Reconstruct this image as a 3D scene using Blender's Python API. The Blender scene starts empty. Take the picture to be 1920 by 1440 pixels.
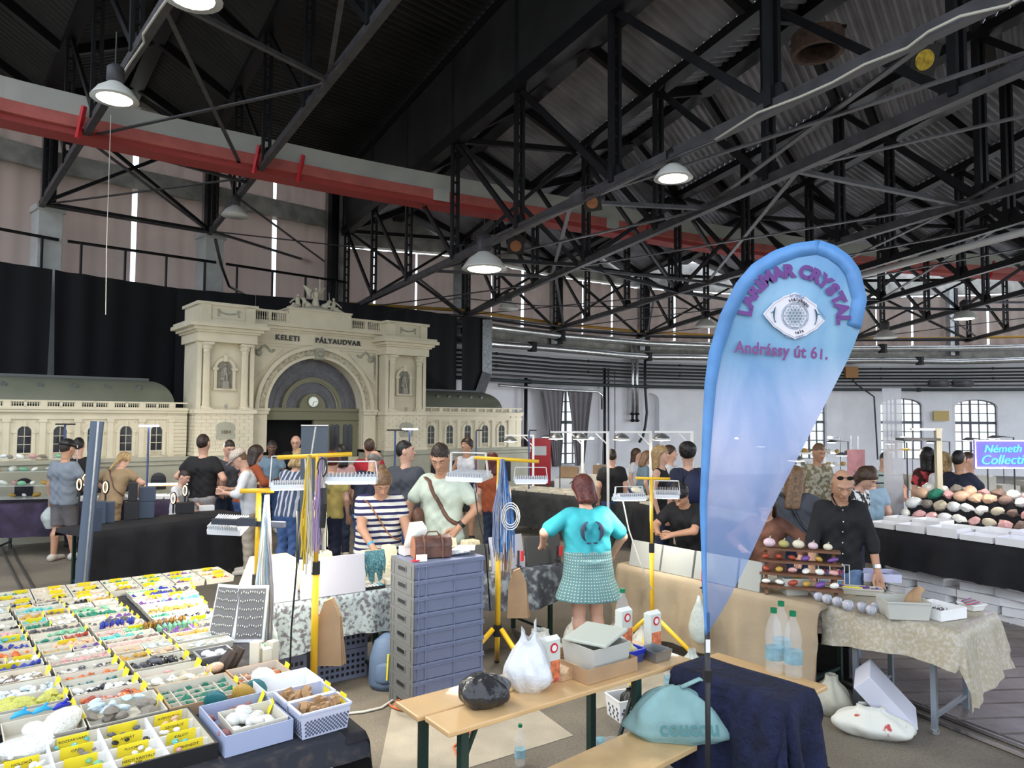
import bpy, math, random
import numpy as np
from mathutils import Vector, Matrix
random.seed(7)
S = bpy.context.scene
COL = S.collection
PI = math.pi
# ---------------------------------------------------------------- camera
F = 1331.0
PITCH = math.atan(65 / F)
ROLL = math.radians(0.3)
CAMZ = 2.15
fwd = Vector((0, math.cos(PITCH), math.sin(PITCH)))
r0 = Vector((1, 0, 0)); u0 = Vector((0, -math.sin(PITCH), math.cos(PITCH)))
rgt = r0 * math.cos(ROLL) + u0 * math.sin(ROLL)
upv = u0 * math.cos(ROLL) - r0 * math.sin(ROLL)
cd = bpy.data.cameras.new('camera'); cam = bpy.data.objects.new('camera', cd); COL.objects.link(cam)
R3 = Matrix((rgt, upv, -fwd)).transposed()
cam.matrix_world = Matrix.Translation((0, 0, CAMZ)) @ R3.to_4x4()
cd.sensor_width = 36; cd.lens = F / 1920 * 36; cd.clip_end = 300; cd.clip_start = 0.05
S.camera = cam
# ---------------------------------------------------------------- world: overcast daylight outside the hall
w = bpy.data.worlds.new('World'); S.world = w; w.use_nodes = True
nt = w.node_tree; bg = nt.nodes['Background']
tcw = nt.nodes.new('ShaderNodeTexCoord'); sep = nt.nodes.new('ShaderNodeSeparateXYZ'); rmp = nt.nodes.new('ShaderNodeValToRGB')
nt.links.new(tcw.outputs['Generated'], sep.inputs[0]); nt.links.new(sep.outputs['Z'], rmp.inputs[0]); nt.links.new(rmp.outputs[0], bg.inputs[0])
e = rmp.color_ramp.elements
e[0].position = 0.0; e[0].color = (0.42, 0.46, 0.44, 1); e[1].position = 0.06; e[1].color = (0.80, 0.88, 1.0, 1)
bg.inputs[1].default_value = 2.4
S.view_settings.view_transform = 'Standard'; S.view_settings.look = 'None'; S.view_settings.gamma = 1.0
S.view_settings.use_curve_mapping = False; S.view_settings.exposure = 0.18
S.cycles.max_bounces = 6; S.cycles.diffuse_bounces = 3; S.cycles.glossy_bounces = 3; S.cycles.transmission_bounces = 5
S.cycles.transparent_max_bounces = 10; S.cycles.sample_clamp_indirect = 4.0; S.cycles.caustics_reflective = False; S.cycles.caustics_refractive = False
S.cycles.use_denoising = True

def ray(px, py):
 return fwd + rgt * ((px - 960) / F) + upv * ((720 - py) / F)
def Py(px, py, Y):
 d = ray(px, py); t = Y / d.y
 return Vector((d.x * t, Y, CAMZ + d.z * t))
def Pz(px, py, z):
 d = ray(px, py); t = (z - CAMZ) / d.z
 return Vector((d.x * t, d.y * t, z))
# ---------------------------------------------------------------- materials
MATS = {}
def mat(name, col, rough=0.6, metal=0.0, var=0.0, scale=8.0, bump=0.0, bscale=None, col2=None, alpha=1.0, emit=None, es=1.0, trans=0.0, ior=1.45, translucent=0.0, coat=0.0, detail=4.0, rng=None):
 if name in MATS: return MATS[name]
 m = bpy.data.materials.new(name); m.use_nodes = True
 nt = m.node_tree; b = nt.nodes['Principled BSDF']
 c = (*col, 1) if len(col) == 3 else col
 b.inputs['Base Color'].default_value = c
 b.inputs['Roughness'].default_value = rough; b.inputs['Metallic'].default_value = metal
 b.inputs['IOR'].default_value = ior
 if coat: b.inputs['Coat Weight'].default_value = coat
 if trans: b.inputs['Transmission Weight'].default_value = trans
 if alpha < 1: b.inputs['Alpha'].default_value = alpha
 if emit:
  b.inputs['Emission Color'].default_value = (*emit, 1); b.inputs['Emission Strength'].default_value = es
 if var or col2 or bump:
  tc = nt.nodes.new('ShaderNodeTexCoord'); nz = nt.nodes.new('ShaderNodeTexNoise')
  nz.inputs['Scale'].default_value = scale; nz.inputs['Detail'].default_value = detail
  nt.links.new(tc.outputs['Object'], nz.inputs['Vector'])
  if var or col2:
   rp = nt.nodes.new('ShaderNodeValToRGB'); nt.links.new(nz.outputs['Fac'], rp.inputs[0])
   a = rp.color_ramp.elements
   a[0].position, a[1].position = rng or (0.3, 0.7)
   if col2: a[0].color = c; a[1].color = (*col2, 1)
   else:
    a[0].color = tuple(max(0, x * (1 - var)) for x in c[:3]) + (1,); a[1].color = tuple(min(1, x * (1 + var)) for x in c[:3]) + (1,)
   nt.links.new(rp.outputs[0], b.inputs['Base Color'])
  if bump:
   n2 = nz
   if bscale:
    n2 = nt.nodes.new('ShaderNodeTexNoise'); n2.inputs['Scale'].default_value = bscale; n2.inputs['Detail'].default_value = 3
    nt.links.new(tc.outputs['Object'], n2.inputs['Vector'])
   bp = nt.nodes.new('ShaderNodeBump'); bp.inputs['Strength'].default_value = bump; bp.inputs['Distance'].default_value = 0.02
   nt.links.new(n2.outputs['Fac'], bp.inputs['Height']); nt.links.new(bp.outputs[0], b.inputs['Normal'])
 if translucent:
  tr = nt.nodes.new('ShaderNodeBsdfTranslucent'); mx = nt.nodes.new('ShaderNodeMixShader')
  tr.inputs[0].default_value = c; mx.inputs[0].default_value = translucent
  out = nt.nodes['Material Output']
  nt.links.new(b.outputs[0], mx.inputs[1]); nt.links.new(tr.outputs[0], mx.inputs[2]); nt.links.new(mx.outputs[0], out.inputs[0])
 MATS[name] = m
 return m
def rgb(h):
 h = h.lstrip('#'); r = [int(h[i:i + 2], 16) / 255 for i in (0, 2, 4)]
 return tuple((x / 12.92 if x <= 0.04045 else ((x + 0.055) / 1.055) ** 2.4) for x in r)
# ---------------------------------------------------------------- mesh builder (world coordinates, or local through M)
WM = {}
def frame(x, y, z=0, rz=0, s=1):
 return Matrix.Translation((x, y, z)) @ Matrix.Rotation(rz, 4, 'Z') @ Matrix.Scale(s, 4)
class MB:
 def __init__(s, M=None): s.v = []; s.f = []; s.mi = []; s.M = M; s.uvs = None
 def add(s, vs, fs, mi=0):
  o = len(s.v); M = s.M
  s.v += [tuple(M @ Vector(p)) for p in vs] if M is not None else [tuple(p) for p in vs]
  s.f += [tuple(i + o for i in f) for f in fs]; s.mi += [mi] * len(fs); return s
 def bx(s, x0, x1, y0, y1, z0, z1, mi=0, M=None):
  vs = [(x, y, z) for z in (z0, z1) for y in (y0, y1) for x in (x0, x1)]
  if M is not None: vs = [M @ Vector(p) for p in vs]
  return s.add(vs, [(0, 2, 3, 1), (4, 5, 7, 6), (0, 1, 5, 4), (2, 6, 7, 3), (0, 4, 6, 2), (1, 3, 7, 5)], mi)
 def bar(s, p0, p1, w, h=None, mi=0, up=(0, 0, 1)):
  h = h or w; p0 = Vector(p0); p1 = Vector(p1); d = (p1 - p0)
  if d.length < 1e-6: return s
  d.normalize(); a = d.cross(Vector(up))
  if a.length < 1e-3: a = d.cross(Vector((1, 0, 0)))
  a.normalize(); b = a.cross(d)
  vs = [p + a * (i * w / 2) + b * (j * h / 2) for p in (p0, p1) for i, j in ((-1, -1), (1, -1), (1, 1), (-1, 1))]
  return s.add(vs, [(0, 1, 2, 3), (7, 6, 5, 4), (0, 4, 5, 1), (1, 5, 6, 2), (2, 6, 7, 3), (3, 7, 4, 0)], mi)
 def tube(s, pts, r, n=6, mi=0, cap=True, flat=1.0):
  pts = [Vector(p) for p in pts]; N = len(pts)
  rs = r if isinstance(r, (list, tuple)) else [r] * N
  vs = []; ref = None
  for i, p in enumerate(pts):
   d = (pts[min(i + 1, N - 1)] - pts[max(i - 1, 0)])
   if d.length < 1e-9: d = Vector((0, 0, 1))
   d.normalize()
   if ref is None:
    ref = d.cross(Vector((0, 0, 1)))
    if ref.length < 0.05: ref = d.cross(Vector((0, 1, 0)))
   else: ref = ref - d * ref.dot(d)
   ref.normalize(); b = d.cross(ref)
   for k in range(n):
    t = 2 * PI * k / n
    vs.append(p + ref * (math.cos(t) * rs[i]) + b * (math.sin(t) * rs[i] * flat))
  fs = [(i * n + k, i * n + (k + 1) % n, (i + 1) * n + (k + 1) % n, (i + 1) * n + k) for i in range(N - 1) for k in range(n)]
  if cap: fs += [tuple(range(n - 1, -1, -1)), tuple(range((N - 1) * n, N * n))]
  return s.add(vs, fs, mi)
 def cyl(s, p0, p1, r0, r1=None, n=10, mi=0, cap=True):
  return s.tube([p0, p1], [r0, r0 if r1 is None else r1], n, mi, cap)
 def lathe(s, prof, c=(0, 0, 0), n=14, mi=0, sx=1, sy=1):
  vs = [(c[0] + r * math.cos(2 * PI * k / n) * sx, c[1] + r * math.sin(2 * PI * k / n) * sy, c[2] + z) for r, z in prof for k in range(n)]
  fs = [(i * n + k, i * n + (k + 1) % n, (i + 1) * n + (k + 1) % n, (i + 1) * n + k) for i in range(len(prof) - 1) for k in range(n)]
  if prof[0][0] > 1e-6: fs.append(tuple(range(n - 1, -1, -1)))
  if prof[-1][0] > 1e-6: fs.append(tuple(range((len(prof) - 1) * n, len(prof) * n)))
  return s.add(vs, fs, mi)
 def prism(s, poly, a, b, axis='y', mi=0):
  n = len(poly)
  def pt(u, v, t): return (u, t, v) if axis == 'y' else ((u, v, t) if axis == 'z' else (t, u, v))
  vs = [pt(u, v, a) for u, v in poly] + [pt(u, v, b) for u, v in poly]
  fs = [tuple(range(n)), tuple(range(2 * n - 1, n - 1, -1))] + [((i + 1) % n, i, n + i, n + (i + 1) % n) for i in range(n)]
  return s.add(vs, fs, mi)
 def ball(s, c, r, n=8, mi=0, sc=(1, 1, 1)):
  prof = [(r * math.sin(PI * i / n), -r * math.cos(PI * i / n)) for i in range(n + 1)]
  vs = []; m = max(6, n + 2)
  for rr, z in prof:
   for k in range(m): vs.append((c[0] + rr * math.cos(2 * PI * k / m) * sc[0], c[1] + rr * math.sin(2 * PI * k / m) * sc[1], c[2] + z * sc[2]))
  fs = [(i * m + k, i * m + (k + 1) % m, (i + 1) * m + (k + 1) % m, (i + 1) * m + k) for i in range(n) for k in range(m)]
  return s.add(vs, fs, mi)
 def grid(s, P, mi=0, closed=False):
  R = len(P); C = len(P[0]); o = [p for row in P for p in row]
  fs = [(i * C + j, i * C + (j + 1) % C, (i + 1) * C + (j + 1) % C, (i + 1) * C + j) for i in range(R - 1) for j in range(C if closed else C - 1)]
  return s.add(o, fs, mi)
 def build(s, name, mats, parent=None, smooth=False, label=None, cat=None, group=None, kind=None, bevel=0, thick=0):
  me = bpy.data.meshes.new(name)
  if not isinstance(mats, (list, tuple)): mats = [mats]
  V = np.array(s.v, dtype=float).reshape(-1, 3)
  if parent is not None: Mw = WM[parent.name]
  else: Mw = Matrix.Translation(((V[:, 0].min() + V[:, 0].max()) / 2, (V[:, 1].min() + V[:, 1].max()) / 2, V[:, 2].min()))
  Mi = np.array(Mw.inverted())
  L = V @ Mi[:3, :3].T + Mi[:3, 3]
  me.from_pydata(L.tolist(), [], s.f)
  for m in mats: me.materials.append(m)
  me.polygons.foreach_set('material_index', s.mi)
  if smooth: me.polygons.foreach_set('use_smooth', [True] * len(s.f))
  if s.uvs is not None:
   ul = me.uv_layers.new(name='UVMap'); li = np.zeros(len(me.loops), dtype=int); me.loops.foreach_get('vertex_index', li)
   ul.data.foreach_set('uv', np.array(s.uvs, dtype=float)[li].ravel())
  me.update()
  o = bpy.data.objects.new(name, me); COL.objects.link(o)
  if parent is not None: o.parent = parent
  else: o.matrix_world = Mw
  WM[o.name] = Mw
  if thick:
   md = o.modifiers.new('thick', 'SOLIDIFY'); md.thickness = thick; md.offset = 0
  if bevel:
   md = o.modifiers.new('bevel', 'BEVEL'); md.width = bevel; md.segments = 2; md.limit_method = 'ANGLE'
  tag(o, label, cat, group, kind)
  return o
def tag(o, label=None, cat=None, group=None, kind=None):
 if label: o['label'] = label
 if cat: o['category'] = cat
 if group: o['group'] = group
 if kind: o['kind'] = kind
 return o
def thing(name, label, cat, M=None, loc=None, rz=0, group=None):
 if M is None: M = frame(loc[0], loc[1], loc[2] if len(loc) > 2 else 0, rz)
 o = bpy.data.objects.new(name, None); COL.objects.link(o); o.empty_display_size = 0.1
 o.matrix_world = M; WM[o.name] = M.copy()
 return tag(o, label, cat, group)
def struct(name, mb, m, **k): return mb.build(name, m, kind='structure', **k)
KIDS = {}
def copy_tree(root, M, label=None, group=None):
 r = root.copy(); COL.objects.link(r); r.matrix_world = M; WM[r.name] = M.copy()
 if label: r['label'] = label
 if group: r['group'] = group
 for ch in root.children:
  c = ch.copy(); COL.objects.link(c); c.parent = r; WM[c.name] = M.copy()
  for g in ch.children:
   d = g.copy(); COL.objects.link(d); d.parent = c
 return r
def text_mesh(txt, size, off=0.0, extr=0.002, align='CENTER', space=1.0):
 """returns (verts, faces) of flat text in the xy plane"""
 cu = bpy.data.curves.new('t', 'FONT'); cu.body = txt; cu.size = size; cu.offset = off; cu.extrude = extr; cu.align_x = align
 cu.resolution_u = 3; cu.space_character = space
 o = bpy.data.objects.new('t', cu); COL.objects.link(o)
 dg = bpy.context.evaluated_depsgraph_get(); me = bpy.data.meshes.new_from_object(o.evaluated_get(dg))
 vs = [tuple(v.co) for v in me.vertices]; fs = [tuple(p.vertices) for p in me.polygons]
 bpy.data.objects.remove(o); bpy.data.curves.remove(cu); bpy.data.meshes.remove(me)
 return vs, fs
def text_on(mb, txt, size, M, **k):
 """M maps text xy (x right, y up, z out) to the world"""
 mi = k.pop('mi', 0); vs, fs = text_mesh(txt, size, **k)
 sv = mb.M; mb.M = None; mb.add([M @ Vector(p) for p in vs], fs, mi); mb.M = sv
def basis(o, x, y):
 x = Vector(x).normalized(); y = Vector(y).normalized(); z = x.cross(y)
 M = Matrix((x, y, z)).transposed().to_4x4(); M.translation = Vector(o); return M
UP = Vector((0, 0, 1))
# ---------------------------------------------------------------- common materials
M_black_steel = mat('black steel', (0.012, 0.012, 0.014), 0.45, 0.3, var=0.3, scale=3)
M_grey_steel = mat('dusty grey steel', (0.075, 0.072, 0.078), 0.5, 0.4, var=0.3, scale=5)
M_galv = mat('galvanised sheet', (0.35, 0.36, 0.37), 0.35, 0.8, var=0.25, scale=4)
M_silver = mat('aluminium pipe jacket', (0.62, 0.62, 0.62), 0.28, 0.9, var=0.15, scale=6, bump=0.2)
M_corr = mat('painted corrugated roof', (0.26, 0.26, 0.29), 0.5, 0.0, var=0.35, scale=1.5)
M_corr_dark = mat('black corrugated roof', (0.022, 0.022, 0.022), 0.55, 0.0, var=0.4, scale=1.2)
M_white_wall = mat('painted wall', (0.80, 0.80, 0.83), 0.85, var=0.07, scale=1.2, bump=0.25, bscale=9)
M_conc_white = mat('weathered limewash', (0.42, 0.41, 0.38), 0.9, var=0.3, scale=3.0, bump=0.5, bscale=14)
M_curtain = mat('pink beige drape', (0.42, 0.32, 0.28), 0.9, col2=(0.27, 0.27, 0.26), scale=0.55, rng=(0.42, 0.6), translucent=0.2, bump=0.3, bscale=3)
M_blackcloth = mat('black cloth', (0.010, 0.010, 0.013), 0.85, var=0.3, scale=6, bump=0.3, bscale=6)
M_blackdrape = mat('black stage drape', (0.007, 0.007, 0.009), 0.9)
M_duct_white = mat('off-white duct', (0.50, 0.50, 0.46), 0.6, var=0.12, scale=1.3)
M_duct_red = mat('red duct', (0.50, 0.13, 0.11), 0.5, var=0.15, scale=3)
M_red = mat('bright red', (0.6, 0.02, 0.03), 0.4)
M_white = mat('white plastic', (0.80, 0.80, 0.78), 0.45)
M_whitepaper = mat('white card', (0.82, 0.82, 0.82), 0.8, var=0.04, scale=5)
M_black = mat('black plastic', (0.015, 0.015, 0.016), 0.4)
M_glass = mat('clear glass', (0.9, 0.95, 0.95), 0.03, alpha=0.16)
M_yellow = mat('yellow painted steel', (0.85, 0.50, 0.02), 0.35, coat=0.3)
M_card = mat('brown cardboard', (0.42, 0.27, 0.15), 0.85, var=0.12, scale=5)
M_green_steel = mat('dark green steel', (0.012, 0.035, 0.028), 0.4)
M_stone = mat('cream model plaster', (0.70, 0.635, 0.475), 0.75, var=0.07, scale=2.5)
M_stone_d = mat('aged grey green plaster', (0.38, 0.37, 0.29), 0.8, var=0.15, scale=2.0)
M_roofgreen = mat('grey green tin roof', (0.155, 0.165, 0.12), 0.45, var=0.1, scale=2)
M_lead = mat('grey metal moulding', (0.10, 0.11, 0.11), 0.5)
M_darkglass = mat('dark window glass', (0.03, 0.032, 0.04), 0.08)
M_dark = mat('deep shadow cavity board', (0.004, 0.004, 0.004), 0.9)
M_lamp = mat('lamp glow', (1, 1, 1), 0.5, emit=(1.0, 0.88, 0.66), es=14)
M_led = mat('led glow', (1, 1, 1), 0.5, emit=(0.95, 0.97, 1.0), es=14)
M_enamel = mat('lamp shade enamel', (0.70, 0.70, 0.66), 0.3)
M_wood = mat('varnished pine', (0.62, 0.40, 0.19), 0.4, var=0.12, scale=3, coat=0.2)
M_tag = mat('yellow price card', (0.88, 0.72, 0.03), 0.7)
M_ink = mat('dark ink', (0.03, 0.025, 0.04), 0.7)
lit_pts = []
def light(name, kind, loc, energy, col=(1, 1, 1), size=0.3, aim=None, spot=None, parent=None):
 l = bpy.data.lights.new(name, kind); l.energy = energy; l.color = col
 if kind == 'AREA': l.shape = 'RECTANGLE'; l.size = size if not isinstance(size, tuple) else size[0]; l.size_y = size if not isinstance(size, tuple) else size[1]
 elif kind in ('POINT', 'SPOT'): l.shadow_soft_size = size
 if kind == 'SPOT' and spot: l.spot_size = math.radians(spot); l.spot_blend = 0.6
 o = bpy.data.objects.new(name, l); COL.objects.link(o); o.location = loc
 if aim is not None: o.rotation_euler = (Vector(aim) - Vector(loc)).to_track_quat('-Z', 'Y').to_euler()
 return o
# ================================================================ floor
def floor_material():
 m = bpy.data.materials.new('patched concrete floor'); m.use_nodes = True; nt = m.node_tree; b = nt.nodes['Principled BSDF']
 tc = nt.nodes.new('ShaderNodeTexCoord')
 def nz(sc, det=6, rough=0.6):
  n = nt.nodes.new('ShaderNodeTexNoise'); n.inputs['Scale'].default_value = sc; n.inputs['Detail'].default_value = det; n.inputs['Roughness'].default_value = rough
  nt.links.new(tc.outputs['Object'], n.inputs['Vector']); return n
 def ramp(src, stops):
  r = nt.nodes.new('ShaderNodeValToRGB'); nt.links.new(src, r.inputs[0]); el = r.color_ramp.elements
  el[0].position, el[0].color = stops[0][0], (*stops[0][1], 1); el[1].position, el[1].color = stops[-1][0], (*stops[-1][1], 1)
  for p, c in stops[1:-1]:
   q = el.new(p); q.color = (*c, 1)
  return r
 a = ramp(nz(0.9).outputs['Fac'], [(0.35, (0.115, 0.10, 0.08)), (0.65, (0.20, 0.175, 0.135))])
 g = ramp(nz(60, 3).outputs['Fac'], [(0.35, (0.7, 0.7, 0.7)), (0.5, (0.95, 0.95, 0.95)), (0.72, (1.3, 1.25, 1.2))])
 mx = nt.nodes.new('ShaderNodeMix'); mx.data_type = 'RGBA'; mx.blend_type = 'MULTIPLY'; mx.inputs[0].default_value = 0.8
 nt.links.new(a.outputs[0], mx.inputs[6]); nt.links.new(g.outputs[0], mx.inputs[7]); nt.links.new(mx.outputs[2], b.inputs['Base Color'])
 b.inputs['Roughness'].default_value = 0.75
 bp = nt.nodes.new('ShaderNodeBump'); bp.inputs['Strength'].default_value = 0.12; bp.inputs['Distance'].default_value = 0.01
 nt.links.new(nz(45, 4).outputs['Fac'], bp.inputs['Height']); nt.links.new(bp.outputs[0], b.inputs['Normal'])
 return m
fl = MB(); fl.bx(-22, 32, -14, 34, -0.2, 0.0)
struct('floor', fl, floor_material())
# pale concrete slabs laid flush in the darker screed
slab_m = mat('pale concrete slab', (0.36, 0.32, 0.25), 0.8, var=0.12, scale=4, bump=0.3, bscale=60)
sl = MB()
def slab(pts, z=0.004, mi=0):
 P = [Pz(x, y, 0.0) for x, y in pts]; n = len(P)
 sl.add([(p.x, p.y, 0.0005) for p in P] + [(p.x, p.y, z) for p in P], [tuple(range(n, 2 * n))] + [(i, (i + 1) % n, n + (i + 1) % n, n + i) for i in range(n)], mi)
slab([(735, 1325), (905, 1255), (1075, 1380), (880, 1440), (840, 1500), (700, 1500)])
slab([(1050, 1235), (1190, 1215), (1290, 1280), (1120, 1330)])
slab([(500, 1440), (560, 1390), (720, 1500), (440, 1500)])
struct('floor_slab', sl, slab_m)
# timber deck over the turntable pit, with its rails
pl = MB()
dk = [Pz(1440, 1215, 0), Pz(1460, 1130, 0), Pz(2300, 1180, 0), Pz(2300, 1480, 0)]
ca = Pz(1440, 1215, 0); cb = Pz(1925, 1400, 0)
du = (cb - ca).normalized(); dv = Vector((-du.y, du.x, 0))
wood_deck = mat('weathered deck boards', (0.12, 0.10, 0.09), 0.5, col2=(0.24, 0.21, 0.195), scale=3, bump=0.3, bscale=20)
for i in range(26):
 o = ca + du * (-1.3 + i * 0.27)
 k = dv.copy(); k.rotate(Matrix.Rotation(math.radians(-22), 3, 'Z'))
 a = o; b_ = o + k * 3.6; ww = du * 0.118
 pl.add([a - ww + UP * .001, a + ww + UP * .001, b_ + ww + UP * .001, b_ - ww + UP * .001, a - ww + UP * .02, a + ww + UP * .02, b_ + ww + UP * .02, b_ - ww + UP * .02],
           [(4, 5, 6, 7), (0, 1, 5, 4), (1, 2, 6, 5), (2, 3, 7, 6), (3, 0, 4, 7)])
struct('floor_planks', pl, wood_deck)
rl = MB()
for off in (-0.03, -0.16):
 pts = [ca + du * t + dv * (off + 0.012 * (t - 2.5) ** 2 - .03) for t in [x * 0.5 for x in range(-5, 14)]]
 rl.tube([p + UP * 0.008 for p in pts], 0.02, 6)
for off in (0.0, 0.16):   # rail groove sweeping past the far end of the bead table
 pts = [Pz(0, 1022, 0) + Vector((-.5 + off, 0.6, 0)), Pz(18, 1060, 0) + Vector((off, 0, 0)), Pz(48, 1120, 0) + Vector((off, 0, 0)), Pz(90, 1250, 0) + Vector((off, 0, 0))]
 rl.tube([p + UP * 0.008 for p in pts], 0.02, 6)
struct('trim_1', rl, mat('worn rail steel', (0.10, 0.09, 0.085), 0.4, 0.7))

# ================================================================ walls
def wall_run(name, pts, z0, z1, m, thick=0.35):
 mb = MB(); n = len(pts)
 for i in range(n - 1):
  a = Vector((*pts[i], 0)); b = Vector((*pts[i + 1], 0)); d = (b - a).normalized(); q = Vector((-d.y, d.x, 0)) * thick
  mb.add([a + UP * z0, b + UP * z0, b + q + UP * z0, a + q + UP * z0, a + UP * z1, b + UP * z1, b + q + UP * z1, a + q + UP * z1],
               [(0, 1, 5, 4), (2, 3, 7, 6), (4, 5, 6, 7), (0, 3, 2, 1), (0, 4, 7, 3), (1, 2, 6, 5)])
 return struct(name, mb, m)
def arch_pts(x0, x1, zs, rise, n=9):
 c = (x0 + x1) / 2; h = (x1 - x0) / 2
 return [(c + h * math.cos(PI - PI * i / n), zs + rise * math.sin(PI * i / n)) for i in range(n + 1)]
def panel_with_window(mb, fr, mbf, L, z0, z1, wx0, wx1, wz0, wzs, rise, depth=0.35, niche=False):
 """one straight wall panel of length L in a local frame, with an arched opening"""
 mb.M = fr
 A = arch_pts(wx0, wx1, wzs, rise)
 for y in (0, depth):
  mb.add([(0, y, z0), (wx0, y, z0), (wx0, y, z1), (0, y, z1)], [(0, 1, 2, 3)])
  mb.add([(wx1, y, z0), (L, y, z0), (L, y, z1), (wx1, y, z1)], [(0, 1, 2, 3)])
  mb.add([(wx0, y, z0), (wx1, y, z0), (wx1, y, wz0), (wx0, y, wz0)], [(0, 1, 2, 3)])
  for i in range(len(A) - 1):
   (a0, b0), (a1, b1) = A[i], A[i + 1]
   mb.add([(a0, y, b0), (a1, y, b1), (a1, y, z1), (a0, y, z1)], [(0, 1, 2, 3)])
 ring = [(wx0, wz0)] + A + [(wx1, wz0)]
 for i in range(len(ring)):
  (a0, b0), (a1, b1) = ring[i], ring[(i + 1) % len(ring)]
  mb.add([(a0, 0, b0), (a1, 0, b1), (a1, depth, b1), (a0, depth, b0)], [(0, 1, 2, 3)])
 if niche:
  n = len(ring); mb.add([(a, depth - .02, b) for a, b in ring], [tuple(range(n))])
 mb.M = None
 if mbf is not None:
  mbf.M = fr; w = wx1 - wx0; y = depth * 0.6; t = 0.035
  def top(x):
   u = (x - (wx0 + wx1) / 2) / (w / 2); return wzs + rise * math.sqrt(max(0, 1 - u * u))
  nx = max(4, round(w / 0.3))
  for i in range(1, nx):
   x = wx0 + w * i / nx; tt = t * (2 if i == nx // 2 else 1)
   mbf.bx(x - tt / 2, x + tt / 2, y - .03, y + .03, wz0, top(x))
  z = wz0
  k = 0
  while z < wzs + rise - 0.1:
   u = max(0, (z - wzs) / rise) if rise else 0; hw = w / 2 * math.sqrt(max(0, 1 - u * u)); c = (wx0 + wx1) / 2
   tt = t * (3 if k == 4 else 1); mbf.bx(c - hw, c + hw, y - .03, y + .03, z - tt / 2, z + tt / 2); z += 0.37; k += 1
  for i in range(len(ring)):
   (a0, b0), (a1, b1) = ring[i], ring[(i + 1) % len(ring)]
   mbf.bar((a0, y, b0), (a1, y, b1), 0.06, 0.06, up=(0, 1, 0))
  mbf.M = None
# far curved wall of the right hand hall
RW = [(-5.3, 20.6), (-1.7, 21.8), (1.4, 24.8), (4.9, 27.0), (9.2, 28.3), (13.4, 28.8), (17.6, 28.4), (21.6, 27.4), (27, 25)]
LOWTOP = 4.75
M_winframe = mat('window bars', (0.12, 0.13, 0.16), 0.5)
def wall_hit(px):
 """where the view ray of a pixel column meets the far wall: (segment, distance along it)"""
 k = (px - 960) / F
 for i in range(len(RW) - 1):
  (x0, y0), (x1, y1) = RW[i], RW[i + 1]
  den = (x1 - x0) - k * (y1 - y0)
  if abs(den) < 1e-9: continue
  t = (k * y0 - x0) / den
  if 0 <= t <= 1: return i, t * math.hypot(x1 - x0, y1 - y0)
 return None
wins = {}
for n_, (xa, xb, z0, zt, niche) in enumerate([(1004, 1094, .55, 3.2, False), (1190, 1236, .2, 3.15, True), (1492, 1550, .6, 3.05, False), (1651, 1731, .6, 3.05, False), (1789, 1871, .6, 3.0, False)]):
 i, a = wall_hit((xa + xb) / 2); i1, s0 = wall_hit(xa); i2, s1 = wall_hit(xb)
 if i1 != i: s0 = a - 0.9
 if i2 != i: s1 = a + 0.9
 wins[i] = wins.get(i, []) + [(s0, s1, z0, zt, niche)]
wn = 0
for i in range(len(RW) - 1):
 (x0, y0), (x1, y1) = RW[i], RW[i + 1]
 L = math.hypot(x1 - x0, y1 - y0); fr = frame(x0, y0, 0, math.atan2(y1 - y0, x1 - x0)); mb = MB()
 ws = sorted(wins.get(i, [])); cur = 0
 if not ws:
  mb.M = fr; mb.bx(0, L, 0, .35, 0, LOWTOP); mb.M = None
 else:
  cuts = [0] + [(ws[j][1] + ws[j + 1][0]) / 2 for j in range(len(ws) - 1)] + [L]
  for j, (s0, s1, z0, zt, niche) in enumerate(ws):
   fr2 = fr @ Matrix.Translation((cuts[j], 0, 0)); wf = None if niche else MB()
   s0 = max(s0, cuts[j] + .1); s1 = min(s1, cuts[j + 1] - .1)
   panel_with_window(mb, fr2, wf, cuts[j + 1] - cuts[j], 0, LOWTOP, s0 - cuts[j], s1 - cuts[j], z0, zt - 0.3, 0.3, niche=niche)
   if wf: wn += 1; struct('window_%d' % wn, wf, M_winframe)
 struct('wall_back' if i == 0 else 'wall_back_%d' % i, mb, M_white_wall)
def off(pts, d):
 """offset a plan polyline towards the room by d"""
 out = []
 for i, p in enumerate(pts):
  a = Vector(pts[max(0, i - 1)]); b = Vector(pts[min(len(pts) - 1, i + 1)]); t = (b - a).normalized(); out.append((p[0] + t.y * d, p[1] - t.x * d))
 return out
def dense(pts, step=0.6):
 out = []
 for i in range(len(pts) - 1):
  a = Vector(pts[i]); b = Vector(pts[i + 1]); n = max(1, int((b - a).length / step))
  out += [tuple(a.lerp(b, k / n)) for k in range(n)]
 return out + [tuple(pts[-1])]
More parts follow.
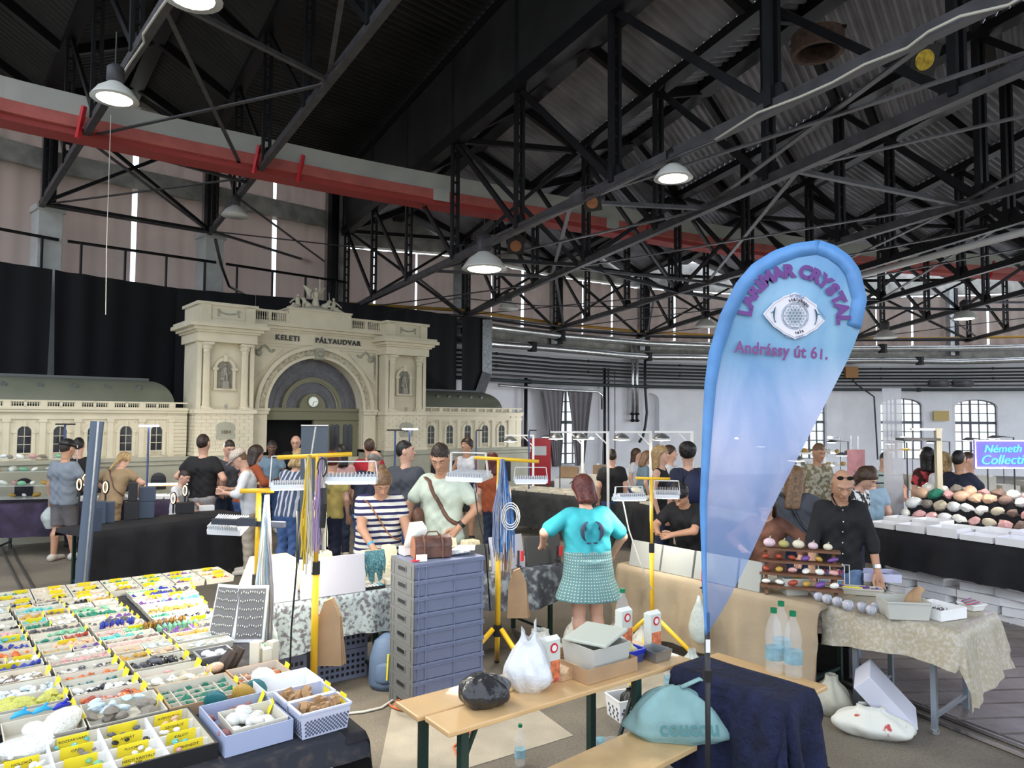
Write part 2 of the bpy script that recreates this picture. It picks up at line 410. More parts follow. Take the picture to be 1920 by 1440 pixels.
# upper storey over the far wall: limewashed eaves band, drapes with slits of daylight, steel posts
wall_run('wall_upper_back', RW, 7.25, 8.3, M_conc_white, 0.3)
wall_run('trim_2', off(RW, .05), LOWTOP - .15, LOWTOP + .35, M_conc_white, 0.4)
def drape(a, b, z0, z1, m, amp=0.05, wave=0.45, name='window_drape', label=None, cat='curtain', group=None, n=None, taper=None):
 a = Vector(a); b = Vector(b); L = (b - a).length; d = (b - a) / L; q = Vector((d.y, -d.x)); n = n or max(6, int(L / 0.07)); rows = 9
 ph = random.random() * 6
 P = []
 for r in range(rows):
  v = r / (rows - 1); z = z0 + (z1 - z0) * v; row = []
  for i in range(n + 1):
   u = i / n; uu = u
   if taper: uu = taper[0] + (taper[1] - taper[0]) * u; k = (1 - v); uu = uu * k + u * (1 - k)
   s = uu * L; o = amp * math.sin(s * 2 * PI / wave + ph + 0.7 * math.sin(s * 1.7)) * (0.6 + 0.4 * (1 - v)) + amp * 0.4 * math.sin(s * 9 + v * 2)
   p = a + d * s + q * o; row.append((p.x, p.y, z))
  P.append(row)
 mb = MB().grid(P)
 return mb.build(name, m, smooth=True, label=label, cat=cat, group=group)
spots = ['beside the black stage drapes', 'over the grey tied-back curtains', 'over the blank arched niche', 'behind the tall blue flag', 'over the flag top', 'above the two arched windows', 'near the neon sign side', 'beyond the neon sign']
for i in range(len(RW) - 1):
 a = Vector(off(RW, -.05)[i]); b = Vector(off(RW, -.05)[i + 1])
 n = 3
 for k in range(n):
  p = a.lerp(b, (k + .015) / n); q = a.lerp(b, (k + .97) / n)
  drape(p, q, LOWTOP + .3, 7.16, M_curtain, label='high pinkish window drape %s' % spots[i], group='high window drapes %s' % spots[i])
# left section wall: higher
LW = [(-14.8, 10.0), (-12.6, 12.6), (-10.35, 15.65), (-7.75, 17.9), (-5.2, 20.3)]
wall_run('wall_left', LW, 0, 4.4, M_white_wall)
wall_run('trim_3', off(LW, .05), 7.62, 8.08, M_conc_white, .4)
wall_run('trim_4', off(LW, .05), 9.6, 10.4, M_conc_white, .4)
for i in range(4):
 a = Vector(off(LW, -.1)[i]); b = Vector(off(LW, -.1)[i + 1])
 nm = ['at the hall corner', 'before the first white pillar', 'between the two white pillars', 'past the second white pillar'][i]
 for k in range(2):
  p = a.lerp(b, (k + .04) / 2); q = a.lerp(b, (k + .975) / 2)
  for zz in ((4.4, 7.66), (8.06, 9.62)):
   drape(p, q, zz[0], zz[1], M_curtain, label='large pinkish drape over clerestory %s' % nm, group='large drapes %s' % nm)
# side and end closing walls outside the frame on the left
wall_run('wall_side_left', [(-20.5, -14), (-18.5, 4), (-14.8, 10.0)], 0, 10.4, M_white_wall)
# white pillars with steel posts above
M_pillar = mat('white painted pillar', (0.55, 0.56, 0.55), 0.7, var=0.08, scale=5)
PA = Vector((-10.12, 15.24, 0)); PB = Vector((-7.52, 17.46, 0)); PC2 = Vector((-5.0, 19.7, 0))
for P_, nm in ((PA, 'outer'), (PB, 'inner')):
 t = thing('pillar', 'white square pillar standing behind the black drapes, the %s one' % ('nearer' if nm == 'outer' else 'farther'), 'pillar', loc=P_, rz=-.72)
 MB(WM[t.name]).bx(-.24, .24, -.24, .24, 0, 6.62).build('shaft', M_pillar, t, bevel=.02)
 MB(WM[t.name]).bx(-.28, .28, -.28, .28, 6.55, 6.68).build('cap', M_pillar, t)
for k, (P_, z0) in enumerate(((PA, 6.65), (PB, 6.65), (PC2, 0), (Vector((-12.2, 12.4, 0)), 4))):
 t = thing('steel_post', ['tall steel wall post rising from the nearer white pillar', 'tall steel wall post rising from the farther white pillar', 'dark steel post at the step between roofs', 'steel wall post at the hall corner'][k], 'steel post', loc=P_ + Vector((-.15, .2, z0)), rz=-.72)
 mb = MB(WM[t.name]); mb.bx(-.16, -.02, -.1, .1, 0, 9.6 - z0); mb.build('web', M_galv, t)
 mb = MB(WM[t.name]); mb.bx(.02, .2, -.12, .12, 0, 9.6 - z0); mb.build('flange', M_black_steel, t)
for i in range(1, len(RW) - 1):
 x, y = off(RW, .22)[i]
 t = thing('steel_post', 'steel post between drapes %s' % spots[i], 'steel post', loc=(x, y, LOWTOP), rz=.3, group='posts of the far upper wall')
 MB(WM[t.name]).bx(-.22, .0, -.1, .1, 0, 2.7).build('web', M_galv, t)
 MB(WM[t.name]).bx(.02, .2, -.12, .12, 0, 2.7).build('flange', M_black_steel, t)
# railing in front of the left drapes
for k, (i0, f0, i1, f1) in enumerate(((1, .0, 2, .0), (2, .05, 3, .02), (3, .05, 4, .0))):
 o1 = off(LW, .75); a = Vector(o1[i0]).lerp(Vector(o1[i0 + 1]), f0); b = Vector(o1[i1]) if f1 == 0 or i1 > 3 else Vector(o1[i1]).lerp(Vector(o1[min(4, i1 + 1)]), -f1)
 t = thing('gallery_railing', 'black pipe railing above the stage drapes, %s' % ['left of the nearer pillar', 'between the two white pillars', 'beyond the farther pillar'][k], 'railing', loc=((a.x + b.x) / 2, (a.y + b.y) / 2, 4.4))
 MB().tube([(a.x, a.y, 5.95), (b.x, b.y, 5.95)], .035).build('rail', M_black_steel, t)
 for j in range(4):
  p = a.lerp(b, (j + .3) / 3.6); MB().tube([(p.x, p.y, 4.4), (p.x, p.y, 5.95)], .03).build('baluster', M_black_steel, t)
# black stage drapes behind the station model
def dpt(px, py, h):   # point on the drape line where the top edge (height h) shows at this pixel
 return Pz(px, py, h)
TOPZ = 5.15
dl = [(-60, 482), (99, 505), (101, 506), (330, 540), (480, 553), (640, 566), (760, 578), (858, 592), (866, 592), (908, 597)]
segs = [(0, 1), (2, 3), (3, 4), (4, 5), (5, 6), (6, 7), (8, 9)]
labs = ['at the outer edge of the stage', 'just beyond the narrow daylight gap', 'behind the left tower of the model', 'behind the model\'s winged statue', 'behind the model arch', 'behind the right tower of the model', 'narrow end strip beside the galvanised duct']
def on_drape(px, py): return Pz(px, py, TOPZ)
for k, (i, j) in enumerate(segs):
 a = on_drape(*dl[i]); b = on_drape(*dl[j])
 drape((a.x, a.y), (b.x, b.y), 0.05, TOPZ, M_blackdrape, amp=.05, wave=.6, name='stage_drape', label='tall black stage drape ' + labs[k], taper=(0.0, .96) if k == 0 else ((0.055, 1.0) if k == 1 else (0.0, 1.0)))
# ================================================================ pipes along the far wall
def run_pipe(name, label, d, z, r, m, px0=None, i0=0, cat='pipe', sag=0.0, ncl=0, f0=0.0, last=None):
 pts = off(RW[:last] if last else RW, d)[i0:]
 P = [(x, y, z + sag * math.sin(k * 1.3)) for k, (x, y) in enumerate(dense(pts, 1.2))]
 t = thing(name, label, cat, loc=P[0])
 MB().tube(P, r, 8).build('run', m, t, smooth=True)
 if ncl:
  for k in range(1, len(P), ncl):
   q = P[k]; MB().tube([(q[0], q[1] + .0, q[2] - r * 1.3), (q[0], q[1], q[2] + r * 1.3)], r * 1.35, 8).build('bracket', M_black_steel, t)
 return t
run_pipe('heating_pipe', 'upper silver lagged pipe along the far wall', .45, 5.02, .13, M_silver, ncl=5)
run_pipe('heating_pipe', 'lower silver lagged pipe along the far wall', .5, 4.52, .12, M_silver, ncl=4, sag=.03)
run_pipe('gas_pipe', 'yellow gas pipe beneath the far upper drapes', .5, 5.42, .05, mat('ochre pipe', (.5, .27, .04), .5))
for k, z in enumerate((4.22, 4.08, 3.95, 3.83, 3.7, 3.55)):
 run_pipe('cable_conduit', ['topmost', 'second', 'third', 'fourth', 'fifth', 'lowest'][k] + ' black conduit of the bundle under the silver pipes', .3, z, .035, M_black_steel if k < 5 else M_grey_steel, ncl=3 if k in (0, 3) else 0)
run_pipe('water_pipe', 'thick dark pipe running just over the arched windows', .35, 3.38, .06, mat('dark green pipe', (.03, .04, .045), .5), ncl=4)
a = wall_hit(925); 
def wp(px, z, d=.3):
 i, s = wall_hit(px); (x0, y0), (x1, y1) = RW[i], RW[i + 1]; L = math.hypot(x1 - x0, y1 - y0); dx, dy = (x1 - x0) / L, (y1 - y0) / L
 return Vector((x0 + dx * s + dy * d, y0 + dy * s - dx * d, z))
t = thing('steam_pipe', 'short polished pipe above the grey curtains ending in a down elbow', 'pipe', loc=wp(925, 3))
MB().tube([wp(915, 3.2, .5), wp(1000, 3.15, .5), wp(1104, 3.12, .5), wp(1112, 3.02, .5), wp(1112, 2.85, .5)], .05, 8).build('run', M_silver, t, smooth=True)
MB().tube([wp(1112, 2.86, .5), wp(1112, 2.5, .5)], .03, 6).build('valve', M_black, t)
for k, (px, z0, z1, r, m, lab) in enumerate([(974, 0, 3.5, .06, M_black_steel, 'black downpipe beside the station model end'), (1124, 0, 4.0, .05, M_black_steel, 'black downpipe on the pier right after the curtained window'),
                                 (1131, 0, 4.0, .03, M_grey_steel, 'thin grey conduit next to the twin black downpipe'), (1143, .5, 3.9, .015, M_grey_steel, 'thin wire conduit on the white pier'),
                                 (1176, 2.4, 5.0, .07, M_silver, 'nearer silver riser with valves below the eaves'), (1184, 2.4, 5.0, .07, M_silver, 'farther silver riser with valves below the eaves')]):
 t = thing('wall_riser', lab, 'pipe', loc=wp(px, z0))
 MB().tube([wp(px, z0), wp(px, z1)], r, 8).build('riser', m, t, smooth=True)
 if k > 3:
  MB().lathe([(.05, 0), (.12, .05), (.05, .1), (.05, .25), (.12, .3), (.05, .35)], tuple(wp(px, z0 - .35)), 8).build('valve', M_black_steel, t)
t = thing('hose', 'black corrugated hose drooping from the upper pipes to the stall', 'hose', loc=wp(1204, 2))
MB().tube([wp(1203, 4.6), wp(1203, 3.4), wp(1206, 2.4), wp(1203, 1.9), wp(1195, 1.5), wp(1188, 1.3)], .05, 8).build('hose_run', M_black, t, smooth=True)
# tied-back grey curtains at the first window
M_gcurt = mat('grey satin curtain', (.20, .19, .20), .5, var=.1, scale=3)
for px0, px1, px2, px3, lb in ((999, 1042, 1019, 1031, 'hanging on the side toward the station model'), (1049, 1095, 1065, 1078, 'hanging on the side toward the blank niche')):
 P = []
 for r in range(14):
  v = r / 13; z = 3.13 - 2.6 * v; c = v ** .8; l = px0 + (px2 - px0) * c; rr = px1 + (px3 - px1) * c; row = []
  for i in range(22):
   u = i / 21; p = wp(l + (rr - l) * u, z, .45 + .09 * math.sin(u * 26 + v)); row.append(p)
  P.append(row)
 MB().grid(P).build('grey_curtain', M_gcurt, smooth=True, label='grey satin curtain gathered at the tall window, ' + lb, cat='curtain')
# galvanised square air duct beside the drapes
t = thing('air_duct', 'galvanised square air duct at the end of the stage drapes', 'duct', loc=Pz(912, 880, 0))
c = on_drape(914, 597)
mb = MB(); mb.bar((c.x, c.y, 5.1), (c.x, c.y, 3.45), .28, .2, up=(0, 1, 0)); mb.bar((c.x, c.y, 3.5), (c.x - .2, c.y - .2, 2.9), .28, .2, up=(0, 1, 0)); mb.build('shaft', mat('perforated zinc', (.30, .31, .32), .4, .6, var=.4, scale=30), t)
# small wall fittings
t = thing('junction_box', 'brown junction box on the conduits right of the flag', 'junction box', loc=wp(1590, 4.1)); p = wp(1590, 4.05, .4); MB().bx(p.x - .25, p.x + .25, p.y - .08, p.y + .08, 3.85, 4.3).build('box', mat('brown box', (.35, .17, .06), .6), t); MB().tube([(p.x, p.y, 3.85), (p.x + .2, p.y, 3.6), (p.x + .9, p.y, 3.1), (p.x + 1, p.y, .6)], .03).build('cable', M_black, t)
MB().bx(-.3, .3, -.02, .02, -.2, .2, M=Matrix.Translation(wp(1762, 2.35, .1))).build('wall_notice', mat('tan notice', (.55, .40, .16), .8), label='tan notice sheet on the wall between two arched windows', cat='notice')
p = wp(993, 1.9, .5); t = thing('fire_box', 'red fire equipment cabinet by the station model end', 'cabinet', loc=(p.x, p.y, 0)); MB().bx(p.x - .35, p.x + .35, p.y - .2, p.y + .2, 0, 1.5).build('case', M_red, t); MB().bx(p.x - .2, p.x + .2, p.y - .23, p.y - .2, .95, 1.25).build('plate', M_white, t)
for px in (1740, 1790):
 p = wp(px, 3.5, .9); MB().tube([(p.x - .35, p.y, 3.6), (p.x + .35, p.y, 3.6)], .14, 12).build('air_heater', M_grey_steel, smooth=True, label='cylindrical grey air heater under the dark pipe near the arched windows', cat='heater', group='grey air heaters')
# ================================================================ roof trusses (radial)
ZC, ZT = 5.15, 7.4          # chord heights of the right hand hall
def line_from_px(a, b, z):
 A = Pz(a[0], a[1], z); B = Pz(b[0], b[1], z); return A, (B - A).normalized()
TR = {}
TR['C'] = line_from_px((645, 585), (1330, 258), ZC)
TR['D'] = line_from_px((865, 595), (1500, 312), ZC)
TR['E'] = line_from_px((1035, 619), (1620, 440), ZC)
TR['F'] = line_from_px((1195, 632), (1500, 538), ZC)
TR['G'] = line_from_px((1400, 640), (1920, 440), ZC)
TR['H'] = line_from_px((1600, 632), (1920, 522), ZC)
def vec(az): return Vector((math.sin(math.radians(az)), math.cos(math.radians(az)), 0))
TR['G'] = (Vector((8.7, 26.5, ZC)), -vec(-3)); TR['H'] = (Vector((12.6, 26.8, ZC)), -vec(4)); TR['I'] = (Vector((17.0, 26.5, ZC)), -vec(12)); TR['J'] = (Vector((21.5, 25, ZC)), -vec(20))
TR['A'] = line_from_px((75, 388), (315, 0), 6.65)
TR['B'] = line_from_px((390, 440), (735, 0), 6.65)
TR['Z'] = (Vector((-12.4, 12.7, 6.65)), -vec(-47))
for k in TR:
 if TR[k][1].y > 0: TR[k] = (TR[k][0], -TR[k][1])
WHERE = {'C': 'at the step in the roof', 'D': 'passing over the stage end', 'E': 'over the curtained window', 'F': 'over the blank arched niche', 'G': 'over the tip of the blue flag', 'H': 'just beyond the blue flag', 'I': 'over the neon sign', 'J': 'at the far edge past the neon sign',
         'A': 'landing on the nearer white pillar', 'B': 'landing on the farther white pillar', 'Z': 'at the hall corner'}
def truss(k, zc, zt, L, sp, back=0.0, first=0.0):
 P, d = TR[k]; P = Vector((P.x, P.y, zc)); q = Vector((d.y, -d.x, 0))
 t = thing('roof_truss', 'riveted steel roof truss %s' % WHERE[k], 'roof truss', loc=(P.x, P.y, zc))
 e = P + d * L
 for s_ in (-1, 1):
  pass
 MB().bar(P, e, .10, .12).build('bottom_chord', M_grey_steel if k in 'CDEAB' else M_black_steel, t)
 MB().bar(P + UP * (zt - zc), e + UP * (zt - zc), .22, .14).build('top_chord', M_black_steel, t)
 n = int(L / sp); D = zt - zc; pm = MB(); 
 for i in range(n + 1):
  b = P + d * (first + i * sp)
  m = MB()
  for s_ in (-.055, .055): m.bar(b + q * s_, b + q * s_ + UP * D, .045, .09, up=d)
  if i * sp < 14:
   z = .15
   while z < D: m.bar(b - q * .06 + UP * z, b + q * .06 + UP * z, .04, .04); z += .22
  m.build('post', M_black_steel, t)
  if i < n:
   c = b + d * sp
   m = MB(); m.bar(b + UP * D, c, .05, .09); m.build('brace', M_black_steel, t)
  g = MB(); g.prism([(-.22, -.02), (.22, -.02), (.12, .2), (-.12, .2)], -.03, .03); 
  mm = basis(b, d, UP)
  g2 = MB(); g2.add([mm @ Vector((x, z, y)) for x, y, z in g.v], g.f); g2.build('gusset', M_black_steel, t)
 return t
for k in 'CDEF': truss(k, ZC, ZT, {'C': 24, 'D': 24, 'E': 27, 'F': 28}[k], 2.5, first={'C': .2, 'D': .6, 'E': .3, 'F': .5}[k])
for k in 'GHI': truss(k, ZC, ZT, 24, 2.9, first=.3)
truss('J', ZC, ZT, 16, 2.9)
for k in 'ZAB': truss(k, 6.65, 8.95, {'Z': 14, 'A': 22, 'B': 24}[k], 2.55, first=.9)
# plan bracing between bottom chords
def bracing(a, b, zc, offs, L, lab, m=M_grey_steel):
 Pa, da = TR[a]; Pb, db = TR[b]
 t = thing('wind_bracing', 'flat steel cross bracing %s' % lab, 'bracing', loc=(Pa.x, Pa.y, zc))
 for i, (sa, sb) in enumerate(offs):
  x0 = Pa + da * sa; x1 = Pb + db * sb; x0.z = x1.z = zc
  x2 = Pb + db * (sb + L); x3 = Pa + da * (sa + L); x2.z = x3.z = zc
  MB().bar(x0, x1, .07, .05).build('strut', m, t)
  MB().bar(x0, x2, .06, .02).build('diagonal', m, t)
  MB().bar(x3 + UP * .02, x1 + UP * .02, .06, .02).build('diagonal', m, t)
bracing('A', 'B', 6.65, [(.2, .2), (5.0, 4.6), (10.0, 9.5)], 4.8, 'between the two trusses on the white pillars')
bracing('B', 'C', 6.6, [(.6, -1.2)], 3.0, 'in the bay beside the roof step')
bracing('C', 'D', ZC, [(.5, .4), (6.5, 6.5), (11.8, 11.8)], 5.2, 'in the bay over the station model end', M_grey_steel)
bracing('D', 'E', ZC, [(.5, 1.0), (7.5, 9.0), (13.5, 15)], 6.2, 'in the bay over the curtained window')
bracing('E', 'F', ZC, [(.5, 1.0), (9, 9.0)], 6.2, 'in the bay over the blank niche')
bracing('F', 'G', ZC, [(.5, 1.0), (9, 9.0)], 6.5, 'in the bay over the flag')
bracing('H', 'I', ZC, [(.5, 1.0), (9, 9.0)], 6.5, 'in the bay over the neon sign')
# knee braces on the two pillars and vertical X frames between chord ends
def xframe(a, b, z0, z1, lab, sa=.3, sb=.3, name='cross_frame'):
 Pa = TR[a][0] + TR[a][1] * sa; Pb = TR[b][0] + TR[b][1] * sb
 t = thing(name, 'steel cross frame %s' % lab, 'bracing', loc=(Pa.x, Pa.y, z0))
 p = lambda P, z: Vector((P.x, P.y, z))
 MB().bar(p(Pa, z0), p(Pb, z1), .07, .07).build('diagonal', M_black_steel, t)
 MB().bar(p(Pa, z1), p(Pb, z0), .07, .07).build('diagonal', M_black_steel, t)
 MB().bar(p(Pa, z0), p(Pb, z0), .07, .07).build('strut', M_black_steel, t)
 MB().bar(p(Pa, z1), p(Pb, z1), .1, .1).build('strut', M_black_steel, t)
for a, b, lab in (('C', 'D', 'at the wall by the roof step'), ('D', 'E', 'high over the curtained window'), ('E', 'F', 'high over the blank niche'), ('F', 'G', 'high behind the flag'), ('G', 'H', 'high past the flag'), ('H', 'I', 'high over the neon sign')):
 xframe(a, b, ZC, ZT, lab)
for a, b, lab in (('C', 'D', 'mid span between the roof step and stage end'), ('D', 'E', 'mid span over the curtained window'), ('E', 'F', 'mid span over the niche bay'), ('F', 'G', 'mid span over the flag bay'), ('G', 'H', 'mid span past the flag bay'), ('H', 'I', 'mid span by the neon bay')):
 xframe(a, b, ZC, ZT, lab, 7.8, 7.8)
xframe('A', 'B', 6.65, 8.95, 'standing over the two white pillars', .4, .4)
# ================================================================ corrugated roof, folded bay by bay
def bay(a, b, zv, zr, L, m, name, back=-.8, ridge=True, na=0):
 Pa, da = TR[a]; Pb, db = TR[b]; mb = MB(); n = int((L - back) / .045)
 rows = [[], [], [], []]
 for i in range(n + 1):
  s = back + (L - back) * i / n
  A = Pa + da * s; B = Pb + db * s; C = (A + B) / 2; w = .028 * math.sin(i * PI / 2)
  ph = (i % 4); w = (.03, .03, -.03, -.03)[ph]
  rows[0].append((A.x, A.y, zv + w)); rows[1].append((C.x, C.y, zr + w)); rows[2].append((C.x, C.y, zr + w)); rows[3].append((B.x, B.y, zv + w))
 mb.grid(rows[:2]); mb.grid(rows[2:])
 struct(name, mb, m)
 if ridge:
  r = MB(); f = lambda s, z: (Pa + da * s + Pb + db * s) / 2
  c0 = f(back, 0); c1 = f(L, 0); r.bar((c0.x, c0.y, zr - .16), (c1.x, c1.y, zr - .16), .3, .22)
  for sgn, P, d in ((0, Pa, da), (1, Pb, db)):
   for k in range(int(L / 2.5) + 1):
    s = .3 + k * 2.5; A = P + d * s; C = f(s, 0); r.bar((A.x, A.y, zv - .1), (C.x, C.y, zr - .16), .12, .16)
  struct('ceiling_beam', r, M_black_steel)
bays = [('C', 'D', 24), ('D', 'E', 25), ('E', 'F', 27), ('F', 'G', 27), ('G', 'H', 26), ('H', 'I', 26), ('I', 'J', 20)]
for i, (a, b, L) in enumerate(bays): bay(a, b, 7.55, 8.35, L, M_corr, 'ceiling' if i == 0 else 'ceiling_%d' % i)
for i, (a, b, L) in enumerate([('Z', 'A', 16), ('A', 'B', 24)]): bay(a, b, 9.05, 9.9, L, M_corr_dark, 'ceiling_left_%d' % i)
# sloping high bay between truss B and the roof step, and the black boarded step itself
PB_, dB_ = TR['B']; PC_, dC_ = TR['C']
mb = MB(); rows = [[], []]
for i in range(560):
 s = -1.0 + i * .045; A = PB_ + dB_ * s; B = PC_ + dC_ * s; w_ = (.03, .03, -.03, -.03)[i % 4]
 rows[0].append((A.x, A.y, 9.05 + w_)); rows[1].append((B.x - .05, B.y, 9.2 + w_))
mb.grid(rows); struct('ceiling_left_2', mb, M_corr_dark)
st = MB(); a = PC_ - dC_ * 1.0; b = PC_ + dC_ * 24; q = Vector((dC_.y, -dC_.x, 0)) * .06
st.add([(a.x, a.y, 7.45), (b.x, b.y, 7.45), (b.x, b.y, 9.2), (a.x, a.y, 9.2), (a.x + q.x, a.y + q.y, 7.45), (b.x + q.x, b.y + q.y, 7.45), (b.x + q.x, b.y + q.y, 9.2), (a.x + q.x, a.y + q.y, 9.2)],
       [(0, 1, 2, 3), (7, 6, 5, 4), (0, 4, 5, 1), (3, 2, 6, 7), (0, 3, 7, 4), (1, 5, 6, 2)])
struct('wall_step', st, mat('black boards', (.02, .02, .02), .6, var=.4, scale=1.5))
st = MB()
for i in range(11):
 p = PC_ + dC_ * (i * 2.5 + .2); st.bar((p.x, p.y, 7.4), (p.x, p.y, 9.2), .16, .16)
for z in (7.5, 9.1): st.bar((a.x, a.y, z), (b.x, b.y, z), .2, .16)
struct('trim_5', st, M_black_steel)
# end walls of the taller left hall where it meets the lower roof
wall_run('wall_end', [(PC2.x + .25, PC2.y + .45), (RW[0][0], RW[0][1] + .6)], 0, 9.4, M_conc_white, .3)
# rusty ventilation ring under the right hand roof
p = Pz(1533, 66, 7.35); t = thing('vent_ring', 'rusty round vent opening in the roof beyond the gold disc', 'vent', loc=p)
rust = mat('rusty sheet', (.10, .06, .045), .8, var=.4, scale=12)
MB().add(*(lambda R, r, z0, z1: ([(p.x + q * math.cos(a), p.y + q * math.sin(a), z) for a in [2 * PI * k / 24 for k in range(24)] for q, z in ((R, z0), (R, z1), (r, z1), (r, z0))], [(4 * k + j, 4 * k + (j + 1) % 4, (4 * k + 4 + (j + 1) % 4) % 96, (4 * k + 4 + j) % 96) for k in range(24) for j in range(4)]))(.34, .27, p.z - .25, p.z)).build('ring', rust, t)
MB().bx(p.x - .27, p.x + .27, p.y - .27, p.y + .27, p.z - .03, p.z).build('cavity', M_dark, t)
# ================================================================ red and off-white ring duct
ctrl = [(-160, 150), (0, 197), (160, 232), (320, 268), (480, 300), (640, 333), (800, 362), (960, 388), (1120, 414), (1280, 443), (1440, 466), (1600, 484), (1760, 497), (1920, 508), (2100, 520)]
DP = [Pz(x, y, 6.85) for x, y in ctrl]
DP2 = []
for i in range(len(DP) - 1):
 for k in range(4): DP2.append(DP[i].lerp(DP[i + 1], k / 4))
for _ in range(3): DP2 = [DP2[0]] + [(DP2[i - 1] + DP2[i] * 2 + DP2[i + 1]) / 4 for i in range(1, len(DP2) - 1)] + [DP2[-1]]
t = thing('ring_duct', 'curved hanging duct, off-white above with a red lower band, crossing the hall', 'duct', loc=DP2[0])
def band(o0, o1, z0, z1):
 R = [[], [], [], []]
 for i, p in enumerate(DP2):
  a = DP2[max(0, i - 1)]; b = DP2[min(len(DP2) - 1, i + 1)]; d = (b - a).normalized(); q = Vector((d.y, -d.x, 0))
  for r_, (o, z) in enumerate(((o0, z0), (o1, z0), (o1, z1), (o0, z1))): R[r_].append((p.x + q.x * o, p.y + q.y * o, z))
 mb = MB(); mb.grid(R + [R[0]]); return mb
band(-.25, .25, 6.85, 7.2).build('white_casing', M_duct_white, t)
band(-.2, .3, 6.66, 6.85).build('red_casing', M_duct_red, t)
band(-.2, .22, 6.56, 6.66).build('red_lip', mat('dark red duct', (.36, .055, .05), .5), t)
for px in (158, 480, 550, 1215, 1850):
 i = min(range(len(DP2)), key=lambda i: abs(960 + F * DP2[i].x / DP2[i].y - px)); p = DP2[i]
 MB().bar((p.x + .05, p.y - .3, 6.5), (p.x + .15, p.y - .32, 7.0), .07, .05).build('hanger_strap', M_red, t)
for px, m in ((810, M_duct_white), (1140, M_duct_white)):
 i = min(range(len(DP2) - 1), key=lambda i: abs(960 + F * DP2[i].x / DP2[i].y - px)); p = DP2[i]; d = (DP2[i + 1] - p).normalized(); q = Vector((d.y, -d.x, 0))
 MB().bar(p + q * .31 + UP * .02 - UP * .12, p + q * .31 + d * .35 - UP * .1, .03, .24, up=(0, 0, 1)).build('patch', m, t)
# ================================================================ lamps
def bell_lamp(px, py, z, s, on, label, drop=.5, grp=None, power=60, hang=None):
 p = Pz(px, py, z)
 if hang:
  q = Pz(hang[0], hang[1], ZC); p = Vector((q.x, q.y, Py(px, py, q.y).z)); drop = max(.05, ZC - p.z - .33 * s)
 t = thing('pendant_lamp', label, 'lamp', loc=p, group=grp)
 MB(WM[t.name]).lathe([(.21 * s, 0), (.20 * s, .015 * s), (.15 * s, .09 * s), (.07 * s, .15 * s), (.06 * s, .16 * s), (.055 * s, .165 * s)], n=20).build('shade', M_enamel, t, smooth=True)
 MB(WM[t.name]).lathe([(.06 * s, .15 * s), (.075 * s, .17 * s), (.075 * s, .30 * s), (.03 * s, .34 * s)], n=12).build('housing', M_grey_steel if s > 1.2 else M_black, t, smooth=True)
 MB(WM[t.name]).tube([(0, 0, .33 * s), (0, 0, .33 * s + drop)], .012).build('hanging_rod', M_black, t)
 if on:
  MB(WM[t.name]).lathe([(0, -.012 * s), (.15 * s, -.004 * s), (.17 * s, .012 * s), (.0, .03 * s)], n=16).build('bulb', M_lamp, t)
  l = light('lamp_light', 'SPOT', (p.x, p.y, p.z - .06), power * 1.6, (1, .9, .72), .12, aim=(p.x, p.y, 0), spot=150)
  l['label'] = 'light of ' + label
  del l['label']
 return t
bell_lamp(215, 186, 5.9, 1.25, True, 'bright pendant lamp hanging under the truss of the nearer pillar', .4, power=260)
bell_lamp(360, -4, 5.9, 1.25, True, 'pendant lamp cut by the upper picture edge', .4, power=200)
bell_lamp(441, 405, 6.2, 1.3, False, 'unlit pendant lamp beside the farther white pillar', .3)
bell_lamp(1262, 335, 4.75, 1.05, True, 'lit enamel pendant lamp in the air between the duct and flag', .2, power=40, hang=(1262, 290))
bell_lamp(908, 505, 4.75, 1.9, True, 'large lit industrial pendant lamp above the station model\'s right wing', .25, power=150)
bell_lamp(953, 580, 4.7, 1.25, False, 'small pendant lamp below the large lit one', .3, hang=(953, 556))
bell_lamp(1808, 598, 4.65, 1.5, True, 'large pendant lamp above the neon sign', .3, power=100, hang=(1808, 579))
bell_lamp(1660, 634, 4.65, 1.6, False, 'small pendant lamp just past the flag edge', .3)
bell_lamp(1322, 613, 4.65, 1.5, False, 'small pendant lamp beside the flag\'s inner edge', .3, hang=(1322, 593))
# dark theatre spotlights
def stage_spot(px, py, Y, s, label, ang, gold=False):
 p = Py(px, py, Y); M = frame(p.x, p.y, p.z, ang, s) @ Matrix.Rotation(.5, 4, 'X')
 t = thing('stage_spotlight', label, 'spotlight', M=M)
 MB(M).tube([(0, -.02, 0), (0, .3, 0)], .11, 14).build('can', M_grey_steel, t, smooth=True)
 mb = MB(M); mb.bx(-.15, .15, -.05, -.03, -.15, .15); mb.build('filter_frame', M_black, t)
 MB(M).lathe([(.0, 0), (.11, .0)], n=16).build('lens', M_glass, t)
 mb = MB(M); mb.tube([(.1 * math.cos(a), -.055, .1 * math.sin(a)) for a in [2 * PI * k / 20 for k in range(21)]], .004, 4); mb.prism([(.1 * math.cos(2 * PI * k / 20), .1 * math.sin(2 * PI * k / 20)) for k in range(20)], -.056, -.052); mb.build('gel', mat('amber gel', (.30, .12, .05), .5) if not gold else mat('gold foil disc', (.55, .38, .05), .35, .5, var=.4, scale=20), t)
 MB(M).tube([(-.16, .1, 0), (-.17, .1, .25), (.17, .1, .25), (.16, .1, 0)], .012).build('yoke', M_black, t)
stage_spot(967, 460, 12.0, .95, 'theatre spotlight with an amber filter at a truss node', 0)
stage_spot(1112, 378, 9.3, .8, 'theatre spotlight turned sideways on the truss before the duct', -.5)
stage_spot(1728, 112, 6.9, .95, 'square framed spotlight with a gold disc high under the roof', .1, True)
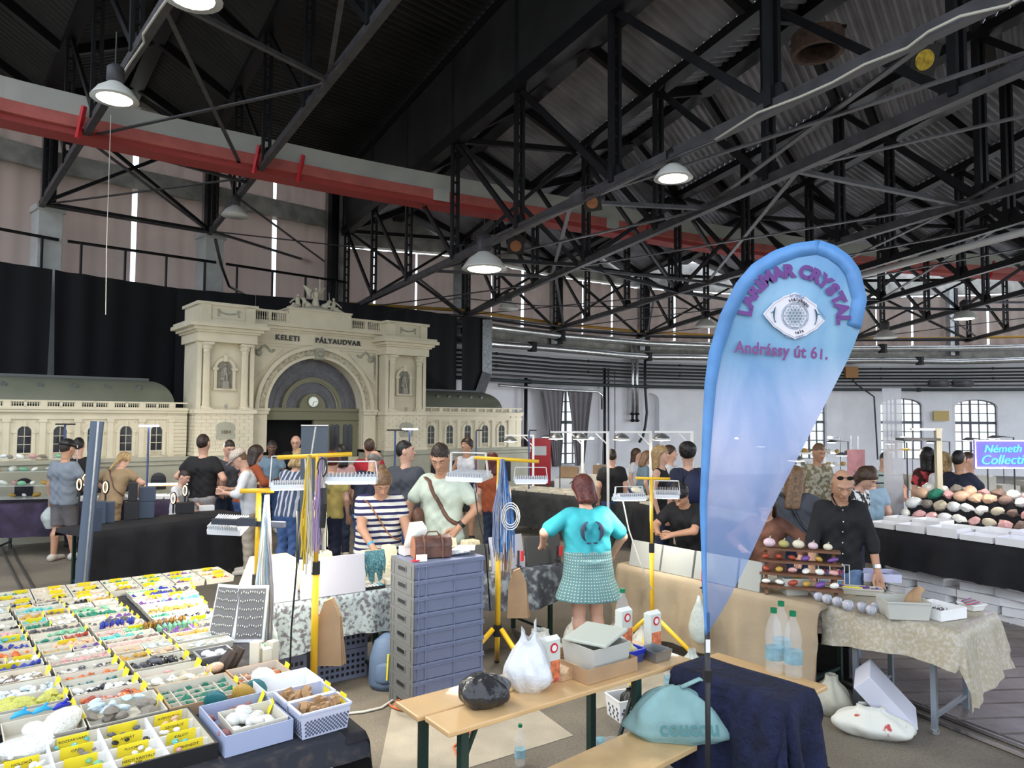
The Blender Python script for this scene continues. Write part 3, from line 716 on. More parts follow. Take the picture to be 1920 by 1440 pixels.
# cables draped along the chords
def cable(label, pts, z, m, r=.012, cat='cable', dz=0.0, name='power_cable'):
 P = [Pz(x, y, z) + UP * (dz + .02 * math.sin(i * 2.1)) for i, (x, y) in enumerate(pts)]
 MB().tube(P, r, 5).build(name, m, smooth=True, label=label, cat=cat)
M_cable_w = mat('white cable', (.62, .60, .52), .5)
cable('white cable snaking along the truss down to the bright lamp', [(320, -10), (300, 20), (268, 62), (270, 80), (240, 125), (222, 150), (224, 164)], 6.55, M_cable_w, .014)
cable('white cable looped along the truss with the gold disc', [(1340, 262), (1420, 215), (1500, 178), (1560, 155), (1620, 125), (1700, 86), (1740, 60), (1800, 35), (1890, 5), (1960, -30)], 5.06, M_cable_w, .012)
cable('grey cable bundle along the nearer half of the roof step truss', [(935, 445), (1000, 418), (1090, 378), (1180, 335), (1260, 300), (1340, 262)], 5.04, M_grey_steel, .02)
cable('black cable strung between far pendant lamps', [(700, 590), (860, 560), (1010, 572), (1150, 575), (1290, 580)], 4.6, M_black, .012)
p0 = Pz(208, 215, 6.5); MB().tube([p0, Vector((p0.x, p0.y, 4.6)), Vector((p0.x + .02, p0.y, 3.6))], .006, 4).build('pull_cord', M_cable_w, label='thin white pull cord hanging below the bright pendant lamp', cat='cord')
q = [Pz(x, y, 5.3) for x, y in ((404, 450), (416, 480), (430, 520), (460, 560))]; MB().tube([q[0], q[1] - UP * .2, q[2] - UP * .2, q[3] + UP * .1], .03).build('power_cable', M_black, smooth=True, label='thick black cable arcing down beside the farther white pillar', cat='cable')
A_ = Pz(1600, 520, 4.8); B_ = Pz(1960, 424, 4.8); MB().tube([A_, B_], .055, 10).build('white_pipe', mat('white pipe', (.5, .5, .5), .4), smooth=True, label='long straight whitish pipe under the roof beside the flag top', cat='pipe')
# ================================================================ large scale model of a railway station
MS = frame(-5.64, 14.0, 0, math.atan2(.643, .766))
stn = thing('station_model', 'huge cream scale model of a railway station facade with arch and winged statue', 'scale model', M=MS)
def sb(): return MB(MS)
TW = .55; CX = 2.065; ZS = 2.34; RA = 1.11
def tower(cx, nm):
 t = sb()
 t.bx(cx - TW, cx + TW, .0, 1.0, 1.43, 2.27)                       # brick base
 t.bx(cx - TW + .03, cx + TW - .03, .16, 1.0, 2.27, 3.66)
 # front wall pieces around the niche
 t.bx(cx - TW, cx - .47, .02, .16, 2.27, 3.66); t.bx(cx + .47, cx + TW, .02, .16, 2.27, 3.66)
 o = t.build('tower_block', M_stone, stn)
 r = sb()
 r.bx(cx - TW - .05, cx + TW + .05, -.05, 1.05, 2.22, 2.30); r.bx(cx - TW - .03, cx + TW + .03, -.03, 1.03, 1.40, 1.47)
 r.bx(cx - TW - .03, cx + TW + .03, -.06, 1.03, 3.62, 3.80)
 for z0, z1, e_ in ((3.80, 3.84, .07), (3.84, 3.90, .12), (3.90, 3.97, .2), (3.97, 4.03, .16)): r.bx(cx - TW - e_, cx + TW + e_, -.05 - e_, 1.0 + e_, z0, z1)
 r.build('cornice', M_stone, o)
 r = sb(); r.bx(cx - TW + .0, cx + TW - .0, -.02, .95, 4.03, 4.34)
 r.bx(cx - TW - .04, cx + TW + .04, -.06, 1.0, 4.34, 4.40)
 for s_ in (-1, 1): r.bx(cx + s_ * (TW - .12) - .09, cx + s_ * (TW - .12) + .09, -.06, .0, 4.03, 4.36)
 r.bx(cx - .33, cx + .33, -.03, -.01, 4.09, 4.29)
 r.build('attic', M_stone, o)
 g = sb()
 for k in range(9):
  a = (k / 8 - .5) * .34; g.ball((cx + a, -.035, 4.20 - .035 * math.cos(a * 9) + .02), .02, 5)
 for s_ in (-1, 1): g.bar((cx + s_ * .19, -.035, 4.25), (cx + s_ * .2, -.035, 4.13), .03, .02); g.ball((cx + s_ * .19, -.035, 4.25), .03, 6)
 g.build('garland', M_stone_d, o)
 for s_ in (-1, 1):   # fluted columns
  x = cx + s_ * .37
  c = sb(); n = 20
  prof = [(.075, 2.36), (.068, 2.45), (.062, 3.4)]
  vs = []
  for r_, z in prof:
   for k in range(n * 2): a = PI * k / n; rr = r_ * (1 if k % 2 else .88); vs.append((x + rr * math.cos(a), .04 + rr * math.sin(a), z))
  c.add(vs, [(i * n * 2 + k, i * n * 2 + (k + 1) % (n * 2), (i + 1) * n * 2 + (k + 1) % (n * 2), (i + 1) * n * 2 + k) for i in range(2) for k in range(n * 2)])
  c.bx(x - .1, x + .1, -.06, .14, 2.29, 2.33); c.lathe([(.095, 2.33), (.095, 2.36), (.075, 2.38)], (x, .04, 0), 16)
  q = c.build('column', M_stone, o)
  k_ = sb(); k_.lathe([(.062, 3.40), (.075, 3.43), (.068, 3.46), (.09, 3.50), (.085, 3.53), (.115, 3.58)], (x, .04, 0), 16); k_.bx(x - .11, x + .11, -.07, .15, 3.57, 3.61)
  for a in range(8): k_.ball((x + .085 * math.cos(a * PI / 4), .04 + .085 * math.sin(a * PI / 4), 3.50), .018, 5)
  k_.build('capital', M_stone, o)
 # niche surround, recess, statue
 nn = sb(); 
 A = arch_pts(cx - .15, cx + .15, 3.12, .15, 12)
 B = arch_pts(cx - .21, cx + .21, 3.12, .21, 12)
 ring = [(cx - .15, 2.72)] + A + [(cx + .15, 2.72)]; rout = [(cx - .21, 2.72)] + B + [(cx + .21, 2.72)]
 for i in range(len(ring) - 1):
  for y in (.10,):
   nn.add([(ring[i][0], y, ring[i][1]), (ring[i + 1][0], y, ring[i + 1][1]), (rout[i + 1][0], y, rout[i + 1][1]), (rout[i][0], y, rout[i][1])], [(0, 1, 2, 3)])
  nn.add([(rout[i][0], .1, rout[i][1]), (rout[i + 1][0], .1, rout[i + 1][1]), (rout[i + 1][0], .17, rout[i + 1][1]), (rout[i][0], .17, rout[i][1])], [(0, 1, 2, 3)])
  nn.add([(ring[i][0], .1, ring[i][1]), (ring[i + 1][0], .1, ring[i + 1][1]), (ring[i + 1][0], .158, ring[i + 1][1]), (ring[i][0], .158, ring[i][1])], [(0, 1, 2, 3)])
 nn.bx(cx - .24, cx - .13, .08, .16, 3.08, 3.13); nn.bx(cx + .13, cx + .24, .08, .16, 3.08, 3.13); nn.bx(cx - .035, cx + .035, .06, .15, 3.25, 3.36); nn.bx(cx - .22, cx + .22, .08, .16, 2.68, 2.72)
 nn.build('niche_surround', M_stone, o)
 nb = sb(); nb.prism([(x, z) for x, z in ring], .148, .156); nb.build('niche_back', mat('dull niche plaster', (.30, .28, .22), .85), o)
 stt = sb(); stt.bx(cx - .075, cx + .075, .02, .14, 2.72, 2.74); stt.bx(cx - .06, cx + .06, .03, .13, 2.74, 2.86)
 stt.tube([(cx - .025, .08, 2.86), (cx - .028, .08, 2.97), (cx - .01, .08, 3.04), (cx, .08, 3.12), (cx, .08, 3.15)], [.022, .022, .04, .045, .02], 8)
 stt.tube([(cx + .03, .07, 2.86), (cx + .028, .07, 2.97), (cx + .01, .08, 3.04)], [.02, .024, .035], 8)
 stt.ball((cx, .075, 3.185), .026, 6); stt.tube([(cx + .04, .08, 3.11), (cx + .075, .06, 3.03), (cx + .05, .04, 2.99)], .013, 6); stt.tube([(cx - .04, .08, 3.11), (cx - .07, .07, 3.02), (cx - .06, .05, 2.95)], .013, 6)
 stt.tube([(cx, .11, 3.13), (cx - .02, .12, 2.95), (cx - .03, .12, 2.87)], [.04, .05, .06], 8)
 stt.build('niche_statue', mat('grey statue plaster', (.33, .31, .26), .8), o)
 u = sb(); u.lathe([(.02, 2.30), (.012, 2.33), (.035, 2.36), (.03, 2.40), (.0, 2.41)], (cx, -.0, 0), 10); u.build('urn', M_stone_d, o)
 # rusticated courses
 bk = sb(); z = 1.48; row = 0
 while z < 2.2:
  x = cx - TW + .0
  off_ = .09 if row % 2 else 0
  n = 6
  for k in range(-1, n):
   a = max(cx - TW, cx - TW + k * .183 + off_ + .004); b = min(cx + TW, cx - TW + (k + 1) * .183 + off_ - .004)
   if b - a > .03: bk.bx(a, b, -.012, .0, z, z + .062)
  for k in range(5):
   bk.bx(cx - TW - .012, cx - TW, .02 + k * .19, .2 + k * .19, z, z + .062)
  z += .070; row += 1
 bk.build('rusticated_stones', M_stone, o)
 pq = sb(); pq.prism([(cx - .17, 1.72), (cx + .17, 1.72), (cx + .17, 2.0), (cx + .1, 2.04), (cx, 2.06), (cx - .1, 2.04), (cx - .17, 2.0)], -.035, -.012); pq.bx(cx - .11, cx + .11, -.045, -.035, 1.79, 1.93)
 q = pq.build('year_plaque', M_stone_d, o)
 tx = sb(); tx.M = None; text_on(tx, '1884', .1, basis(MS @ Vector((cx, -.05, 1.825)), MS.to_3x3() @ Vector((1, 0, 0)), UP), off=.002, extr=.003); tx.build('year_numerals', mat('brown lettering', (.16, .13, .09), .7), q)
 return o
tower(0, 'l'); tower(2 * CX, 'r')
# central wall with the great arch
c = sb(); y = .38; x0, x1 = TW, 2 * CX - TW
A = arch_pts(CX - RA, CX + RA, ZS, RA, 40)
c.bx(x0, CX - RA, y, 1.0, 1.43, ZS); c.bx(CX + RA, x1, y, 1.0, 1.43, ZS)
for i in range(len(A) - 1):
 (a0, b0), (a1, b1) = A[i], A[i + 1]
 c.add([(a0, y, b0), (a1, y, b1), (a1, y, 3.72), (a0, y, 3.72)], [(0, 1, 2, 3)])
 c.add([(a0, y, b0), (a1, y, b1), (a1, .8, b1), (a0, .8, b0)], [(0, 1, 2, 3)])
c.add([(x0, y, ZS), (CX - RA, y, ZS), (CX - RA, y, 3.72), (x0, y, 3.72)], [(0, 1, 2, 3)]); c.add([(CX + RA, y, ZS), (x1, y, ZS), (x1, y, 3.72), (CX + RA, y, 3.72)], [(0, 1, 2, 3)])
c.bx(x0, x1, y - .03, 1.0, 3.72, 3.98)
cw = c.build('central_wall', M_stone, stn)
def arc_band(r0_, r1_, y0, y1, n=40, x=CX, z=ZS, a0=0, a1=PI):
 P = [[], [], [], []]
 for i in range(n + 1):
  a = a0 + (a1 - a0) * i / n
  for k, (r_, yy) in enumerate(((r0_, y0), (r1_, y0), (r1_, y1), (r0_, y1))): P[k].append((x - r_ * math.cos(a), yy, z + r_ * math.sin(a)))
 m = sb(); m.grid(P + [P[0]]); return m
arc_band(RA, 1.17, .30, .40).build('inner_archivolt', M_stone, cw)
arc_band(1.17, 1.30, .34, .40).build('carved_archivolt', mat('carved frieze', (.50, .455, .33), .85, var=.35, scale=22, bump=1.0, bscale=28), cw)
arc_band(1.30, 1.38, .28, .40).build('outer_archivolt', M_stone, cw)
k = sb(); k.bx(CX - .09, CX + .09, .22, .4, ZS + 1.08, ZS + 1.33); k.ball((CX, .2, ZS + 1.2), .06, 8); k.build('keystone', M_stone_d, cw)
for s_ in (-1, 1):
 m = sb(); X = lambda d: CX + s_ * d
 for i in range(14):
  a = i / 13; m.ball((X(1.40 - .42 * a), .365, 3.60 - .06 * math.sin(a * 9)), .028, 5); m.ball((X(1.42), .365, 3.55 - .5 * a), .026 * (1 - a * .4), 5)
 m.ball((X(1.3), .36, 3.50), .07, 8); m.build('spandrel_carving', M_stone_d, cw)
 m = sb(); m.bx(X(1.46) - .012, X(1.46) + .012, .35, .38, 2.8, 3.66); m.bx(min(X(1.47), X(.55)), max(X(1.47), X(.55)), .35, .38, 3.655, 3.675); m.bar((X(1.46), .365, 2.85), (X(.75), .365, 3.62), .02, .012, up=(0, 1, 0)) ; m.build('spandrel_moulding', M_stone, cw)
 m = sb(); a, b = sorted((X(1.10), X(1.44))); m.bx(a, b, .26, .4, ZS - .12, ZS - .02); m.bx(a + .02, b - .02, .3, .4, 1.43, ZS - .12); m.bx(a - .02, b + .02, .24, .4, ZS - .05, ZS); m.build('impost_pier', M_stone, cw)
m = sb()
for z0, z1, e_ in ((3.98, 4.02, .07), (4.02, 4.08, .13), (4.08, 4.15, .2)): m.bx(x0, x1, y - e_, 1.0, z0, z1)
m.build('main_cornice', M_stone, cw)
m = sb(); m.bx(CX - .72, CX + .72, .2, .9, 4.15, 4.46); m.bx(CX - .74, CX + .74, .18, .92, 4.46, 4.50); m.build('statue_plinth', M_stone, cw)
for s_ in (-1, 1):
 m = sb(); a, b = sorted((CX + s_ * .74, CX + s_ * (CX - TW))); m.bx(a, b, .25, .33, 4.15, 4.19); m.bx(a, b, .25, .33, 4.36, 4.41)
 n = 16
 for i in range(n + 1):
  x = a + (b - a) * i / n
  if i % 8 == 0: m.bx(x - .03, x + .03, .24, .34, 4.15, 4.38)
  else: m.lathe([(.008, 4.19), (.016, 4.24), (.008, 4.3), (.012, 4.36)], (x, .29, 0), 6)
 m.build('balustrade', M_stone, cw)
tx = sb(); tx.M = None
xd = MS.to_3x3() @ Vector((1, 0, 0))
text_on(tx, 'KELETI', .155, basis(MS @ Vector((CX - .70, .335, 3.80)), xd, UP), off=.004, extr=.012, space=1.18)
text_on(tx, 'PÁLYAUDVAR', .155, basis(MS @ Vector((CX + .48, .335, 3.80)), xd, UP), off=.004, extr=.012, space=1.18)
tx.build('station_lettering', mat('dark bronze letters', (.05, .05, .045), .5), cw)
# fan window
g = sb(); g.prism([(CX - RA * math.cos(PI * i / 40), ZS + RA * math.sin(PI * i / 40)) for i in range(41)], .66, .68); g.build('fan_glass', mat('smoky lilac glazing', (.13, .125, .15), .25, var=.3, scale=6), cw)
m = sb()
for i in range(1, 72):
 a = PI * i / 72; m.bar((CX - .72 * math.cos(a), .64, ZS + .72 * math.sin(a)), (CX - RA * math.cos(a), .64, ZS + RA * math.sin(a)), .007, .007)
for i in range(1, 48):
 a = PI * i / 48; m.bar((CX - .3 * math.cos(a), .64, ZS + .3 * math.sin(a)), (CX - .6 * math.cos(a), .64, ZS + .6 * math.sin(a)), .006, .006)
for r_ in (.85, .98, .4, .5):
 for i in range(40):
  a0, a1 = PI * i / 40, PI * (i + 1) / 40; m.bar((CX - r_ * math.cos(a0), .64, ZS + r_ * math.sin(a0)), (CX - r_ * math.cos(a1), .64, ZS + r_ * math.sin(a1)), .009, .009)
m.build('fan_glazing_bars', mat('grey glazing bars', (.19, .19, .17), .5), cw)
M_olive = mat('olive paint', (.20, .19, .115), .6)
arc_band(.62, .70, .56, .66).build('fan_rib', M_olive, cw); arc_band(.60, .64, .60, .66).build('fan_inner_rib', M_stone_d, cw)
m = sb(); m.prism([(CX - .30 * math.cos(PI * i / 24), ZS + .02 + .32 * math.sin(PI * i / 24)) for i in range(25)], .56, .66); dc = m.build('clock_dormer', M_olive, cw)
m = sb(); m.tube([(CX, .55, ZS + .16), (CX, .53, ZS + .16)], .125, 24); m.build('clock_rim', M_olive, dc)
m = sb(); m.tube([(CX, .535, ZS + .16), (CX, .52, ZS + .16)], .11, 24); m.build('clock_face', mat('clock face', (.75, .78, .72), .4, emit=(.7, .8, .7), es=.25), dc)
m = sb(); m.bar((CX, .515, ZS + .16), (CX - .02, .515, ZS + .08), .01, .006, up=(0, 1, 0)); m.bar((CX, .515, ZS + .16), (CX + .08, .515, ZS + .17), .008, .006, up=(0, 1, 0))
for i in range(12): m.bar((CX + .085 * math.sin(i * PI / 6), .516, ZS + .16 + .085 * math.cos(i * PI / 6)), (CX + .1 * math.sin(i * PI / 6), .516, ZS + .16 + .1 * math.cos(i * PI / 6)), .007, .005, up=(0, 1, 0))
m.build('clock_hands', M_black, dc)
m = sb(); m.bx(CX - RA, CX + RA, .5, .72, ZS - .05, ZS + .02); m.bx(CX - RA, CX + RA, .54, .7, ZS - .2, ZS - .05); m.bx(CX - RA, CX + RA, .5, .72, ZS - .24, ZS - .2); m.build('transom', M_olive, cw)
m = sb(); a, b = CX + .03, CX + RA; m.bx(a, b, .56, .66, 1.2, ZS - .24); dd = m.build('glazed_door', M_olive, cw)
for i in range(6):
 x = a + .09 + i * (b - a - .1) / 6 + (.02 if i % 2 == 0 else -.02); m = sb(); A = arch_pts(x - .055, x + .055, 1.95, .055, 8); m.prism([(x - .055, 1.3)] + A + [(x + .055, 1.3)], .545, .556); m.build('door_pane', M_darkglass, dd)
m = sb(); m.bx(a, b, .5, .56, 1.16, 1.26)
for i in range(30): m.bx(a + i * (b - a) / 30, a + i * (b - a) / 30 + .012, .49, .5, 1.17, 1.25)
m.build('door_balustrade', M_stone, dd)
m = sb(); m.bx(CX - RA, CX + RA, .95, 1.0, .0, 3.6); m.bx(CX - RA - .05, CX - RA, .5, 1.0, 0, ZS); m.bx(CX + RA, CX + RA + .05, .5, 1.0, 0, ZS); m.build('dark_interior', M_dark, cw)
# plinth under everything
m = sb(); m.bx(-5.2, CX - RA, .12, 1.6, 0, 1.36); m.bx(CX + RA, 8.1, .12, 1.6, 0, 1.36); m.bx(CX, CX + RA, .4, .9, 0, 1.18)
m.bx(-.62, .62, -.08, .3, 0, 1.36); m.bx(2 * CX - .62, 2 * CX + .62, -.08, .3, 0, 1.36)
pn = m.build('stone_plinth', M_stone_d, stn)
m = sb(); m.bx(-5.2, -.62, .08, .13, 1.25, 1.33); m.bx(2 * CX + .62, 8.1, .08, .13, 1.25, 1.33); m.bx(-5.2, -.62, .04, .13, 1.33, 1.40); m.bx(2 * CX + .62, 8.1, .04, .13, 1.33, 1.40)
m.bx(-.66, .66, -.12, .0, 1.30, 1.40); m.bx(2 * CX - .66, 2 * CX + .66, -.12, .0, 1.30, 1.40); m.build('plinth_moulding', M_stone_d, pn)
for i in range(8):
 x = -1.16 - .52 * i
 if x < -4.6: continue
 m = sb(); A = arch_pts(x - .13, x + .13, .98, .13, 10); m.prism([(x - .13, .8)] + A + [(x + .13, .8)], .10, .12); m.build('basement_window', M_darkglass, pn)
for i in range(5):
 x = 5.05 + .56 * i; m = sb(); A = arch_pts(x - .13, x + .13, .98, .13, 10); m.prism([(x - .13, .5)] + A + [(x + .13, .5)], .10, .12); m.build('basement_window', M_darkglass, pn)
# wings
def wing(xa, xb, first, step, n, roof_a, roof_b, lab):
 y = .36; m = sb(); a, b = min(xa, xb), max(xa, xb)
 m.bx(a, b, y, 1.6, 1.36, 2.30); wg = m.build('wing_block', M_stone, stn)
 m = sb(); m.bx(a, b, y - .03, 1.62, 2.10, 2.16); m.bx(a, b, y - .07, 1.64, 2.22, 2.27); m.bx(a, b, y - .1, 1.66, 2.27, 2.31); m.build('wing_cornice', M_stone, wg)
 m = sb(); m.bx(a, b, y - .04, y + .02, 2.31, 2.325); m.bx(a, b, y - .04, y + .02, 2.40, 2.43)
 for i in range(n + 1):
  x = first + step * (i - .5); m.bx(x - .05, x + .05, y - .05, y + .04, 2.31, 2.43); m.bx(x + step / 2 - .02, x + step / 2 + .02, y - .04, y + .03, 2.31, 2.42)
  if i < n:
   for k in range(18): q = x + .06 + (step - .12) * k / 17; m.bx(q - .005, q + .005, y - .02, y, 2.325, 2.40)
 m.build('wing_balustrade', M_stone, wg)
 for i in range(n):
  x = first + step * i
  m = sb(); A = arch_pts(x - .095, x + .095, 1.88, .095, 10); m.prism([(x - .095, 1.52)] + A + [(x + .095, 1.52)], y - .012, y); w_ = m.build('wing_window', M_darkglass, wg)
  m = sb(); A1 = arch_pts(x - .10, x + .10, 1.88, .10, 12); A2 = arch_pts(x - .155, x + .155, 1.88, .155, 12)
  for j in range(12):
   m.add([(A1[j][0], y - .03, A1[j][1]), (A1[j + 1][0], y - .03, A1[j + 1][1]), (A2[j + 1][0], y - .03, A2[j + 1][1]), (A2[j][0], y - .03, A2[j][1])], [(0, 1, 2, 3)])
   m.add([(A2[j][0], y - .03, A2[j][1]), (A2[j + 1][0], y - .03, A2[j + 1][1]), (A2[j + 1][0], y, A2[j + 1][1]), (A2[j][0], y, A2[j][1])], [(0, 1, 2, 3)])
  for s_ in (-1, 1): m.bx(x + s_ * .128 - .028, x + s_ * .128 + .028, y - .03, y, 1.42, 1.86); m.bx(x + s_ * .14 - .04, x + s_ * .14 + .04, y - .04, y, 1.86, 1.89)
  m.bx(x - .025, x + .025, y - .05, y, 1.97, 2.07)
  m.build('window_surround', M_stone, w_)
  m = sb(); m.bx(x - .004, x + .004, y - .02, y - .012, 1.52, 1.96); m.bx(x - .09, x + .09, y - .02, y - .012, 1.80, 1.81); m.bx(x - .09, x + .09, y - .02, y - .012, 1.66, 1.668)
  for k in range(9): m.bx(x - .09 + k * .0225 - .004, x - .09 + k * .0225 + .004, y - .03, y - .02, 1.43, 1.51)
  m.bx(x - .1, x + .1, y - .032, y - .015, 1.505, 1.52); m.build('window_bars', M_stone, w_)
  m = sb(); q = x + step / 2
  for q in ((x - step / 2, x + step / 2) if i == 0 else (x + step / 2,)):
   m.bx(q - .045, q + .045, y - .035, y, 1.40, 2.10); m.bx(q - .06, q + .06, y - .05, y, 2.05, 2.11); m.bx(q - .06, q + .06, y - .05, y, 1.38, 1.44)
  m.ball((x - .16, y - .005, 2.05), .018, 5); m.ball((x + .16, y - .005, 2.05), .018, 5)
  m.build('pilaster', M_stone, wg)
 # vaulted roof with rounded hips
 R = []; ra, rb = roof_a, roof_b; N = 24
 for j in range(13):
  v = j / 12; ang = v * PI / 2; yy = .62 + .55 * (1 - math.cos(ang)) * 1.0; z = 2.36 + .50 * math.sin(ang)
  ins = .38 * (1 - math.cos(ang)); R.append([(ra + ins + (rb - ra - 2 * ins) * i / N, yy, z) for i in range(N + 1)])
 m = sb(); m.grid(R)
 for s_ in (0, -1):
  P = [r[s_] for r in R]; m.add([p for p in P] + [(p[0], 1.9, p[2]) for p in P], [(j, j + 1, 13 + j + 1, 13 + j) for j in range(12)])
 m.bx(ra + .38, rb - .38, 1.17, 1.9, 2.84, 2.86)
 rf = m.build('wing_roof', M_roofgreen, wg, smooth=True)
 m = sb(); m.bx(ra + .36, rb - .36, 1.12, 1.3, 2.86, 2.91); m.build('ridge_moulding', M_lead, rf)
 nd = 5
 for k in range(nd):
  x = ra + .62 + (rb - ra - 1.24) * k / (nd - 1)
  m = sb(); yy = .62 + .55 * (1 - math.cos(.75)) - .03; z = 2.36 + .5 * math.sin(.75); m.tube([(x, yy, z), (x, yy + .12, z + .02)], .045, 10); m.build('round_dormer', M_lead, rf)
wing(-.62, -5.2, -1.16, -.52, 8, -4.15, -.78, 'l'); wing(2 * CX + .62, 8.0, 5.05, .56, 5, 4.9, 7.55, 'r')
m = sb()
z = 1.42
while z < 2.2:
 for k in range(2): m.bx(7.62 + k * .19, 7.79 + k * .19, .34, .36, z, z + .062)
 m.bx(-.98, -.62, .34, .36, z, z + .062); z += .07
m.build('quoin', M_stone, stn)
# winged statue group on the plinth
M_pl = mat('ivory plaster figures', (.66, .61, .48), .6)
m = sb()
def blob(pts, rs, n=8): m.tube(pts, rs, n)
cx, yy, zb = CX, .5, 4.5
m.lathe([(.34, 0), (.3, .04), (.2, .08), (.12, .12)], (cx, yy, zb), 14, sx=1.7, sy=.8)
blob([(cx, yy, zb + .05), (cx - .01, yy, zb + .2), (cx, yy, zb + .33), (cx, yy, zb + .42), (cx, yy, zb + .47)], [.11, .08, .05, .065, .025]); m.ball((cx, yy - .01, zb + .51), .035, 7)
blob([(cx + .05, yy, zb + .43), (cx + .09, yy, zb + .53), (cx + .085, yy, zb + .66)], [.022, .016, .012]); m.ball((cx + .085, yy, zb + .68), .02, 5); m.lathe([(.004, 0), (.02, .05), (0, .08)], (cx + .085, yy, zb + .68), 6)
blob([(cx - .05, yy, zb + .43), (cx - .1, yy - .03, zb + .35), (cx - .08, yy - .06, zb + .28)], [.022, .016, .012])
for s_ in (-1, 1):
 for k in range(9):
  a = k / 8; root = (cx + s_ * (.03 + .08 * a), yy + .05, zb + .44 - .06 * a + .02); tip = (cx + s_ * (.26 - .13 * a), yy + .09, zb + .58 - .28 * a)
  m.bar(root, tip, .03, .012, up=(0, 1, 0))
 # rearing horses
 X = cx + s_ * .2
 blob([(X - s_ * .08, yy, zb + .06), (X, yy - .02, zb + .12), (X + s_ * .08, yy - .03, zb + .2), (X + s_ * .10, yy - .03, zb + .27)], [.07, .085, .05, .035]); blob([(X + s_ * .09, yy - .03, zb + .28), (X + s_ * .15, yy - .05, zb + .24)], [.035, .02])
 blob([(X + s_ * .06, yy - .06, zb + .15), (X + s_ * .14, yy - .08, zb + .14), (X + s_ * .13, yy - .09, zb + .06)], [.03, .02, .014])
 # reclining riders
 X = cx + s_ * .42
 blob([(X - s_ * .02, yy, zb + .08), (X, yy, zb + .17), (X + s_ * .01, yy, zb + .26), (X, yy, zb + .29)], [.07, .05, .055, .02]); m.ball((X, yy - .01, zb + .325), .032, 7)
 blob([(X, yy - .02, zb + .08), (X + s_ * .13, yy - .05, zb + .07), (X + s_ * .26, yy - .05, zb + .02)], [.055, .035, .022]); blob([(X, yy + .03, zb + .1), (X + s_ * .1, yy, zb + .13), (X + s_ * .17, yy, zb + .03)], [.05, .033, .022])
 blob([(X + s_ * .05, yy, zb + .25), (X + s_ * .13, yy - .02, zb + .2), (X + s_ * .19, yy - .03, zb + .14)], [.022, .017, .013])
m.tube([(cx + .33, yy, zb + .1), (cx + .31, yy, zb + .46)], .006, 5)
m.build('statue_group', M_pl, cw, smooth=True)
# ================================================================ people: smooth-blended distance fields meshed with surface nets
def snet(fn, lo, hi, h):
 lo = np.array(lo) - 2 * h; hi = np.array(hi) + 2 * h
 n = np.maximum(((hi - lo) / h).astype(int) + 1, 4)
 ax = [lo[i] + h * np.arange(n[i]) for i in range(3)]
 G = np.stack(np.meshgrid(*ax, indexing='ij'), -1).reshape(-1, 3)
 D = fn(G).reshape(n); I = D < 0
 pos = np.zeros(tuple(n - 1) + (3,)); cnt = np.zeros(tuple(n - 1))
 base = np.stack(np.meshgrid(*[np.arange(k - 1) for k in n], indexing='ij'), -1).astype(float)
 for a in range(3):
  for u in (0, 1):
   for v in (0, 1):
    o = [0, 0, 0]; o[(a + 1) % 3] = u; o[(a + 2) % 3] = v
    s0 = tuple(slice(o[i], o[i] + n[i] - 1) for i in range(3)); o2 = list(o); o2[a] += 1
    s1 = tuple(slice(o2[i], o2[i] + n[i] - 1) for i in range(3))
    A = D[s0]; B = D[s1]; cr = (A < 0) != (B < 0)
    t = np.where(cr, A / np.where(A == B, 1, A - B), 0)
    off_ = np.array(o, float); p = base + off_; p[..., a] += t
    pos += p * cr[..., None]; cnt += cr
 act = cnt > 0; idx = -np.ones(act.shape, int); idx[act] = np.arange(act.sum())
 V = pos[act] / cnt[act][:, None] * h + lo
 Q = []
 for a in range(3):
  b, c = (a + 1) % 3, (a + 2) % 3
  s0 = [slice(None)] * 3; s1 = [slice(None)] * 3; s0[a] = slice(0, n[a] - 1); s1[a] = slice(1, n[a])
  A = I[tuple(s0)]; B = I[tuple(s1)]; cr = A != B
  w_ = np.argwhere(cr); w_ = w_[(w_[:, b] > 0) & (w_[:, c] > 0) & (w_[:, b] < n[b] - 1) & (w_[:, c] < n[c] - 1)]
  if len(w_) == 0: continue
  eb = np.zeros(3, int); eb[b] = 1; ec = np.zeros(3, int); ec[c] = 1
  q = [idx[tuple((w_ - x).T)] for x in (eb + ec, ec, eb * 0, eb)]
  q = np.stack(q, 1); fl_ = A[tuple(w_.T)]
  q[~fl_] = q[~fl_][:, ::-1]; Q.append(q)
 Q = np.concatenate(Q) if Q else np.zeros((0, 4), int)
 return V, Q
def cap(P, a, b, ra, rb):
 a = np.array(a, float); b = np.array(b, float); ba = b - a; pa = P - a
 h = np.clip((pa @ ba) / max(ba @ ba, 1e-12), 0, 1)
 return np.linalg.norm(pa - h[:, None] * ba, axis=1) - (ra + (rb - ra) * h)
def ell(P, c, r):
 r = np.array(r, float); q = (P - np.array(c, float)) / r
 return (np.linalg.norm(q, axis=1) - 1) * r.min()
def smin(a, b, k):
 h = np.clip(0.5 + 0.5 * (b - a) / k, 0, 1)
 return b + (a - b) * h - k * h * (1 - h)
SKIN = {'light': mat('fair skin', (.62, .36, .26), .55, var=.06, scale=9), 'tan': mat('tanned skin', (.50, .27, .17), .55, var=.06, scale=9), 'dark': mat('dark brown skin', (.10, .05, .035), .5)}
HAIR = {}
def hair_m(c):
 return HAIR.setdefault(c, mat('hair ' + c, {'black': (.012, .010, .010), 'brown': (.055, .030, .018), 'dkbrown': (.028, .017, .012), 'blond': (.36, .24, .11), 'red': (.10, .022, .018), 'ltbrown': (.17, .095, .05), 'grey': (.2, .19, .18), 'streak': (.16, .09, .045)}[c], .45, var=.45, scale=40, bump=.4))
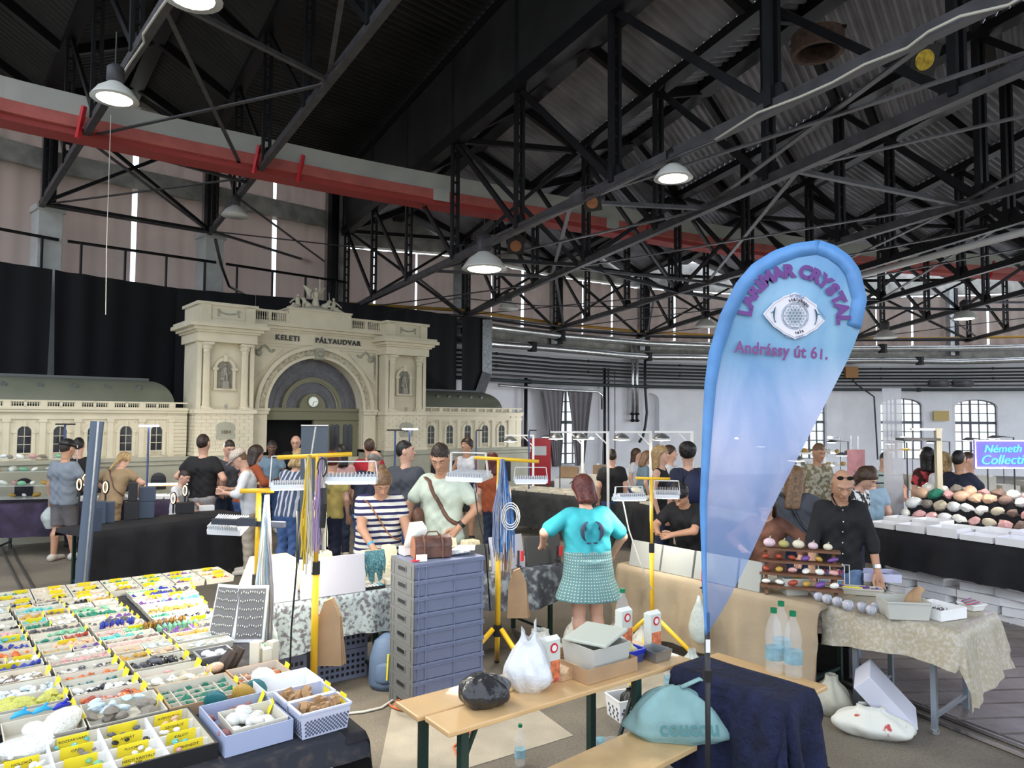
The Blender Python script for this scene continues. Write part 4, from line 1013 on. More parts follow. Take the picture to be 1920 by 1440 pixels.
M_shoe = mat('dark shoe', (.03, .03, .03), .5); M_shoe_w = mat('pale sneaker', (.5, .46, .4), .6)
M_eye = mat('eye white', (.5, .46, .43), .4); M_iris = mat('eye dark', (.02, .015, .01), .2); M_lips = mat('lips', (.40, .15, .13), .5)
def cloth(name, c, **k):
 k.setdefault('bump', .6); k.setdefault('bscale', 9); k.setdefault('var', .08)
 return mat(name, c, .85, **k)
def stripes(name, c1, c2, n, duty=.5, axis='Z', soft=0.0):
 if name in MATS: return MATS[name]
 m = mat(name, c1, .85); nt = m.node_tree; b = nt.nodes['Principled BSDF']
 tc = nt.nodes.new('ShaderNodeTexCoord'); sp = nt.nodes.new('ShaderNodeSeparateXYZ'); nt.links.new(tc.outputs['Object'], sp.inputs[0])
 mu = nt.nodes.new('ShaderNodeMath'); mu.operation = 'MULTIPLY'; mu.inputs[1].default_value = n; nt.links.new(sp.outputs[axis], mu.inputs[0])
 fr = nt.nodes.new('ShaderNodeMath'); fr.operation = 'FRACT'; nt.links.new(mu.outputs[0], fr.inputs[0])
 gt = nt.nodes.new('ShaderNodeMath'); gt.operation = 'GREATER_THAN'; gt.inputs[1].default_value = duty; nt.links.new(fr.outputs[0], gt.inputs[0])
 mx = nt.nodes.new('ShaderNodeMix'); mx.data_type = 'RGBA'; nt.links.new(gt.outputs[0], mx.inputs[0]); mx.inputs[6].default_value = (*c1, 1); mx.inputs[7].default_value = (*c2, 1)
 nt.links.new(mx.outputs[2], b.inputs['Base Color']); return m
def dots(name, c1, c2, sc, size=.25):
 if name in MATS: return MATS[name]
 m = mat(name, c1, .85); nt = m.node_tree; b = nt.nodes['Principled BSDF']; N = nt.nodes.new; K = nt.links.new
 tc = N('ShaderNodeTexCoord'); sp = N('ShaderNodeSeparateXYZ'); K(tc.outputs['Object'], sp.inputs[0])
 at = N('ShaderNodeMath'); at.operation = 'ARCTAN2'; K(sp.outputs[1], at.inputs[0]); K(sp.outputs[0], at.inputs[1])
 mu = N('ShaderNodeMath'); mu.operation = 'MULTIPLY'; mu.inputs[1].default_value = .2; K(at.outputs[0], mu.inputs[0])
 cb = N('ShaderNodeCombineXYZ'); K(mu.outputs[0], cb.inputs[0]); K(sp.outputs[2], cb.inputs[1])
 v = N('ShaderNodeTexVoronoi'); v.voronoi_dimensions = '2D'; v.inputs['Scale'].default_value = sc; v.inputs['Randomness'].default_value = .12
 K(cb.outputs[0], v.inputs['Vector']); lt = N('ShaderNodeMath'); lt.operation = 'LESS_THAN'; lt.inputs[1].default_value = size; K(v.outputs['Distance'], lt.inputs[0])
 mx = N('ShaderNodeMix'); mx.data_type = 'RGBA'; K(lt.outputs[0], mx.inputs[0]); mx.inputs[6].default_value = (*c1, 1); mx.inputs[7].default_value = (*c2, 1)
 K(mx.outputs[2], b.inputs['Base Color']); return m
def rotx(a): return np.array(Matrix.Rotation(a, 3, 'X'))
def rotz(a): return np.array(Matrix.Rotation(a, 3, 'Z'))
def person(label, px, Y, top, H=1.75, rz=0.0, lean=0.0, nod=0.0, turn=0.0, wide=1.0, skin='light', hair='brown', hs='short', topm=None, sleeve=.5, botm=None, bot='trousers', shoes=None, arms=None, h=None, hem=.475, extra=None, feetz=0.0, shift=(0, 0), tuck=False, twist=0.0, legs=None, cut=None):
 """px, Y place the figure; top = pixel row of the crown (sets the height); rz 0 looks at the camera"""
 X = (px - 960) / F * Y
 if shoes is None: shoes = M_shoe_w if len(label) % 2 else M_shoe
 if top is not None:
  zt = Py(px, top, Y).z - feetz
  # crown height after leaning, solved for H
  c_, s_ = math.cos(lean), 1
  H = (zt) / (.51 + .49 * math.cos(lean) - .01 * abs(lean) - .02 * math.sin(max(0, nod)))
 M = frame(X + shift[0], Y + shift[1], feetz, rz); near = Y < 8.2; g = h or (.011 if near else (.015 if Y < 11.5 else .019))
 t = thing('person', label, 'person', M=M)
 RL = rotx(lean)      # local front is -y; positive lean bends towards -y
 hipc = np.array([0, 0, .51 * H])
 tw = rotz(twist)
 def L(p): return RL @ (tw @ (np.array(p) * H - hipc)) + hipc      # torso frame to local
 def Linv(P): return (P - hipc) @ RL @ tw
 neck = np.array([0, .0, .845 * H]); RH = rotz(turn) @ rotx(nod)
 HS = 1.07
 def HF(p): return L((RH @ ((np.array(p) * H - neck) * HS) + neck) / H)
 def HFinv(P): Q = Linv(P) + hipc; return (Q - neck) @ RH / HS + neck
 def HFinv2(P): return HFinv(P) / H
 sh = {1: L((.092 * (.5 + .5 * wide), .005, .797)), -1: L((-.092 * (.5 + .5 * wide), .005, .797))}
 U, Fo = .168 * H, .150 * H
 el, wr, hd = {}, {}, {}
 arms = arms or {}
 for s_ in (1, -1):
  tgt, hint = arms.get(s_, (None, None))
  if tgt is None:
   tgt = sh[s_] + np.array([s_ * .035 * H, -.02 * H, -.305 * H]); hint = (s_ * .5, 1, 0)
  else: tgt = np.array(tgt, float)
  d = tgt - sh[s_]; dist = np.linalg.norm(d); mx_ = (U + Fo) * .995
  if dist > mx_: tgt = sh[s_] + d / dist * mx_; dist = mx_
  d = d / np.linalg.norm(d); a = (U * U - Fo * Fo + dist * dist) / (2 * dist); hh = math.sqrt(max(0, U * U - a * a))
  hn = np.array(hint, float); hn = hn - d * (hn @ d); hn /= max(1e-6, np.linalg.norm(hn))
  el[s_] = sh[s_] + d * a + hn * hh; wr[s_] = tgt; fd = (tgt - el[s_]); hd[s_] = fd / np.linalg.norm(fd)
 lg = legs or {}
 hip = {s_: np.array([s_ * .044 * H, 0, .5 * H]) for s_ in (1, -1)}
 ft = {s_: np.array([s_ * .055 * H + lg.get(s_, (0, 0))[0], lg.get(s_, (0, 0))[1], .04 * H]) for s_ in (1, -1)}
 kn = {s_: (hip[s_] + ft[s_]) / 2 + np.array([0, -.012 * H, .015 * H]) for s_ in (1, -1)}
 w_ = wide
 def torso(P, o=0.0, k=.05):
  Q = (Linv(P) + hipc) / H
  Q = Q.copy(); Q[:, 1] = Q[:, 1] / (.92 * (.6 + .4 * w_))
  Q[:, 0] = np.abs(Q[:, 0])
  hw = .5 + .5 * w_ if bot in ('trousers', 'shorts') else w_
  d = cap(Q, (.038 * hw, 0, .50), (.034 * hw, 0, .60), .062 * hw, .054 * hw)
  d = smin(d, cap(Q, (.034 * hw, 0, .60), (.046 * w_, 0, .74), .054 * hw, .058 * w_), .03)
  d = smin(d, cap(Q, (.046 * w_, 0, .74), (.070 * (.5 + .5 * w_), .005, .800), .058 * w_, .030), .025)
  d = smin(d, cap(Q, (0.0, 0, .75), (0.0, 0, .79), .058 * w_, .045), .03)
  return d * H * .92 - o
 def arm(P, s_, f=1.0, o=0.0, r0=.029, r1=.0235, r2=.0165):
  d = cap(P, sh[s_], sh[s_] + (el[s_] - sh[s_]) * min(1, f), r0 * H * (.6 + .4 * w_) + o, (r0 + (r1 - r0) * min(1, f)) * H * (.6 + .4 * w_) + o)
  if f > 1: 
   e2 = el[s_] + (wr[s_] - el[s_]) * (f - 1); rr = r1 + (r2 - r1) * (f - 1)
   d = smin(d, cap(P, el[s_], e2, r1 * H * (.6 + .4 * w_) + o, rr * H + o), .02)
  return d
 def leg(P, s_, o=0.0, lo_=0.0):
  d = cap(P, hip[s_], kn[s_], .050 * H * (.5 + .5 * w_) + o, .034 * H + o)
  m_ = kn[s_] * .72 + ft[s_] * .28 + np.array([0, .012 * H, 0])
  d = smin(d, cap(P, kn[s_], m_, .032 * H + o, .033 * H + o), .03); return smin(d, cap(P, m_, ft[s_], .033 * H + o, .021 * H + o), .03)
 def foot(P, s_, o=0.0):
  a = ft[s_] + np.array([0, .02 * H, -.012 * H]); b = ft[s_] + np.array([s_ * .012 * H, -.10 * H, -.022 * H])
  d = smin(cap(P, a, b, .026 * H + o, .018 * H + o), cap(P, ft[s_], a, .024 * H + o, .026 * H + o), .02)
  return np.maximum(d, -(P[:, 2] - .001))
 parts = []
 def bodyf(P):
  d = torso(P)
  for s_ in (1, -1): d = smin(d, arm(P, s_, 2.0), .035)
  for s_ in (1, -1):
   d = smin(d, leg(P, s_), .03)
   if shoes is None: d = smin(d, foot(P, s_), .02)
  d = smin(d, cap(P, L((0, .004, .80)), HF((0, -.004, .885)), .036 * H, .031 * H), .03)
  return d
 def bounds(pts, r):
  A = np.array(pts); return A.min(0) - r, A.max(0) + r
 allp = [L((x, 0, z)) for x in (-.12, .12) for z in (.5, .81)] + [sh[1], sh[-1], el[1], el[-1], wr[1], wr[-1]] + [ft[1], ft[-1], kn[1], kn[-1]] + [HF((0, 0, .86))]
 lo, hi = bounds(allp, .09 * H * max(1, w_)); lo[2] = max(lo[2], -.01)
 parts.append(snet(bodyf, lo, hi, g))
 def headf(P):
  Q = HFinv2(P)
  d = ell(Q, (0, .006, .945), (.0445, .056, .054)); d = smin(d, ell(Q, (0, -.016, .913), (.034, .036, .042)), .02)
  d = smin(d, cap(Q, (0, -.048, .948), (0, -.063, .924), .005, .0085), .008)
  d = smin(d, cap(Q, (-.006, -.058, .923), (.006, -.058, .923), .006, .006), .006)
  Qa = Q.copy(); Qa[:, 0] = np.abs(Qa[:, 0])
  d = -smin(-d, cap(Qa, (.018, -.058, .942), (.020, -.060, .942), .009, .008), .008)      # eye sockets
  d = smin(d, cap(Qa, (.008, -.0495, .957), (.028, -.042, .956), .0055, .004), .008)       # brow
  d = smin(d, ell(Qa, (.0455, .006, .932), (.006, .014, .019)), .004)                        # ears
  d = smin(d, cap(Q, (-.010, -.0525, .902), (.010, -.0525, .902), .0052, .0052), .006)      # lips
  d = smin(d, cap(Q, (0, -.045, .884), (0, -.045, .884), .012, .012), .012)                 # chin
  d = smin(d, cap(Q, (0, .006, .90), (0, .0, .86), .033, .032), .02)
  return d * H
 c0 = HF((0, 0, .935)); parts.append(snet(headf, c0 - .095 * H, c0 + .095 * H, g * .55 if near else g * .65))
 # hands
 for s_ in (1, -1):
  W = wr[s_]; D_ = hd[s_]; side = np.cross(D_, np.array([0, 1.0, 0])); side /= max(1e-6, np.linalg.norm(side)); nrm = np.cross(D_, side)
  if abs(D_[1]) > .8: side = np.array([1.0, 0, 0]); nrm = np.cross(D_, side)
  if nrm[1] > 0 and abs(D_[1]) <= .8: nrm = -nrm
  inw = -s_ * side if side[0] > 0 else s_ * side
  pk = W + D_ * .052 * H
  segs_ = []
  for q in range(4):
   b = pk + side * ((q - 1.5) * .0115 * H); ln = (.034, .041, .043, .036)[q] * H * .5
   d1 = D_ * .95 + nrm * .25; d2 = D_ * .6 + nrm * .75; m1 = b + d1 / np.linalg.norm(d1) * ln; m2 = m1 + d2 / np.linalg.norm(d2) * ln
   segs_ += [(b, m1, .0058 * H, .0053 * H), (m1, m2, .0053 * H, .0043 * H)]
  th0 = W + D_ * .015 * H + side * (-.018 * H) + nrm * .006 * H; th1 = th0 + D_ * .028 * H - side * .012 * H + nrm * .01 * H; th2 = th1 + D_ * .024 * H + nrm * .008 * H
  segs_ += [(th0, th1, .0085 * H, .0065 * H), (th1, th2, .0065 * H, .005 * H)]
  def handf(P, W=W, pk=pk, side=side, segs_=segs_, D_=D_):
   d = smin(cap(P, W - D_ * .01 * H, pk + side * .014 * H, .0165 * H, .0095 * H), cap(P, W, pk - side * .014 * H, .0155 * H, .0095 * H), .012)
   for a, b, r_, r2 in segs_: d = smin(d, cap(P, a, b, r_, r2), .004)
   return d
  lo, hi = bounds([W, pk] + [x for sg in segs_ for x in sg[:2]], .02 * H); parts.append(snet(handf, lo, hi, .0052 if near else .008))
 def emit_mesh(name, lst, m, parent=t):
  mb = MB(M)
  for V, Q in lst: mb.add(V.tolist(), Q.tolist())
  if not mb.v: return None
  return mb.build(name, m, parent, smooth=True)
 body = emit_mesh('body', parts, SKIN[skin])
 # clothes
 ez = hem
 if topm is not None:
  def topf(P):
   wr_ = .0035 * np.sin(P[:, 2] * 34 + P[:, 0] * 26 + 2 * np.sin(P[:, 0] * 17)) + .0025 * np.sin(P[:, 2] * 55 - P[:, 0] * 48 + P[:, 1] * 30)
   d = torso(P, .013) + wr_
   for s_ in (1, -1): d = smin(d, arm(P, s_, sleeve * 1.0 if sleeve <= 1 else sleeve, .010, .030, .036 if sleeve <= 1 else .027, .022), .022) if sleeve > .05 else d
   Q = (Linv(P) + hipc) / H
   d = np.maximum(d, (hem - Q[:, 2]) * H)
   nk = cap(Q, (0, -.03, .86), (0, .0, .85), .045, .045) * H
   return np.maximum(d, -nk)
  pts = [L((x, 0, z)) for x in (-.12, .12) for z in (hem, .83)] + [sh[1], sh[-1]] + ([el[1], el[-1]] if sleeve > .3 else []) + ([wr[1], wr[-1]] if sleeve > 1 else [])
  lo, hi = bounds(pts, .1 * H * max(1, w_)); emit_mesh('shirt' if bot != 'dress' else 'dress_top', [snet(topf, lo, hi, g)], topm)
 if bot:
  cut = cut or {'trousers': .05, 'shorts': .29, 'skirt': .32, 'dress': .27, 'longdress': .12}[bot]
  def botf(P):
   if bot in ('skirt', 'dress', 'longdress'):
    f = (.52 * H - P[:, 2]) / (.52 * H - cut * H)
    r_ = (.105 + .055 * np.clip(f, 0, 1.2)) * H * (.4 + .6 * w_); ang = np.arctan2(P[:, 1], P[:, 0])
    r_ = r_ + .008 * np.sin(ang * 9) * np.clip(f, 0, 1)
    d = (np.sqrt(P[:, 0] ** 2 + (P[:, 1] / .82) ** 2) - r_) * .7; d = np.maximum(d, P[:, 2] - .56 * H); d = smin(d, torso(P, .018), .03)
   else:
    d = torso(P, .011)
    o_ = .018 if bot == 'shorts' else .011
    for s_ in (1, -1): 
     dl_ = leg(P, s_, o_)
     if bot == 'trousers': dl_ = smin(dl_, cap(P, kn[s_], ft[s_], .038 * H, .034 * H), .02) + .003 * np.sin(P[:, 2] * 60 + P[:, 0] * 40)
     else: dl_ = smin(dl_, cap(P, hip[s_], kn[s_], .056 * H, .052 * H), .02)
     d = smin(d, dl_, .02)
   d = np.maximum(d, cut * H - P[:, 2])
   Q = (Linv(P) + hipc) / H
   return np.maximum(d, np.where(Q[:, 2] > .45, (Q[:, 2] - (hem + .022 if bot != 'dress' else .66)) * H, -1))
  lo, hi = bounds([hip[1], hip[-1], kn[1], kn[-1], np.array([0, 0, cut * H]), L((0, 0, .66)), ft[1] if bot == 'trousers' else kn[1], ft[-1] if bot == 'trousers' else kn[-1]], .17 * H * max(.9, w_)); lo[2] = max(lo[2], cut * H - .02)
  emit_mesh({'trousers': 'trousers', 'shorts': 'shorts', 'skirt': 'skirt', 'dress': 'dress_skirt', 'longdress': 'dress_skirt'}[bot], [snet(botf, lo, hi, g)], botm or topm)
 if shoes is not None:
  for s_ in (1, -1):
   lo, hi = bounds([ft[s_], ft[s_] + np.array([0, -.12 * H, -.03 * H]), ft[s_] + np.array([0, .04 * H, 0])], .04 * H); lo[2] = -.002
   emit_mesh('shoe', [snet(lambda P, s_=s_: np.maximum(foot(P, s_, .006), P[:, 2] - .065 * H), lo, hi, g)], shoes)
 # hair
 if hs:
  def hairf(P):
   Q = HFinv2(P); o_ = {'short': .006, 'buzz': .003}.get(hs, .010)
   d = ell(Q, (0, .008, .947), (.0445 + o_, .056 + o_, .054 + o_))
   face = np.maximum(Q[:, 1] + .012 + (Q[:, 2] - .93) * .9, 0)   # placeholder sign, sculpted below
   cutp = -(Q[:, 1] + .004) - (Q[:, 2] - .935) * 1.05 if hs in ('short', 'buzz', 'bald') else -(Q[:, 1] + .012) - (Q[:, 2] - .93) * .95
   d = np.maximum(d, cutp)
   if hs in ('short', 'buzz'):
    d = ell(Q, (0, .010, .948), (.0455, .0575, .0575 + o_)) + .0016 * np.sin(Q[:, 0] * 330) * np.sin(Q[:, 1] * 300 + 2)
    d = np.maximum(d, .897 + .030 * np.clip((.045 - Q[:, 1]) / .05, 0, 1) + .047 * np.clip((.0 - Q[:, 1]) / .045, 0, 1) - Q[:, 2])
   if hs == 'bald': d = np.maximum(d, np.maximum(.905 - Q[:, 2], Q[:, 2] - .945))
   if hs in ('long', 'bob', 'mid'):
    n_ = {'bob': .862, 'mid': .83, 'long': .74}[hs]
    Qa = Q.copy(); Qa[:, 0] = np.abs(Qa[:, 0])
    d = smin(d, cap(Qa, (.036, .018, .94), (.040, .026, n_), .024, .020), .02); d = smin(d, cap(Q, (0, .045, .94), (0, .045, n_), .03, .028), .02)
   if hs == 'bun': d = smin(d, cap(Q, (0, .05, .975), (0, .06, .985), .024, .022), .008)
   if hs == 'topbun': d = smin(d, cap(Q, (0, .01, 1.01), (0, .015, 1.025), .02, .018), .006)
   if hs == 'braid':
    d = smin(d, cap(Q, (0, .06, .93), (.0, .07, .88), .022, .018), .01); d = smin(d, cap(Q, (0, .07, .88), (.03, .07, .78), .018, .01), .008)
   if hs == 'pony': d = smin(d, cap(Q, (0, .058, .95), (0, .085, .90), .02, .02), .01); d = smin(d, cap(Q, (0, .085, .90), (0, .08, .80), .02, .01), .01)
   if hs in ('curly', 'mop'): d = smin(d, ell(Q, (0, .01, .965), (.058, .066, .05)), .01) + .003 * np.sin(Q[:, 0] * 260) * np.sin(Q[:, 2] * 240) * np.sin(Q[:, 1] * 250); d = np.maximum(d, -(Q[:, 1] + .03) - (Q[:, 2] - .955) * 1.4)
   return d * H
  e_ = .11 * H; lo = c0 - e_; hi = c0 + e_
  if hs in ('long', 'mid', 'braid', 'pony', 'bob'):
   for q in ((0, .05, .76), (0, .07, .8), (.05, .03, .80), (-.05, .03, .80)): a = HF(q); lo = np.minimum(lo, a - .03 * H); hi = np.maximum(hi, a + .03 * H)
  emit_mesh('hair', [snet(hairf, lo, hi, g * .7)], hair_m(hair))
 # face
 fm = MB(M); 
 def hp(x, y, z): return HF((x, y, z))
 r_ = .0058 * H
 for s_ in (-1, 1): fm.ball(hp(s_ * .0185, -.0452, .9415), r_, 6, 0, sc=(1.25, 1, .55))
 ey = fm.build('eyes', M_eye, t, smooth=True)
 fm = MB(M)
 for s_ in (-1, 1): fm.ball(hp(s_ * .0185, -.0485, .9410), r_ * .5, 6, 0)
 fm.build('pupils', M_iris, ey)
 fm = MB(M)
 for s_ in (-1, 1): fm.tube([hp(s_ * .009, -.0545, .9555), hp(s_ * .019, -.053, .9585), hp(s_ * .030, -.046, .9555)], [.0016 * H, .0024 * H, .0012 * H], 5)
 fm.build('eyebrows', hair_m(hair if hair != 'blond' else 'ltbrown'), t)
 fm = MB(M); fm.tube([hp(-.012, -.053, .9025), hp(0, -.058, .9022), hp(.012, -.053, .9025)], [.001 * H, .0028 * H, .001 * H], 6); fm.build('lips', M_lips, t)
 # helpers for accessories
 def surf(p, o=.03):
  """push a torso point out to the shirt surface along its own direction"""
  q = np.array(p, float); ctr = np.array([q[0] * .3, 0, q[2]]); d = q - ctr; d[2] = 0; n_ = np.linalg.norm(d); d = d / max(n_, 1e-6)
  lo_, hi_ = 0.0, .22
  for _ in range(14):
   m_ = (lo_ + hi_) / 2
   if torso(L(ctr + d * m_)[None])[0] < o: lo_ = m_
   else: hi_ = m_
  return L(ctr + d * hi_)
 info = dict(M=M, H=H, HF=HF, L=L, wr=wr, el=el, hd=hd, sh=sh, surf=surf, ft=ft, t=t, g=g)
 if extra: extra(info)
 return t
def strap(info, m, right=True, w=.035, name='bag_strap', o=.022):
 s_ = 1 if right else -1; M = info['M']; sf = info['surf']
 P = []
 for i in range(25):
  a = i / 24 * 2 * PI; z = .70 + .125 * math.cos(a); x = s_ * (.0 + .075 * math.cos(a)); y = -math.sin(a) * .1
  P.append(sf((x, y if abs(y) > .01 else .01, z), o))
 MB(M).tube([tuple(p) for p in P], w / 2, 6, flat=.35).build(name, m, info['t'], smooth=True)
def wristband(info, s_, m, name='wristband', f=.1, w=.022, r=.0195):
 W = info['wr'][s_]; D = info['hd'][s_]; H = info['H']; c = W - D * f * H * .3
 MB(info['M']).cyl(tuple(c - D * w / 2), tuple(c + D * w / 2), r * H, r * H, 14).build(name, m, info['t'])
def glasses(info, m, z=.942, y=-.058, up=False):
 hp = info['HF']; M = info['M']; mb = MB(M)
 for s_ in (-1, 1):
  mb.tube([hp((s_ * .021 + .014 * math.cos(a), y, z + .011 * math.sin(a))) for a in [2 * PI * k / 10 for k in range(11)]], .0022, 4)
  mb.tube([hp((s_ * .035, y, z + .004)), hp((s_ * .048, y + .03, z + .004)), hp((s_ * .049, y + .06, z))], .002, 4)
  if up: mb.grid([[hp((s_ * .021 + q * .014 * math.cos(a), y - .001, z + q * .011 * math.sin(a))) for a in [2 * PI * k / 10 for k in range(11)]] for q in (.01, 1)])
 mb.tube([hp((-.008, y, z + .003)), hp((.008, y, z + .003))], .002, 4); mb.build('sunglasses' if up else 'glasses', m, info['t'])
def capf(info, m, brim=True, back=False):
 M = info['M']; HF = info['HF']; mb = MB(M); R = []
 for i in range(7):
  v = i / 6; rr = math.cos(v * PI / 2 * .98); zz = .955 + .06 * math.sin(v * PI / 2)
  R.append([HF((.056 * rr * math.cos(a), .008 + .068 * rr * math.sin(a), zz)) for a in [2 * PI * k / 18 for k in range(18)]])
 mb.grid(R, closed=True)
 if brim:
  s_ = 1 if back else -1
  a_ = [PI * k / 8 for k in range(9)]
  R = [[HF((.05 * math.cos(a) * (1 - .1 * q), .008 + s_ * (.058 * math.sin(a) + q * .05 * math.sin(a)), .957 - q * .006 + dz)) for a in a_] for q in (0, 1) for dz in (0,)]
  mb.grid(R)
 mb.build('cap', m, info['t'], smooth=True, thick=.006)
N_ = np.array
C_grey = cloth('slate blue grey jersey', (.19, .22, .26)); C_black = cloth('black jersey', (.012, .012, .014), bump=.8); C_navy = cloth('navy jersey', (.018, .022, .045)); C_char = cloth('charcoal jersey', (.06, .065, .08))
C_khaki = cloth('khaki cotton', (.30, .21, .12)); C_trgrey = cloth('light grey trousers', (.38, .37, .37)); C_shgrey = cloth('grey shorts', (.13, .12, .125)); C_denim = cloth('blue denim', (.05, .10, .24), var=.25, scale=12); C_ltdenim = cloth('faded denim', (.14, .22, .36), var=.25, scale=12)
C_white = cloth('white cotton', (.62, .63, .66)); C_mint = cloth('pale mint jersey', (.52, .59, .50)); C_teal = cloth('turquoise jersey', (.035, .34, .40)); C_rust = cloth('rust knit', (.30, .07, .025)); C_dkjeans = cloth('dark jeans', (.02, .03, .06))
C_red = cloth('red jersey', (.42, .02, .035)); C_yel = cloth('mustard jersey', (.52, .40, .12)); C_pink = cloth('dusty pink jersey', (.52, .30, .28)); C_ltblue = cloth('light blue jersey', (.26, .38, .48)); C_blueshirt = cloth('blue shirt', (.14, .21, .28))
C_beige = cloth('beige trousers', (.42, .36, .28)); M_bagbrown = mat('brown leather', (.12, .055, .035), .5, var=.3, scale=14)
M_bag = mat('thin pale plastic film', (.62, .68, .64), .3, alpha=.7, bump=.9, bscale=14); M_band = mat('blue paper wristband', (.05, .35, .75), .5)
R_ = math.radians
# ---- left aisle
def x1(i):
 capf(i, M_black, True, False)
 p = i['wr'][1] + N_([.02, -.02, -.16]); m = MB(i['M'])
 R = []
 for k in range(9):
  v = k / 8; r = .02 + .12 * math.sin(min(1, v * 1.25) * PI * .8) * (1 if v < .95 else .6)
  R.append([(p[0] + r * (1 + .12 * math.sin(5 * a + k)) * math.cos(a), p[1] + r * .7 * math.sin(a), p[2] + .10 - .34 * v) for a in [2 * PI * q / 14 for q in range(14)]])
 m.grid(R, closed=True); bagm = m
 b = bagm.build('plastic_bag', M_bag, None, smooth=True, label='thin pale plastic carrier bag hanging from the hand of the man in black cap', cat='plastic bag')
person('man in grey T-shirt, black cap and grey shorts seen from behind, holding a plastic bag', 126, 10.7, 829, rz=R_(165), topm=C_grey, botm=C_shgrey, bot='shorts', hair='dkbrown', shoes=M_shoe_w, skin='tan', wide=1.22, hem=.47, nod=.25, extra=x1, legs={1: (0, .05), -1: (0, -.12)}, arms={1: ((.27, -.02, .80), (.6, 1, 0)), -1: ((-.2, -.2, 1.0), (-1, .4, -.5))})
person('dark-haired man in black T-shirt just beyond the man in black cap', 150, 11.9, 825, rz=R_(200), topm=C_black, botm=C_dkjeans, hair='black', shoes=M_shoe, wide=1.05, nod=.2)
def x3(i): strap(i, M_bagbrown, True, .02)
person('woman with blond plait in tan jumpsuit bending over the lit jewellery case, back to us', 213, 11.0, 853, rz=R_(178), lean=.42, nod=.3, topm=C_khaki, botm=C_khaki, bot='trousers', hair='blond', hs='braid', shoes=M_shoe, wide=1.05, sleeve=.5, extra=x3, arms={1: ((.24, -.35, .95), (1, 0, -.5)), -1: ((-.24, -.35, .95), (-1, 0, -.5))})
person('dark-haired boy in white T-shirt sitting in profile behind the black table', 338, 10.7, 884, rz=R_(80), lean=.1, nod=.4, topm=C_white, botm=C_dkjeans, hair='dkbrown', hs='short', wide=.95, arms={1: ((.12, -.3, .8), (1, 0, -1)), -1: ((-.12, -.3, .8), (-1, 0, -1))})
person('tall man in black T-shirt and light grey trousers, back to us', 384, 10.9, 818, rz=R_(176), topm=C_black, botm=C_trgrey, hair='dkbrown', hs='buzz', shoes=M_shoe, wide=1.2, hem=.50, arms={1: ((.30, -.22, 1.12), (1, .6, -.6)), -1: ((-.26, -.10, 1.0), (-1, .6, -.6))})
person('man in dark grey T-shirt looking down, beside the back of the tall man in black', 430, 11.6, 829, rz=R_(40), nod=.4, topm=C_char, botm=C_dkjeans, hair='dkbrown', wide=1.15, arms={1: ((.1, -.35, 1.0), (1, 0, -1)), -1: ((-.1, -.3, 1.0), (-1, 0, -1))})
person('long-haired woman in rust sweater leaning in', 459, 11.0, 840, rz=R_(140), lean=.3, topm=C_rust, botm=C_denim, hair='dkbrown', hs='mid', sleeve=1.6, arms={1: ((.1, -.4, 1.0), (1, 0, -1)), -1: ((-.3, -.4, 1.1), (-1, 0, -1))})
person('person in patterned sun cap and open white shirt examining a necklace', 474, 9.9, 846, rz=R_(-75), lean=.12, nod=.5, topm=C_white, botm=C_beige, hair='ltbrown', hs='short', sleeve=1.3, wide=1.05, extra=lambda i: capf(i, dots('speckled cap cloth', (.55, .5, .45), (.25, .15, .1), 60, .3)), arms={1: ((.1, -.32, 1.12), (1, .2, -1)), -1: ((-.1, -.32, 1.15), (-1, .2, -1))})
person('dark-skinned person in blue shirt seated inside the model archway', 512, 13.4, 829, rz=R_(20), nod=.3, topm=C_blueshirt, botm=C_denim, skin='dark', hair='black', arms={1: ((.1, -.3, 1.0), (1, 0, -1)), -1: ((-.1, -.3, 1.05), (-1, 0, -1))})
person('man with glasses and white-lettered black T-shirt standing in the model doorway', 557, 13.8, 819, rz=R_(10), nod=.35, topm=C_black, botm=C_dkjeans, hair='ltbrown', hs='bald', wide=1.25, skin='light', extra=lambda i: glasses(i, M_black))
M_plaid = stripes('plaid base', (.05, .07, .13), (.45, .47, .52), 14, .6, 'X')
person('fair-haired person in blue and white checked shirt leaning over a stall', 545, 9.4, 846, rz=R_(160), lean=.25, nod=.4, topm=M_plaid, botm=C_denim, hair='blond', hs='bob', sleeve=1.0, wide=1.05, arms={1: ((.1, -.4, .95), (1, 0, -1)), -1: ((-.25, -.25, .95), (-1, 0, -1))})
person('auburn-haired woman in mustard top, back to us behind the yellow stand', 622, 9.6, 851, rz=R_(175), lean=.15, topm=C_yel, botm=C_navy, hair='red', hs='bun', wide=1.1)
person('dark-haired person in dusty pink top beyond the mustard top', 641, 11.0, 838, rz=R_(200), nod=.2, topm=C_pink, botm=C_dkjeans, hair='black', hs='mid')
person('short-haired man in red T-shirt facing the model', 694, 11.4, 826, rz=R_(195), topm=C_red, botm=C_dkjeans, hair='brown', hs='buzz', wide=1.1)
person('bald elderly man with navy polo bending over a stall', 689, 9.6, 850, rz=R_(170), lean=.35, nod=.3, topm=C_navy, botm=C_denim, hair='grey', hs='bald', wide=1.15)
person('bearded man in charcoal T-shirt and denim shorts, looking over his shoulder', 762, 9.3, 831, rz=R_(170), turn=-1.3, topm=C_char, botm=C_denim, bot='shorts', hair='black', hs='short', wide=1.18, shoes=M_shoe, arms={1: ((.18, -.3, 1.05), (1, .3, -1)), -1: ((-.18, -.3, 1.05), (-1, .3, -1))})
def xs(i): strap(i, mat('orange leather strap', (.42, .15, .03), .5), False, .014); wristband(i, -1, M_band)
